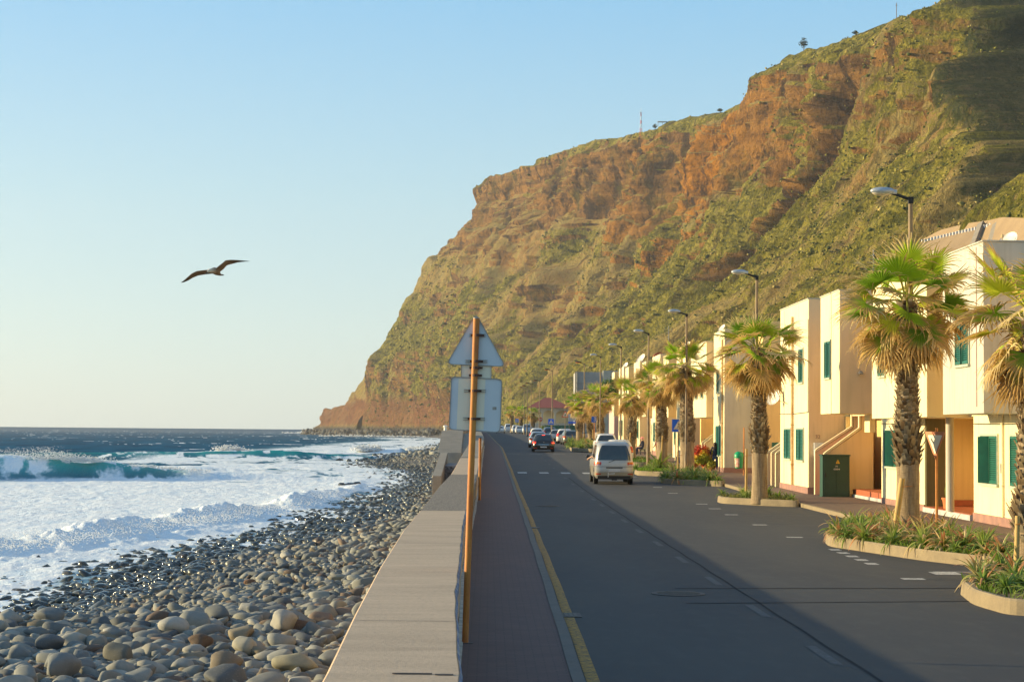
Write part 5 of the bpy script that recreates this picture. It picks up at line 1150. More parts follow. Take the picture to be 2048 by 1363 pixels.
# concrete retaining wall on the slope at upper right
rt = [(1820, 492), (1850, 478), (1880, 460), (1930, 447), (1975, 441), (2005, 436), (2050, 436), (2150, 425), (2150, 560), (1800, 560)]
rw = thing('retaining_wall', hit(1950, 470), 'brown concrete retaining wall on the slope above the nearest house', 'retaining wall')
def drape(name, top, bot, off, mat, nx=40, ny=10):
    m = WB(); xs_ = np.linspace(top[0][0], top[-1][0], nx); Yv = []
    for px in xs_:
        yt = np.interp(px, *zip(*top)); yb = np.interp(px, *zip(*bot)); Yv.append([(yt+(yb-yt)*j/(ny-1)) for j in range(ny)])
    dep = np.array([[(hit(px, py) or Vector((0, 300, 0))).y for py in col] for px, col in zip(xs_, Yv)])
    A_ = np.array([[1, (px-1950)/100, (py-470)/50] for px, col in zip(xs_, Yv) for py in col]); cf, *_ = np.linalg.lstsq(A_, dep.ravel(), rcond=None); fit = (A_@cf).reshape(dep.shape); fit -= np.percentile(fit-dep, 88)
    vs = []; 
    for px, col, dr in zip(xs_, Yv, fit):
        for py, y_ in zip(col, dr): vs.append(tuple(at(px, py, y_-off)))
    n = len(vs); vs += [(v[0]+3, v[1]+1, v[2]-.5) for v in vs]
    F1 = [tuple(f) for f in grid_faces(nx, ny)]; top_i = [i*ny for i in range(nx)]
    F1 += [(top_i[i], top_i[i+1], n+top_i[i+1], n+top_i[i]) for i in range(nx-1)]; m.add(vs, F1); m.put(name, mat, rw); return lambda px, py: float(cf@np.array([1, (px-1950)/100, (py-470)/50])-np.percentile((A_@cf)-dep.ravel(), 88)-off)
M['shot1'] = concrete('shotcrete', (.36, .25, .13), (.28, .19, .10), .15, .5); M['shot2'] = concrete('old_shotcrete', (.30, .21, .115), (.23, .16, .09), .15, .5)
drape('wall', [(1843, 480), (1880, 460), (1930, 447), (1975, 441), (2005, 434), (2050, 436), (2150, 425)], [(1843, 500), (2150, 500)], 2, M['shot1'])
dl = drape('lower_wall', [(1843, 486), (1900, 470), (1960, 457), (2005, 446), (2150, 430)], [(1843, 560), (2150, 560)], 4, M['shot2'])
for x0, x1 in ((1965, 1948), (1996, 1982)):
    m = WB(); A1, B1 = at(x0, 450, dl(x0, 450)-.8), at(x1, 495, dl(x1, 495)-.8); m.tube([tuple(A1), tuple(B1)], .9, 4); m.put('buttress', M['conc'], rw)
for k in range(27):
    f = k/26; p = at(1845+f*162, 482-f*38, dl(1845+f*162, 482-f*38)-.6); m = WB(); m.box(p[0]-.22, p[0]+.22, p[1]-.2, p[1]+.2, p[2]-.3, p[2]+.3); m.put('white_post', M['white_paint'], rw, bevel=.03)

# ================================================================== small things on the fronts
def cable(h, pts, r=.012):
    m = WB(); m.tube(pts, r, 5); m.put('cable', M['black'], h)
cable(h3_, [(12.27, 76, 3.3), (12.27, 72.7, 3.27), (12.27, 69.3, 3.31)]); cable(h3_, [(12.28, 69.27, 6.9), (12.28, 69.27, 3.3)])
cable(h2_, [(13.37, 61.3, 2.85), (13.37, 58, 2.82), (13.37, 55.4, 2.86)]); cable(h1_, [(13.37, 49.6, 2.8), (13.37, 46.8, 2.78), (13.37, 42, 2.8)])
for h, X, y, z in ((h3_, 12.9, 62.55, 4.6), (h1_, 12.9, 44.27, 6.3), (h5_, 12.6, 101.15, 4.4)):
    m = WB(); m.tube([(X, y+.03, z), (X, y-.14, z+.02)], .05, 8); m.lathe((X, y-.14, z+.02), [(.09, -.05), (.10, 0), (.04, .06)], 12); m.put('wall_lamp', M['rail'], h)
for h, X0, X1, y0, y1, z in ((h1_, 12.17, 15.0, 44.27, 48.33, 7.282), (h2_, 12.17, 15.0, 50.07, 57.33, 7.252), (h3_, 12.17, 15.0, 62.57, 66.23, 7.502), (h3_, 12.27, 19, 69.27, 76.03, 7.682), (h5_, 12.17, 15, 101.17, 109.03, 7.602)):
    wbox(X0, X1, y0, y1, z, z+.035).put('coping', M['grey_stucco'], h)
wbox(13.36, 13.39, 46.9, 47.0, 1.5, 1.75).put('meter', M['rail'], h1_)
m = WB(); m.tube([(13.3, 62.2, 7.3), (13.3, 62.2, 8.9)], .02, 6); [m.tube([(13.3-.35+.06*k, 62.2, 8.2+k*.12), (13.3+.35-.06*k, 62.2, 8.2+k*.12)], .01, 4) for k in range(5)]; m.put('aerial', M['rail'], h3_)
for k, (px, Y, hh) in enumerate(((1338, 128, 2.6), (1344, 150, 2.2))):
    X = (px-980)/3600*Y; t_ = thing('aerial', (X, Y, float(zr(Y))+6.9), ['thin roof aerial above the distant houses', 'second thin roof aerial farther along the terrace'][k], 'aerial'); m = MB(); m.tube([(0, 0, 0), (0, 0, hh)], .03, 6); m.build('mast', M['rail'], t_); m = MB(); [m.tube([(-.3+.05*q, 0, hh-.2-q*.12), (.3-.05*q, 0, hh-.2-q*.12)], .012, 4) for q in range(4)]; m.build('rods', M['rail'], t_)

m = MB()
for k, y in enumerate(np.arange(15.2, 92, 5.2)):
    if 35 < y < 65: continue
    z_ = .9+float(zr(y))+.0025; a, b = float(wl(y))+.03, float(wr(y))-.03; q = .02*math.sin(k*2.1)
    m.add([(a, y, z_), (b, y+q, z_), (b, y+q+.014, z_), (a, y+.012, z_)], [(0, 1, 2, 3)])
m.build('joint', M['iron'], sw, fix=False)
m = MB(); m.box(-.62, -.36, 11.9, 11.93, .903, .908); m.box(-.34, -.22, 11.86, 11.9, .903, .907); m.build('metal_remnant', M['iron'], sw)
# ================================================================== palms
def nrm(v): return v/np.linalg.norm(v)
TAN = [(.72, .50, .19), (.62, .40, .13), (.78, .60, .28), (.50, .31, .11), (.70, .46, .15)]
GRN = [(.26, .42, .015), (.36, .48, .02), (.17, .32, .015), (.48, .52, .04)]
def fan_leaf(rg, org, az, el, Lp, Rb, dead, droop, out, nseg=24, roll=0.0):
    ragg = rg.uniform(.1, .5)
    V, Fq, Cc = out
    hd = np.array((math.sin(az), math.cos(az), 0.0)); t = hd*math.cos(el)+np.array((0, 0, 1.0))*math.sin(el)
    p = np.array(org, float)+hd*.10; n = 5; path = [p.copy()]; dirs = [t.copy()]
    for i in range(n):
        p = p+t*Lp/n; t = nrm(t+np.array((0, 0, -droop*.16))); path.append(p.copy()); dirs.append(t.copy())
    gcol = np.array(GRN[rg.integers(4)])*rg.uniform(.8, 1.2); tcol = np.array(TAN[rg.integers(5)])*rg.uniform(.75, 1.1)
    pc = gcol*.6+tcol*.5
    if dead > .85: pc = tcol*.8
    b = nrm(np.cross(t, (0, 0, 1.0)) if abs(t[2]) < .97 else np.array((hd[1], -hd[0], 0)))
    base = len(V)
    for q, dd in zip(path, dirs):
        s2 = nrm(np.cross(dd, np.array((0, 0, 1.0))+hd*.01)); u2 = np.cross(s2, dd)
        V += [q+s2*.022, q-s2*.022, q+u2*.02]; Cc += [pc]*3
    for i in range(n):
        a0 = base+3*i
        for k in range(3): Fq.append((a0+k, a0+(k+1) % 3, a0+3+(k+1) % 3, a0+3+k))
    nn = np.cross(b, t); b = nrm(b*math.cos(roll)+nn*math.sin(roll)); nn = np.cross(b, t)
    if nn[2] < 0: nn = -nn
    hast = p; span = R(rg.uniform(200, 235)); st = [0, .16, .34, .52, .70, .86, 1.0]
    for k in range(nseg):
        f = (k+.5)/nseg; phi = (f-.5)*span; dk = math.cos(phi)*t+math.sin(phi)*b; dk = nrm(dk+nn*(.22-.1*abs(phi)))
        L = Rb*(.72+.28*math.cos(phi*.6))*rg.uniform(1-.35*ragg, 1.08); side = nrm(-math.sin(phi)*t+math.cos(phi)*b); tip_dead = np.clip(dead+rg.uniform(-.12, .12), 0, 1)
        q = hast.copy(); dcur = dk.copy(); i0 = len(V); dph = span/nseg; curl = rg.normal(0, .12+.25*dead, 3)
        for i, r in enumerate(st):
            if i: q = q+dcur*L*(st[i]-st[i-1])
            w_ = max(r*math.sin(dph/2)*Rb*1.15 if r < .45 else .45*math.sin(dph/2)*Rb*1.15*(1-r)/.55*1.0, .004)
            if r > .45: g = (r-.4)*droop*(.9+1.2*tip_dead); dcur = nrm(dcur+np.array((0, 0, -g))+curl*(r-.4)*(1+1.5*tip_dead))
            V += [q-side*w_, q+nn*w_*.55, q+side*w_]
            m_ = float(np.clip((r-(1-tip_dead)*1.02)/.14, 0, 1)); c = gcol*(1-m_)+tcol*rg.uniform(.8, 1.15)*m_; c2 = c*1.25 if m_ < .5 else c*1.05
            Cc += [c, c2, c]
        for i in range(len(st)-1):
            a0 = i0+3*i; Fq += [(a0, a0+1, a0+4, a0+3), (a0+1, a0+2, a0+5, a0+4)]
def palm(X, Y, H, label, seed, lean=(0, 0), scale=1.0, r0=.30, skirt=1.0, detail=1.0, smooth_h=.28):
    """H: height of the crown centre over the ground"""
    rg = np.random.default_rng(seed); g = float(zr(Y))+.15; t_ = thing('palm_tree', (X, Y, g), label, 'palm tree', 'fan palms along the street')
    nz_, nk = 60, 22; V = []; C2 = []
    for i in range(nz_):
        q = i/(nz_-1); z = q*(H+.15)-.1; r = r0*(1+.16*math.exp(-q*H/.25))*(1-.22*q)*(1+.12*math.exp(-((q-smooth_h-.12)/.10)**2))*(1.0 if q < .93 else 1-.5*(q-.93)/.07)
        cx, cy = lean[0]*q*q, lean[1]*q*q
        for k in range(nk):
            a = 2*math.pi*k/nk; rr = r*(1+.04*float(vnoise(a*3, z*2, seed))+.03*float(vnoise(a*8, z*7, seed+3))); V.append((cx+rr*math.cos(a), cy+rr*math.sin(a), z))
    tr = link_mesh('trunk', np_mesh('trunk', V, grid_faces(nz_, nk, True), smooth=True), M['palm_trunk'], t_)
    # stubs of old leaf bases
    VV, FF, CC = [], [], []
    z = smooth_h*H+.05; row = 0
    while z < H-.1:
        q = z/H; r = r0*(1-.22*q)*(1+.12*math.exp(-((q-smooth_h-.12)/.10)**2)); cx, cy = lean[0]*q*q, lean[1]*q*q; nb_ = 13
        shag = 1.0+1.1*math.exp(-((q-smooth_h-.10)/.07)**2)
        for k in range(nb_):
            a = 2*math.pi*(k+.5*(row % 2)+rg.uniform(-.15, .15))/nb_; rad = np.array((math.cos(a), math.sin(a), 0)); tg = np.array((-math.sin(a), math.cos(a), 0)); c0 = np.array((cx, cy, z+rg.uniform(-.03, .03)))+rad*r*.96
            w_ = rg.uniform(.05, .085); hgt = rg.uniform(.07, .15)*shag; outw = rg.uniform(.03, .085)*shag; sk = rg.uniform(-.04, .04)
            i0 = len(VV); VV += [c0-tg*w_, c0+tg*w_, c0+rad*outw+tg*(w_*.55+sk)+np.array((0, 0, hgt)), c0+rad*outw-tg*(w_*.55-sk)+np.array((0, 0, hgt)), c0-np.array((0, 0, .05))+rad*.02]
            FF += [(i0, i0+1, i0+2, i0+3), (i0, i0+3, i0+4, i0+4), (i0+1, i0+4, i0+2, i0+2)]
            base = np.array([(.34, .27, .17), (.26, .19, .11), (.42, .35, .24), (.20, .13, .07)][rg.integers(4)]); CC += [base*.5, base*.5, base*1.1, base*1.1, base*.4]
        z += .085; row += 1
    FF = [f for f in FF if len(set(f)) == 4]+[]
    me = bpy.data.meshes.new('leaf_bases'); me.from_pydata([tuple(v) for v in VV], [], FF); ca = me.attributes.new('Col', 'FLOAT_COLOR', 'POINT'); ca.data.foreach_set('color', np.concatenate([np.array(CC), np.ones((len(CC), 1))], 1).ravel().astype(np.float32))
    link_mesh('leaf_bases', me, M['leaf'], t_)
    org = np.array((lean[0], lean[1], H)); s = scale; ns = 24 if detail >= 1 else 16
    def grp(name, specs):
        out = ([], [], [])
        for (n, e0, e1, lp0, lp1, d0, d1, dr0, dr1, dz) in specs:
            off = rg.uniform(0, 6.28)
            for k in range(int(n*detail) if detail < 1 else n):
                az = off+2*math.pi*k/max(1, int(n*detail) if detail < 1 else n)+rg.normal(0, .22)
                fan_leaf(rg, org+np.array((0, 0, dz*s)), az, R(rg.uniform(e0, e1)), rg.uniform(lp0, lp1)*s, rg.uniform(.72, .92)*s, rg.uniform(d0, d1), rg.uniform(dr0, dr1), out, ns, rg.normal(0, .35))
        link_mesh(name, np_mesh(name, np.array(out[0]), np.array(out[1]), {'Col': np.array(out[2])}), M['leaf'], t_)
    grp('crown', [(3, 62, 80, .4, .6, .15, .45, .2, .4, .0), (10, 28, 62, .6, .95, .35, .65, .35, .65, .05), (14, -8, 26, .75, 1.1, .45, .8, .5, 1.0, 0)])
    grp('dead_fronds', [(11, -35, -8, .65, 1.0, .55, 1.0, .9, 1.4, -.1), (10, -62, -35, .5, .9, .75, 1.0, .9, 1.4, -.2), (int(9*skirt), -86, -70, .3, .7, .95, 1.0, .5, 1.0, -.3)])
    return t_
t = NT('palm_trunk'); a = t.noise(3, 6, .7, 'obj', (5, 5, .6)); b = t.noise(7, 4, .7, 'obj', (1, 1, 6)); c = t.ramp(a, [(.3, (.15, .10, .055)), (.5, (.30, .22, .13)), (.7, (.40, .31, .19))]); c = t.mix(t.ramp(b, [(.45, 0.0), (.7, .5)]), c, (.16, .095, .04)); t.col(c); t.rough(.9); t.bump(t.math('ADD', a, b), .6, .03); M['palm_trunk'] = t.m
P_ = [ # px_x of trunk base, Y, crown centre px y, label, lean, scale
 (2072, 31, 640, 'palm cut by the right edge of the picture, hanging dead fronds', (.1, 0), .98, .33), (1818, 40.3, 603, 'biggest palm in full view, in the large aloe bed', (-.02, 0), 1.06, .265), (1521, 61.7, 697, 'second palm, standing alone in its narrow kerbed bed', (-.08, 0), 1.05, .27),
 (1376, 88.5, 733, 'third palm, half covering the blue crossing sign', (-.12, 0), 1.02, .36), (1326, 98.8, 762, 'slimmer palm just left of the third', (-.1, 0), 1.0, .30), (1264, 118, 790, 'palm behind the silver van, crown before the houses', (.1, 0), .98, .30),
 (1203, 157, 795, 'tallest of the distant palm trio left of the houses', (-.25, 0), 1.1, .34), (1184, 163, 812, 'leaning palm in the middle of the distant trio', (-.5, 0), 1.0, .30), (1160, 176, 806, 'left palm of the distant trio, above the parked cars', (-.1, 0), 1.0, .33)]
for k, (px, Y, cy, lb, ln, s_, r0) in enumerate(P_):
    X = (px-979.7)/3600*Y; H = 2.5+(861+.0088*(px-980)-cy)*Y/3600-float(zr(Y))-.15
    palm(X, Y, H, lb, 40+k, ln, s_, r0, detail=1 if k < 6 else .8, smooth_h=.30 if k else .1)
for k, (px, Y, cy, lb) in enumerate([(1067, 352, 829, 'small far palm nearest the villa'), (1043, 372, 825, 'far palm in the middle of the farthest clump'), (1025, 392, 824, 'leftmost far palm at the end of the road')]):
    X = (px-979.7)/3600*Y; palm(X, Y, 2.5+(862-cy)*Y/3600-float(zr(Y)), lb, 80+k, (0, 0), 1.15, .35, detail=.7)
# ================================================================== planted islands
def island(name, outline, label, kz=.22):
    """outline: (x,y) ring"""
    cx, cy = np.mean([p[0] for p in outline]), np.mean([p[1] for p in outline]); g = float(zr(cy)); t_ = thing('planter_island', (cx, cy, g), label, 'planter', 'kerbed planting islands')
    out = rpoly([(x-cx, y-cy) for x, y in outline], .45, 6); n = len(out)
    def ring(dd, z): return [(*(np.array(p)*(1-dd/max(.4, np.linalg.norm(p)))), z) for p in out]
    m = MB(); R_ = [ring(0, -.05), ring(.03, kz-.03), ring(.06, kz), ring(.17, kz), ring(.19, kz-.05)]; m.add(sum(R_, []), [(j*n+i, j*n+(i+1) % n, (j+1)*n+(i+1) % n, (j+1)*n+i) for j in range(4) for i in range(n)]); m.build('kerb', M['kerb_warm'], t_)
    m = MB(); r_ = ring(.18, kz-.035); m.add(r_+[(0, 0, kz+.03)], [(i, (i+1) % n, n) for i in range(n)]); m.build('soil', M['soil'], t_, fix=False); return t_
I0 = [(7.25, 25.0), (7.15, 26.6), (7.45, 28.6), (9.2, 31.5), (10.46, 31.8), (10.46, 24.6)]
I1 = [(7.55, 40.0), (7.75, 41.6), (9.4, 45.5), (10.46, 46.5), (10.46, 33.0), (9.6, 33.3), (8.6, 35.8)]
I2 = [(8.1, 62.9), (8.15, 64.6), (9.8, 66.2), (10.46, 66.2), (10.46, 60.3), (9.2, 61.4)]
I3 = [(8.2, 82.4), (8.0, 84.0), (9.0, 89), (10.46, 90), (10.46, 79.8)]
I4 = [(7.8, 94.3), (7.8, 97), (9, 101), (10.46, 102), (10.46, 92.8), (9.2, 92.8)]
I5 = [(8.0, 112), (7.9, 114), (8.6, 121), (10.46, 122), (10.46, 110), (9, 110)]
I6 = [(6.9, 150), (6.9, 152), (7.8, 178), (10.46, 180), (10.46, 146), (8.2, 146)]
isl = [island('i', I0, 'kerbed aloe bed at the lower right corner'), island('i', I1, 'large curved aloe bed round the biggest palm'), island('i', I2, 'narrow sandy bed with the second palm'), island('i', I3, 'aloe bed in front of the third palm'),
       island('i', I4, 'grassy kerbed bed just behind the van'), island('i', I5, 'low bed at the foot of the palm beyond the van'), island('i', I6, 'long bed of pale shrubs under the distant palms')]
def aloe_mesh(seed, nl=26, L=.55, red=.5, wid=.042, up=.7):
    rg = np.random.default_rng(seed); V, Fq, Cc = [], [], []
    for k in range(nl):
        a = k*2.399+rg.normal(0, .2); q0 = k/nl; el = R(76-72*q0*up-14*rg.random()); Lk = L*rg.uniform(.75, 1.15); hd = np.array((math.cos(a), math.sin(a), 0)); tg = np.array((-math.sin(a), math.cos(a), 0)); d_ = hd*math.cos(el)+np.array((0, 0, 1))*math.sin(el)
        p = np.array((0, 0, .03+.10*(1-q0)))+hd*.02; i0 = len(V); n = 7; g1 = np.array([(.24, .36, .06), (.34, .42, .10), (.17, .27, .055)][rg.integers(3)]); r1 = np.array([(.74, .38, .18), (.80, .56, .28), (.62, .26, .12), (.76, .60, .32)][rg.integers(4)]); rr = red*rg.uniform(.3, 1.4)
        bend = rg.uniform(.08, .55)*(.5+q0)
        for i in range(n+1):
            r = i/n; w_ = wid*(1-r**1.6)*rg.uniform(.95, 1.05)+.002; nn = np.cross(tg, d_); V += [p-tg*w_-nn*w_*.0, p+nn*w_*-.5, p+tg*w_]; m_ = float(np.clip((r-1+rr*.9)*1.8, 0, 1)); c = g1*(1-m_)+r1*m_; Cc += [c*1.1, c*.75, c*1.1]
            p = p+d_*Lk/n; d_ = nrm(d_+np.array((0, 0, -bend*.9))+hd*.03) if r < .75 else nrm(d_+np.array((0, 0, .12)))
        for i in range(n): a0 = i0+3*i; Fq += [(a0, a0+1, a0+4, a0+3), (a0+1, a0+2, a0+5, a0+4)]
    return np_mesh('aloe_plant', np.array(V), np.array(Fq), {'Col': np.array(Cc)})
AR = [aloe_mesh(i, 30, .55, 1.0) for i in range(4)]; AG = [aloe_mesh(20+i, 30, .52, .35, .038, .8) for i in range(4)]; AS = [aloe_mesh(40+i, 22, .65, .1, .05, .45) for i in range(2)]
def plant(me, X, Y, z, s_, label, group, name='aloe_plant', cat='plant', sub=False):
    o = bpy.data.objects.new(name, me); C.objects.link(o); o.location = (X, Y, z); o.scale = (s_, s_, s_*random.uniform(.9, 1.15)); o.rotation_euler = (random.uniform(-.15, .15), random.uniform(-.15, .15), random.uniform(0, 6.28))
    if not me.materials: me.materials.append(M['leaf'])
    setp(o, label, cat, group); return o
def inside(poly, x, y):
    c = False; n = len(poly)
    for i in range(n):
        x1, y1 = poly[i]; x2, y2 = poly[(i+1) % n]
        if (y1 > y) != (y2 > y) and x < (x2-x1)*(y-y1)/(y2-y1)+x1: c = not c
    return c
def fill(poly, n, gap, group, where, green=.4, s0=.8, s1=1.15, avoid=()):
    pts = []; tries = 0; cx = np.mean([p[0] for p in poly]); cy = np.mean([p[1] for p in poly])
    while len(pts) < n and tries < 6000:
        tries += 1; x = random.uniform(min(p[0] for p in poly), max(p[0] for p in poly)); y = random.uniform(min(p[1] for p in poly), max(p[1] for p in poly))
        if not inside([(cx+(a-cx)*.93, cy+(b-cy)*.95) for a, b in poly], x, y) or any((x-a)**2+(y-b)**2 < gap**2 for a, b in pts) or any((x-a)**2+(y-b)**2 < r_*r_ for a, b, r_ in avoid): continue
        pts.append((x, y))
    for x, y in pts:
        gr2 = random.random() < green; px_ = 980+3600*x/y; third = 'left' if x < np.percentile([p[0] for p in pts], 33) else 'right' if x > np.percentile([p[0] for p in pts], 67) else 'middle'; row = 'front' if y < np.percentile([p[1] for p in pts], 33) else 'back' if y > np.percentile([p[1] for p in pts], 67) else 'centre'
        s_ = random.uniform(s0, s1)*.9; szw = 'small ' if s_ < 1.15*(s0+(s1-s0)*.3) else 'large ' if s_ > 1.15*(s0+(s1-s0)*.75) else ''
        plant(random.choice(AG if gr2 else AR), x, y, float(zr(y))+.19, s_, f'{szw}{"green" if gr2 else "red-tipped"} spiky aloe, {third} {row} of {where}', group)
fill(I0, 34, .42, 'aloes in the corner bed', 'the corner bed', .45, .75, 1.1, [(9.4, 31.2, .5)])
fill(I1, 74, .42, 'aloes in the large bed', 'the bed round the biggest palm', .35, .7, 1.15, [(9.4, 40.3, .45)])
fill(I2, 9, .4, 'plants in the narrow bed', 'the bed of the second palm', .8, .7, .95, [(9.7, 64.5, .5), (9.0, 64, .6)])
fill(I3, 34, .5, 'aloes by the third palm', 'the bed before the third palm', .75, .85, 1.35, [(9.75, 88.5, .4)])
fill(I4, 12, .7, 'plants in the grassy bed', 'the grassy bed behind the van', .9, .8, 1.2, [(8.4, 95, 1.0)])
fill(I6, 60, .6, 'shrubs under the distant palms', 'the long bed', .6, 1.2, 1.9)
fill(I5, 8, .7, 'plants in the low bed', 'the low bed beyond the van', .9, .6, .8)
pl_ = plant(AS[0], 9.15, 97.2, float(zr(97))+.2, 1.9, 'tall grey-green agave rosette left of the fourth palm', None, 'agave', 'plant')
# ground cover grass in beds
def grass(name, poly, n, h, col, spread=None):
    V, Fq, Cc = [], [], []; cx = np.mean([p[0] for p in poly]); cy = np.mean([p[1] for p in poly]); k = 0
    while k < n:
        x = random.uniform(min(p[0] for p in poly), max(p[0] for p in poly)); y = random.uniform(min(p[1] for p in poly), max(p[1] for p in poly))
        if not inside([(cx+(a-cx)*.95, cy+(b-cy)*.97) for a, b in poly], x, y): continue
        if vnoise(x*1.5, y*1.5, 3) < -.1 and random.random() < .8: k += .2; continue
        k += 1; a = random.uniform(0, 6.28); w_ = random.uniform(.008, .02); hh = h*random.uniform(.5, 1.2); i0 = len(V); z = float(zr(y))+.18; lx, ly = random.gauss(0, .3)*hh, random.gauss(0, .3)*hh; c_ = np.array(col)*random.uniform(.7, 1.3)
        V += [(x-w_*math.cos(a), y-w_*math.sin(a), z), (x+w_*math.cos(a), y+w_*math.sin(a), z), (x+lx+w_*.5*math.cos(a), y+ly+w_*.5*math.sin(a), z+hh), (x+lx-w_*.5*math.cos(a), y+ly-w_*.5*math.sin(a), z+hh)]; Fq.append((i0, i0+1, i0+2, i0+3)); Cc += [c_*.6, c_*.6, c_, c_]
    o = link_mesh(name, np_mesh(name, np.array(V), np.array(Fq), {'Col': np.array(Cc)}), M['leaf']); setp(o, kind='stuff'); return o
grass('bed_grass', I4, 7000, .16, (.14, .27, .015)); grass('bed_grass', I1, 3500, .12, (.13, .22, .02)); grass('bed_grass', I0, 2500, .12, (.13, .22, .02)); grass('bed_grass', I3, 4000, .14, (.13, .25, .02)); grass('bed_grass', I2, 1500, .12, (.15, .17, .04)); grass('bed_grass', I5, 2500, .2, (.10, .2, .02))
# red flowering bush by the wall
def leafy(name, c, rad, n, cols, label, cat, size=.07):
    t_ = thing(name, c, label, cat); rg = np.random.default_rng(5)
    m = MB(); [m.tube([(0, 0, 0), (rad[0]*.5*math.cos(a), rad[1]*.5*math.sin(a), rad[2]*1.0)], [.03, .012], 5) for a in (0, 1.3, 2.6, 4, 5.2)]; m.build('stems', M['iron'], t_)
    V, Fq, Cc = [], [], []
    for k in range(n):
        d_ = nrm(rg.normal(size=3)); rr = rg.uniform(.55, 1.02); p = np.array((d_[0]*rad[0]*rr, d_[1]*rad[1]*rr, rad[2]+d_[2]*rad[2]*rr)); p *= 1+.12*float(vnoise(p[0]*3, p[1]*3, p[2]*3)); a = nrm(rg.normal(size=3)); b = nrm(np.cross(a, d_)); L = size*rg.uniform(.7, 1.4); i0 = len(V)
        V += [p-a*L, p+b*L*.45, p+a*L, p-b*L*.45]; Fq.append((i0, i0+1, i0+2, i0+3)); f = float(np.clip(.5+.9*float(vnoise(p[0]*2.2+3, p[1]*2, p[2]*2.2))+.35*(p[2]/rad[2]-1), 0, .999)); c_ = np.array(cols[int(f*len(cols))])*rg.uniform(.75, 1.2); Cc += [c_]*4
    link_mesh('leaves', np_mesh('leaves', np.array(V), np.array(Fq), {'Col': np.array(Cc)}), M['leaf'], t_); return t_
leafy('flowering_bush', (11.85, 99.6, float(zr(100))+.35), (.66, .5, .60), 2300, [(.40, .42, .03), (.75, .52, .03), (.80, .38, .03), (.75, .14, .03), (.65, .06, .02)], 'bright red and yellow leaved bush in pots against the house', 'bush')
leafy('yellow_bush', (12.25, 99.2, float(zr(100))+.15), (.28, .25, .3), 500, [(.35, .35, .03), (.65, .45, .03)], 'small yellow potted shrub at the woman\'s feet', 'bush')
leafy('roadside_tree', ((1232-980)/3600*170, 176, float(zr(176))+4.4), (1.6, 1.6, 1.1), 1500, [(.06, .12, .02), (.12, .2, .03)], 'bushy green tree showing behind the trio of palms', 'tree', .16)
leafy('garden_shrub', (9.9, 326, 1.9), (1.0, .8, .8), 500, [(.10, .17, .02), (.2, .25, .03)], 'small green shrub left of the green fence', 'shrub', .15)
# ================================================================== cars
def rr_pt(t, hw, y0, y1, rc):
    """rounded rectangle, t in [0,1): starts at rear centre, goes right, front, left"""
    w_, l_ = hw, (y1-y0)/2; cy = (y0+y1)/2; rc = min(rc, w_*.95, l_*.95)
    segs = [w_-rc, math.pi/2*rc, 2*l_-2*rc, math.pi/2*rc, 2*(w_-rc), math.pi/2*rc, 2*l_-2*rc, math.pi/2*rc, w_-rc]; tot = sum(segs)
    s_ = (t % 1)*tot; k = 0
    while k < 8 and s_ > segs[k]: s_ -= segs[k]; k += 1
    a = s_/rc if rc > 0 else 0
    if k == 0: return (s_, cy-l_)
    if k == 1: return (w_-rc+rc*math.sin(a), cy-l_+rc-rc*math.cos(a))
    if k == 2: return (w_, cy-l_+rc+s_)
    if k == 3: return (w_-rc+rc*math.cos(a), cy+l_-rc+rc*math.sin(a))
    if k == 4: return (w_-rc-s_, cy+l_)
    if k == 5: return (-w_+rc-rc*math.sin(a), cy+l_-rc+rc*math.cos(a))
    if k == 6: return (-w_, cy+l_-rc-s_)
    if k == 7: return (-w_+rc-rc*math.cos(a), cy-l_+rc-rc*math.sin(a))
    return (-(w_-rc)+s_, cy-l_)
def t_at(x, side, hw, y0, y1, rc, N=2000):
    return x
class Body:
    def __init__(s, lv): s.lv = lv   # list of (z, y_rear, y_front, hw, rc)
    def p(s, z, t, off=0.0):
        lv = s.lv
        for i in range(len(lv)-1):
            if z <= lv[i+1][0]: break
        f = (z-lv[i][0])/max(1e-6, lv[i+1][0]-lv[i][0]); f = min(max(f, 0), 1); q = [a*(1-f)+b*f for a, b in zip(lv[i][1:], lv[i+1][1:])]
        return (*rr_pt(t, q[2]+off, q[0]-off, q[1]+off, q[3]), z)
    def mesh(s, nt_=72, sub=3):
        V = []; zs = []
        for i in range(len(s.lv)-1):
            for k in range(sub): zs.append(s.lv[i][0]+(s.lv[i+1][0]-s.lv[i][0])*k/sub)
        zs.append(s.lv[-1][0]); m = MB()
        for z in zs:
            for k in range(nt_): V.append(s.p(z, k/nt_))
        n = len(zs); F_ = [(i*nt_+k, i*nt_+(k+1) % nt_, (i+1)*nt_+(k+1) % nt_, (i+1)*nt_+k) for i in range(n-1) for k in range(nt_)]; F_ += [tuple(range(nt_-1, -1, -1)), tuple((n-1)*nt_+k for k in range(nt_))]
        m.add(V, F_); return m
    def patch(s, z0, z1, t0, t1, off, nz=6, nt_=14, th=.0, inset=0.0, round_=.0):
        m = MB(); V = []
        for i in range(nz+1):
            fz = i/nz; z = z0+(z1-z0)*fz; sh = round_*(abs(2*fz-1)**3)
            for k in range(nt_+1): V.append(s.p(z, t0+(t1-t0)*(sh+(1-2*sh)*k/nt_), off))
        n1 = len(V)
        m.add(V, [(i*(nt_+1)+k, i*(nt_+1)+k+1, (i+1)*(nt_+1)+k+1, (i+1)*(nt_+1)+k) for i in range(nz) for k in range(nt_)]); return m
def find_t(b, z, xfrac, side):
    """parameter on the rear (side 'r') where |x| = xfrac*hw; positive x"""
    best = None
    for k in range(0, 400):
        t_ = k/400*.5; x, y, _ = b.p(z, t_)
        hw = max(abs(b.p(z, q/40)[0]) for q in range(40))
        if side == 'r' and x >= xfrac*hw: return t_
    return .1
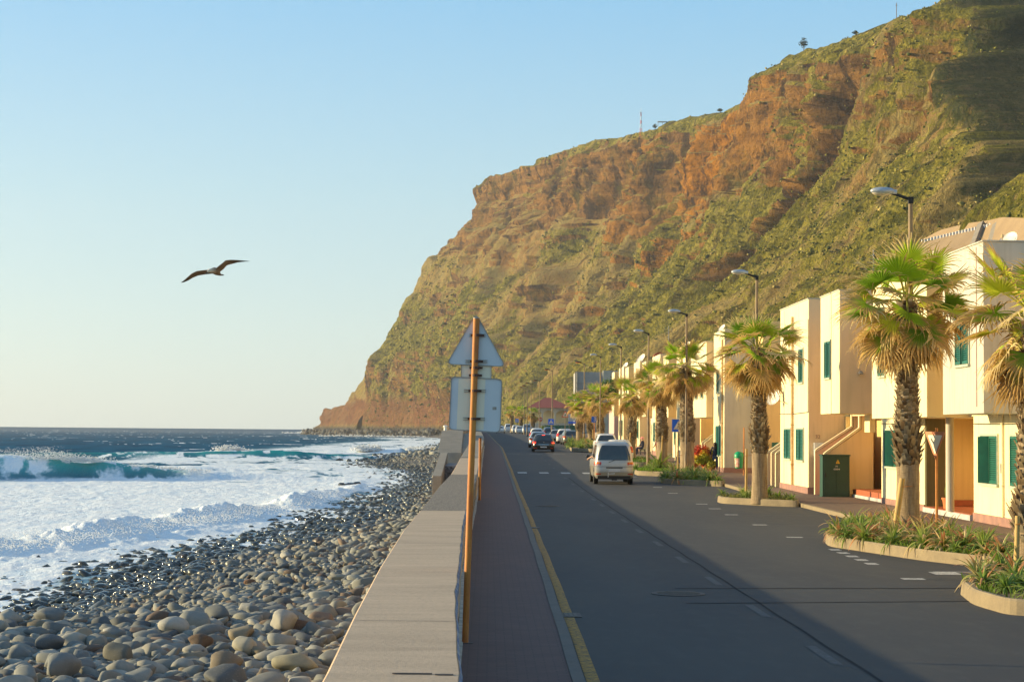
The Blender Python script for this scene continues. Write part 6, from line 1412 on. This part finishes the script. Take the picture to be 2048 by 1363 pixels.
def wheel(parent, x, y, r, wdt, name='wheel'):
    m = MB(); m.lathe((x, y, r), [(r*.6, -wdt/2), (r*.93, -wdt/2), (r, -wdt*.32), (r, wdt*.32), (r*.93, wdt/2), (r*.6, wdt/2)], 22, 'x'); o = m.build(name, M['tyre'], parent, smooth='auto')
    sg = 1 if x > 0 else -1; m = MB(); m.lathe((x+sg*wdt*.38, y, r), [(r*.62, 0), (r*.60, sg*.02), (r*.5, sg*.005), (r*.12, sg*.02)], 18, 'x'); m.build('rim', M['rim'], o, smooth='auto')
def car(X, Y, label, paint, kind='hatch', group='cars on the road', L=4.0, W=1.72, H=1.47, facing=1, rz=0.0, lights_on=False, detail=True, name='car'):
    g = float(zr(Y)); t_ = thing(name, (X, Y, g), label, 'car' if name != 'van' else 'van', group, rz=rz+(0 if facing > 0 else math.pi)); hw = W/2
    pitch = math.atan((float(zr(Y+3))-float(zr(Y)))/3); t_.rotation_euler = (pitch*facing, 0, t_.rotation_euler[2])
    if kind == 'van':
        lv = [(.28, .10, L-.12, hw*.93, .25), (.36, .03, L-.03, hw*.99, .25), (.60, .0, L, hw, .24), (.95, .03, L-.06, hw*1.0, .24), (1.06, .05, L-.5, hw*.985, .24), (1.12, .06, L-.95, hw*.97, .26), (1.30, .10, L-1.12, hw*.95, .28), (H-.16, .24, L-1.75, hw*.855, .34), (H-.07, .32, L-1.9, hw*.80, .4), (H-.015, .50, L-2.1, hw*.68, .5), (H, .75, L-2.3, hw*.5, .5)]
        zb, zt = 1.10, H-.17
    else:
        k = H/1.47; zbt = .93*k
        lv = [(.20, .14, L-.12, hw*.90, .3), (.30, .03, L-.02, hw*.98, .32), (.52, .0, L, hw, .32), (.72*k, .03, L-.04, hw, .34), (zbt-.06, .10, L-.22, hw*.985, .36), (zbt, .13, L-1.0, hw*.97, .36), (zbt+.04, .16, L-1.15, hw*.95, .36), (H-.12, .42, L-1.95, hw*.76, .34), (H-.045, .55, L-2.1, hw*.70, .36), (H-.01, .8, L-2.25, hw*.58, .4), (H, 1.0, L-2.5, hw*.42, .4)]
        if kind == 'suv': lv = [(a+.04 if i else a, b*.75, c_, d_, e) for i, (a, b, c_, d_, e) in enumerate(lv)]
        zb, zt = zbt+.03, H-.13
    b = Body(lv); body = b.mesh().build('body', M[paint], t_, smooth='auto')
    # glass, from belt to roof edge
    def fx(z, frac):
        for q in range(200):
            t1 = q/400
            if b.p(z, t1)[0] >= frac*max(b.p(z, s2/60)[0] for s2 in range(60)): return t1
        return .1
    ta = fx((zb+zt)/2, .83)
    b.patch(zb, zt, -ta, ta, .006, 8, 20, round_=.03).build('rear_window', M['glass'], body, smooth=True, fix=False)
    # side windows: rear corner to windscreen
    def side(t0, t1, nm):
        for sgn in (1, -1): b.patch(zb+.02, zt, sgn*t0, sgn*t1, .006, 4, 14, round_=.02).build(nm, M['glass'], body, smooth=True, fix=False)
    side(.145, .245, 'side_window'); side(.25, .345, 'side_window')
    b.patch(zb-.02, zt, .43, .57, .006, 6, 16).build('windscreen', M['glass'], body, smooth=True, fix=False)
    # lower trims and lamps
    if kind == 'van':
        for sgn in (-1, 1):
            tp0, tp1 = fx(1.0, .62), .118
            b.patch(.86, 1.02, sgn*tp0, sgn*tp1, .012, 4, 8, round_=.06).build('tail_lamp', M['tail'], body, smooth=True, fix=False); b.patch(.945, 1.015, sgn*(tp0+.006), sgn*tp1, .016, 2, 8).build('indicator', M['amber'], body, smooth=True, fix=False)
            b.patch(.875, .905, sgn*(tp0+.004), sgn*(tp0+.028), .018, 1, 3).build('reversing_lamp', M['clear_lens'], body, fix=False)
            b.patch(.46, .50, sgn*fx(.48, .66), sgn*fx(.48, .92), .035, 1, 5).build('reflector', M['tail'], body, fix=False)
        b.patch(.80, .815, -.125, .125, .008, 1, 24).build('door_seam', M['black'], body, fix=False)
        b.patch(.735, .785, -fx(.76, .42), fx(.76, .42), .014, 1, 12).build('handle_strip', M['black'], body, fix=False)
        b.patch(.40, .56, -.13, .13, .025, 3, 26).build('bumper', M['p_gold'], t_, smooth=True, fix=False)
        m = MB(); m.box(-hw*.86, hw*.86, .02, .14, .24, .40); m.box(-.12, .12, -.05, .1, .2, .28); m.build('underside', M['dark'], t_, bevel=.01)
        m = MB(); m.box(-.26, .26, -.02, .0, .58, .70); m.build('number_plate', M['plate'], t_); m = MB(); m.box(-.46, .46, -.012, .012, .50, .57); m.build('plate_recess', M['rail'], t_)
        m = MB(); m.tube([(-.28, -.02, .47), (-.28, -.05, .47), (.0, -.06, .47), (.02, -.05, .52), (-.28, -.05, .52)], .012, 6); m.tube([(-.28, -.05, .34), (-.28, -.05, .55)], .016, 6); m.build('tow_guard', M['white_paint'], t_)
        m = MB(); m.tube([(.0, .03, 1.10), (-.14, .05, 1.04), (-.25, .0, 1.01)], .012, 6); m.tube([(-.02, .02, 1.115), (.28, .05, 1.13)], .012, 6); m.build('wiper', M['black'], t_)
        for sgn in (-1, 1): b.patch(.45, .80, sgn*.14, sgn*.36, .008, 2, 16).build('side_trim', M['p_gold'], body, smooth=True, fix=False)
        wr_, wy = .34, (.95, L-.85)
    else:
        zl0, zl1 = (.66*H/1.47, .88*H/1.47) if kind == 'hatch' else (.72, 1.12)
        for sgn in (-1, 1):
            b.patch(zl0, zl1, sgn*fx(zl0+.1, .66), sgn*.128, .010, 4, 8, round_=.1).build('tail_lamp', M['tail'], body, smooth=True, fix=False)
            b.patch(zl0+.05, zl0+.12, sgn*fx(zl0+.1, .74), sgn*.120, .016, 2, 5).build('lamp_insert', M['brake'] if lights_on else M['amber'], body, fix=False)
            b.patch(.56, .74, sgn*.40, sgn*.46, .010, 3, 6).build('headlight', M['clear_lens'], body, smooth=True, fix=False)
            b.patch(.30, .34, sgn*fx(.32, .6), sgn*fx(.32, .85), .03, 1, 4).build('reflector', M['tail'], body, fix=False)
        b.patch(.24, .50, -.125, .125, .022, 4, 24).build('bumper', M[paint], t_, smooth=True, fix=False)
        b.patch(.20, .30, -.115, .115, .03, 2, 20).build('lower_trim', M['dark'], t_, smooth=True, fix=False)
        b.patch(.60, .63, -fx(.6, .5), fx(.6, .5), .014, 1, 10).build('chrome_strip', M['chrome'], body, fix=False)
        m = MB(); m.box(-.26, .26, -.045, -.03, .36, .47); m.build('number_plate', M['plate'], t_); m = MB(); m.box(-.25, .25, L+.03, L+.045, .33, .44); m.build('number_plate', M['plate'], t_)
        if lights_on: m = MB(); m.box(-.12, .12, .44, .47, H-.11, H-.07); m.build('high_brake_lamp', M['brake'], t_)
        m = MB(); m.lathe((0, -.002, .80*H/1.47), [(.04, 0), (.04, -.012), (.02, -.018)], 14, 'y'); m.build('badge', M['chrome'], t_)
        wr_, wy = .31, (.78, L-.82)
    for y in wy:
        for sgn in (-1, 1):
            m = MB(); m.lathe((sgn*(hw-.06), y, wr_+.02), [(wr_*1.16, -.07), (wr_*1.16, .07)], 22, 'x'); m.build('wheel_arch', M['black'], t_)
            wheel(t_, sgn*(hw-.085), y, wr_, .2)
    for sgn in (-1, 1):
        zz = zb+.06; m = MB(); m.ell((sgn*(hw+.13), L-1.45 if kind != 'van' else L-1.15, zz+.03), (.10, .05, .075), 12, 8); m.tube([(sgn*hw*.95, L-1.4 if kind != 'van' else L-1.1, zz-.03), (sgn*(hw+.08), L-1.44 if kind != 'van' else L-1.14, zz)], .02, 6); m.build('door_mirror', M['black'], t_, smooth=True)
        m = MB(); m.tube([(sgn*hw*.7, .75, H-.04), (sgn*hw*.69, L-2.2, H-.03)], .015, 6); m.build('roof_rail', M['dark'], t_)
    if kind == 'pickup': pass
    return t_
vn = car(5.66, 81.3, 'silver and beige van driving away in the right lane', 'p_silver', 'van', None, 4.7, 1.74, 1.93, name='van')
# driver's forearm and seats seen through the glass
car(4.45, 147, 'dark hatchback with red brake lamps lit, driving away in the lane', 'p_black', 'hatch', None, 4.05, 1.76, 1.47, lights_on=True)
car(4.55, 166, 'pale car just ahead of the dark hatchback, mostly its roof showing', 'p_light', 'hatch', None, 4.1, 1.7, 1.50)
car(5.25, 199, 'white car with red tail lamps left of the parked row', 'p_white', 'suv', None, 3.8, 1.6, 1.55, rz=-.06, lights_on=True)
G1 = 'cars parked along the right side'
car(8.45, 184, 'grey-green car parked closest, right end of the row', 'p_grey', 'hatch', G1, 4.2, 1.75, 1.5, rz=.05)
car(7.95, 191, 'white car parked directly behind the grey-green one', 'p_white', 'suv', G1, 4.2, 1.7, 1.55, rz=-.1)
car(7.55, 203, 'silver car parked between the dark and the white one', 'p_silver', 'hatch', G1, 4.2, 1.68, 1.45, rz=-.15)
car(7.35, 218, 'dark blue-grey car parked left in the row behind the sign pole', 'p_blue', 'suv', G1, 4.3, 1.8, 1.58)
car(8.45, 116, 'white estate car parked behind the van, dark rear glass showing', 'p_white', 'suv', G1, 4.3, 1.75, 1.5)
car(9.15, 140, 'silver-white car parked farther behind the van', 'p_white', 'hatch', G1, 4.2, 1.72, 1.62)
G2 = 'far cars at the end of the road'
car(7.0, 334, 'blue-grey off-roader parked at the far end', 'p_light', 'suv', G2, 4.3, 1.85, 1.8, facing=-1)
car(5.75, 346, 'pale car beside the far off-roader', 'p_white', 'hatch', G2, 4.1, 1.7, 1.45, facing=-1)
car(5.35, 366, 'dark-windowed white car behind the pale far car', 'p_white', 'suv', G2, 4.2, 1.7, 1.6, facing=-1)
car(4.35, 412, 'white box-shaped vehicle at the very end of the road', 'p_white', 'suv', G2, 4.5, 1.9, 1.9, facing=-1)
car(2.25, 362, 'white car coming towards the camera beside the square sign', 'p_white', 'hatch', G2, 4.1, 1.7, 1.48, facing=-1)
# ================================================================== people (skinned skeletons, one continuous body)
def figure(name, loc, label, joints, edges, mats, assign, rz=0.0, root=0, extra=None):
    """joints: {key: (x,y,z,r)}"""
    t_ = thing(name, loc, label, 'person', rz=rz); keys = list(joints); me = bpy.data.meshes.new('body'); me.from_pydata([joints[k][:3] for k in keys], [(keys.index(a), keys.index(b)) for a, b in edges], [])
    o = bpy.data.objects.new('tmp', me); C.objects.link(o); sk = o.modifiers.new('s', 'SKIN'); sk.use_smooth_shade = True; ss = o.modifiers.new('ss', 'SUBSURF'); ss.levels = 2; ss.render_levels = 2
    for i, k in enumerate(keys): r = joints[k][3]; me.skin_vertices[0].data[i].radius = (r if not isinstance(r, tuple) else r[0], r if not isinstance(r, tuple) else r[1]); me.skin_vertices[0].data[i].use_root = (i == root)
    dg = bpy.context.evaluated_depsgraph_get(); m2 = bpy.data.meshes.new_from_object(o.evaluated_get(dg)); bpy.data.objects.remove(o)
    m2.name = 'body'; m2.materials.clear(); [m2.materials.append(M[x]) for x in mats]
    for p in m2.polygons: p.material_index = assign(p.center); p.use_smooth = True
    b = bpy.data.objects.new('body', m2); C.objects.link(b); b.parent = t_
    return t_
def stand(h=1.6, arms=((-.06, .02), (.10, .12)), stride=.08, build=1.0):
    s_ = h/1.7; J = {'pel': (0, 0, .93, .125*build), 'wai': (0, 0, 1.08, .105*build), 'che': (0, .01, 1.28, .135*build), 'nb': (0, 0, 1.42, .07), 'nt': (0, .01, 1.50, .048), 'hd': (0, .015, 1.58, .078), 'ht': (0, .01, 1.66, .07),
     'hl': (-.09, 0, .86, .095*build), 'kl': (-.10, stride*.4, .48, .062), 'al': (-.10, -stride*.3, .09, .042), 'tl': (-.11, -stride*.3+.13, .04, .038), 'hr': (.09, 0, .86, .095*build), 'kr': (.10, -.02, .48, .062), 'ar': (.10, -stride, .09, .042), 'tr': (.11, -stride+.13, .04, .038),
     'sl': (-.17, 0, 1.39, .055), 'el': (-.23+arms[0][0]*.3, .02, 1.12, .042), 'wl_': (-.21+arms[0][0], .02+arms[0][1], .90, .030), 'hl1': (-.20+arms[0][0], .04+arms[0][1], .83, .028), 'sr': (.17, 0, 1.39, .055), 'er': (.24, .04, 1.13, .042), 'wr_': (.19+arms[1][0]*.3, .16+arms[1][1], 1.03, .030), 'hr1': (.17+arms[1][0]*.3, .24+arms[1][1], 1.04, .028)}
    J = {k: (v[0]*s_, v[1]*s_, v[2]*s_, v[3]*s_) for k, v in J.items()}
    for hnd, wst, sg in (('hl1', 'wl_', -1), ('hr1', 'wr_', 1)):
        a = np.array(J[hnd][:3]); dd = nrm(a-np.array(J[wst][:3])); sd = np.array((0, 1, 0)) if abs(dd[1]) < .7 else np.array((1, 0, 0))
        for f in range(4): L_ = (.07, .08, .075, .06)[f]*s_; b0_ = a+dd*.03*s_+sd*(f-1.5)*.017*s_; J[f'{hnd}f{f}a'] = (*(b0_), .0085); J[f'{hnd}f{f}b'] = (*(b0_+dd*L_-np.array((sg*.012, 0, 0))), .007)
        J[f'{hnd}t'] = (*(a+dd*.03+sd*.045), .009)
    E = [('pel', 'wai'), ('wai', 'che'), ('che', 'nb'), ('nb', 'nt'), ('nt', 'hd'), ('hd', 'ht'), ('pel', 'hl'), ('hl', 'kl'), ('kl', 'al'), ('al', 'tl'), ('pel', 'hr'), ('hr', 'kr'), ('kr', 'ar'), ('ar', 'tr'), ('nb', 'sl'), ('sl', 'el'), ('el', 'wl_'), ('wl_', 'hl1'), ('nb', 'sr'), ('sr', 'er'), ('er', 'wr_'), ('wr_', 'hr1')]
    for hnd in ('hl1', 'hr1'):
        for f in range(4): E += [(hnd, f'{hnd}f{f}a'), (f'{hnd}f{f}a', f'{hnd}f{f}b')]
        E.append((hnd, f'{hnd}t'))
    return J, E, s_
J, E, s_ = stand(1.58, stride=.14)
wm = figure('person', (12.45, 99.2, float(zr(99.2))+.12), 'woman with long brown hair, navy jacket and jeans, seen from behind by the red bush', J, E, ['navy', 'jeans', 'skin', 'white_paint'],
            lambda c: 3 if c.z < .10 else 2 if c.z > 1.43*s_ or (abs(c.x) > .14 and c.z < .90 and c.z > .7) or (c.y > .30) else 1 if c.z < .88*s_ else 0)
m = MB(); m.ell((0, -.01, 1.57*s_), (.105, .12, .125), 16, 10); m.ell((0, -.06, 1.42*s_), (.10, .06, .16), 14, 8); m.build('hair', M['hair'], wm, smooth=True)
J, E, s_ = stand(1.62, stride=.2)
mn = figure('person', (10.85, 115.5, float(zr(115))+.12), 'person in a red checked top and khaki trousers behind the stake of the slim palm', J, E, ['plaid', 'khaki', 'skin', 'dark'], lambda c: 3 if c.z < .10 else 2 if c.z > 1.43*s_ or (abs(c.x) > .14 and c.z < .90 and c.z > .7) else 1 if c.z < .88*s_ else 0, rz=2.6)
m = MB(); m.ell((0, -.005, 1.60*s_), (.095, .11, .10), 14, 8); m.build('hair', M['hair'], mn, smooth=True)
# seated person far along the pavement
s_ = 1.0; J = {'pel': (0, 0, .52, .13), 'wai': (0, -.03, .70, .115), 'che': (0, -.02, .90, .13), 'nb': (0, 0, 1.04, .07), 'nt': (0, .02, 1.10, .05), 'hd': (0, .03, 1.19, .085), 'ht': (0, .03, 1.27, .07), 'hl': (-.1, .06, .50, .09), 'kl': (-.13, .45, .50, .065), 'al': (-.13, .45, .08, .045), 'tl': (-.13, .58, .04, .04), 'hr': (.1, .06, .50, .09), 'kr': (.13, .45, .50, .065), 'ar': (.13, .45, .08, .045), 'tr': (.13, .58, .04, .04), 'sl': (-.17, 0, 1.0, .055), 'el': (-.22, .1, .78, .042), 'wl_': (-.12, .3, .62, .03), 'sr': (.17, 0, 1.0, .055), 'er': (.22, .1, .78, .042), 'wr_': (.12, .3, .62, .03)}
E = [('pel', 'wai'), ('wai', 'che'), ('che', 'nb'), ('nb', 'nt'), ('nt', 'hd'), ('hd', 'ht'), ('pel', 'hl'), ('hl', 'kl'), ('kl', 'al'), ('al', 'tl'), ('pel', 'hr'), ('hr', 'kr'), ('kr', 'ar'), ('ar', 'tr'), ('nb', 'sl'), ('sl', 'el'), ('el', 'wl_'), ('nb', 'sr'), ('sr', 'er'), ('er', 'wr_')]
st_ = figure('person', (11.6, 136, float(zr(136))+.12), 'person in dark clothes with pink headwear sitting outside the distant houses', J, E, ['navy', 'skin'], lambda c: 1 if c.z > 1.05 else 0, rz=1.2)
m = MB(); m.lathe((0, .03, 1.20), [(.19, 0), (.18, .03), (.12, .05), (.10, .13), (.02, .15)], 16); m.build('hat', M['pink'], st_, smooth='auto')
chr_ = thing('stool', (11.6, 136, float(zr(136))+.12), 'dark stool under the seated person', 'stool'); m = MB(); m.box(-.2, .2, -.2, .2, .36, .41); m.build('seat', M['dark'], chr_)
for a, b in ((-1, -1), (1, -1), (1, 1), (-1, 1)): m = MB(); m.tube([(a*.17, b*.17, 0), (a*.15, b*.15, .36)], .02, 6); m.build('leg', M['dark'], chr_)
# driver of the van: seated body with an arm resting out of the window
dz = float(zr(84)); J = {'pel': (0, 0, .75, .13), 'che': (0, 0, 1.15, .14), 'nb': (0, 0, 1.32, .07), 'nt': (0, .02, 1.40, .05), 'hd': (0, .03, 1.50, .085), 'ht': (0, .03, 1.58, .07), 'hl': (-.1, .06, .74, .09), 'kl': (-.13, .5, .78, .065), 'hr': (.1, .06, .74, .09), 'kr': (.13, .5, .78, .065), 'sl': (-.18, 0, 1.27, .055), 'el': (-.42, .12, 1.19, .042), 'wl_': (-.58, .30, 1.10, .03), 'hn': (-.61, .37, 1.07, .034), 'f1': (-.62, .44, 1.03, .011), 'f2': (-.64, .43, 1.03, .011), 'f3': (-.60, .44, 1.02, .011), 'sr': (.18, 0, 1.27, .055), 'er': (.22, .2, 1.08, .042), 'wr_': (.1, .45, 1.08, .03)}
E = [('pel', 'che'), ('che', 'nb'), ('nb', 'nt'), ('nt', 'hd'), ('hd', 'ht'), ('pel', 'hl'), ('hl', 'kl'), ('pel', 'hr'), ('hr', 'kr'), ('nb', 'sl'), ('sl', 'el'), ('el', 'wl_'), ('wl_', 'hn'), ('hn', 'f1'), ('hn', 'f2'), ('hn', 'f3'), ('nb', 'sr'), ('sr', 'er'), ('er', 'wr_')]
figure('person', (5.66-.42, 84.2, dz), 'van driver with a bare arm hanging out of the left window', J, E, ['plaid', 'skin'], lambda c: 1 if c.z > 1.36 or c.x < -.30 else 0)
# ================================================================== gull
Yb = 33.0; c0 = at(431, 541, Yb); bd = thing('seagull', c0, 'brown speckled gull gliding over the surf with wings spread', 'bird')
u_ = Yb/3600
def BP(px, py, dy=0.0): p = at(px, py, Yb+dy); return np.array(p)-np.array(c0)
t = NT('gull_plumage'); co = t.n('SeparateXYZ'); t.l(t.coord('obj'), co.inputs[0]); nz = t.noise(22, 5, .7); c = t.ramp(nz, [(.35, (.14, .085, .045)), (.65, (.30, .20, .11))]); wv = t.n('TexWave'); wv.inputs['Scale'].default_value = 9; wv.inputs['Distortion'].default_value = 2; t.l(t.coord('obj'), wv.inputs[0]); c = t.mix(t.math('MULTIPLY', wv.outputs['Fac'], .25), c, (.10, .07, .05))
hdm = t.attr('head'); c = t.mix(hdm, c, (.62, .55, .42)); tpm = t.attr('tip'); c = t.mix(tpm, c, (.02, .018, .016)); t.col(c); t.rough(.8); M['gull'] = t.m
V, Fq, HM, TM = [], [], [], []
body_path = [(BP(414, 545, -.16), .006), (BP(416, 543, -.14), .020), (BP(419, 541, -.11), .032), (BP(423, 541, -.05), .040), (BP(428, 541, .04), .062), (BP(433, 543, .14), .066), (BP(436, 546, .24), .045), (BP(438, 549, .32), .030), (BP(441, 549.5, .42), .045), (BP(441, 549.5, .44), .004)]
n = 14
for i, (p, r) in enumerate(body_path):
    a = body_path[max(i-1, 0)][0]; b = body_path[min(i+1, len(body_path)-1)][0]; tdir = nrm(b-a); sx_ = nrm(np.cross(tdir, (0, 0, 1))); up = np.cross(sx_, tdir); flat = 1 if i < 7 else .35; wide = 1 if i < 7 else 1.5
    for k in range(n): q = 2*math.pi*k/n; V.append(p+sx_*math.cos(q)*r*wide+up*math.sin(q)*r*flat); HM.append(1.0 if i < 3 else .55 if i == 3 else .0); TM.append(1.0 if i >= 8 else 0)
for i in range(len(body_path)-1):
    for k in range(n): Fq.append((i*n+k, i*n+(k+1) % n, (i+1)*n+(k+1) % n, (i+1)*n+k))
def wing(path, root_rings):
    """path: (px,py,dy leading edge, chord, drop)"""
    base = len(V); m_ = len(path)
    for i, (px, py, dy, ch, drop, tip) in enumerate(path):
        le = BP(px, py, dy); te = le+np.array((0, ch*.92, -drop)); th = .018*(ch/.22)
        for f, u in ((0, 0), (.15, 1), (.45, .8), (1, 0), (.45, -.35), (.15, -.6)):
            V.append(le*(1-f)+te*f+np.array((0, 0, u*th))); HM.append(0); TM.append(tip*(1 if f > .3 else .8))
    for i in range(m_-1):
        for k in range(6): Fq.append((base+i*6+k, base+i*6+(k+1) % 6, base+(i+1)*6+(k+1) % 6, base+(i+1)*6+k))
wing([(430, 538, .0, .20, .060, 0), (420, 539.5, -.02, .21, .055, 0), (406, 540.5, -.05, .20, .060, 0), (393, 542, -.06, .19, .068, 0), (383, 547, -.03, .17, .062, .1), (375, 554, .02, .13, .050, .4), (367, 561, .08, .07, .024, 1), (362, 564.5, .12, .015, .004, 1)], 0)
wing([(430, 538, .0, .20, .060, 0), (437, 532, -.02, .22, .088, 0), (444, 526.5, -.04, .22, .088, 0), (451, 520.5, -.05, .20, .075, 0), (461, 519.6, -.02, .18, .060, .1), (474, 520.2, .03, .13, .030, .4), (488, 521.4, .09, .07, .010, 1), (499, 522, .14, .015, .003, 1)], 0)
bo_ = link_mesh('body', np_mesh('body', np.array(V), np.array(Fq), {'head': np.array(HM), 'tip': np.array(TM)}, smooth=True), M['gull'], bd)
m = MB(); p = BP(414.5, 544.5, -.16); m.tube([tuple(p), tuple(p+np.array((-.012, -.035, -.018))), tuple(p+np.array((-.02, -.05, -.04)))], [.014, .011, .003], 8); m.build('beak', M['black'], bd, smooth=True)
for sg in (-1, 1): p = BP(416.5, 542, -.15); m = MB(); m.ell(tuple(p+np.array((sg*.018, -.004, .006))), (.005, .005, .005), 8, 6); m.build('eye', M['black'], bd)

# ================================================================== air
m = MB(); m.box(-800, 900, -60, 2700, SEA-1.5, 330); hz = m.build('haze', None, None); hz['kind'] = 'stuff'
hm = bpy.data.materials.new('haze_air'); hm.use_nodes = True; ht_ = hm.node_tree; ht_.nodes.clear(); ho_ = ht_.nodes.new('ShaderNodeOutputMaterial'); pv = ht_.nodes.new('ShaderNodeVolumePrincipled')
pv.inputs['Color'].default_value = (.90, .92, .95, 1); pv.inputs['Density'].default_value = .0001; pv.inputs['Anisotropy'].default_value = .35; ht_.links.new(pv.outputs[0], ho_.inputs['Volume']); hz.data.materials.append(hm)

# labels shared by several things: tell them apart by their order from the left
by = {}
for o in sc.objects:
    if o.parent is None and o.get('category') and o.get('label'): by.setdefault(o['label'], []).append(o)
ORD = ['leftmost', 'second', 'third', 'fourth', 'fifth', 'sixth', 'seventh', 'eighth', 'ninth', 'tenth', 'eleventh', 'twelfth']
for lb, L_ in by.items():
    if len(L_) < 2: continue
    L_.sort(key=lambda o: o.location.x/max(1, o.location.y))
    for k, o in enumerate(L_):
        sfx = (' (left one)', ' (right one)')[k] if len(L_) == 2 else (' (leftmost)' if k == 0 else f' ({ORD[min(k, 11)]} from left)')
        o['label'] = lb+sfx
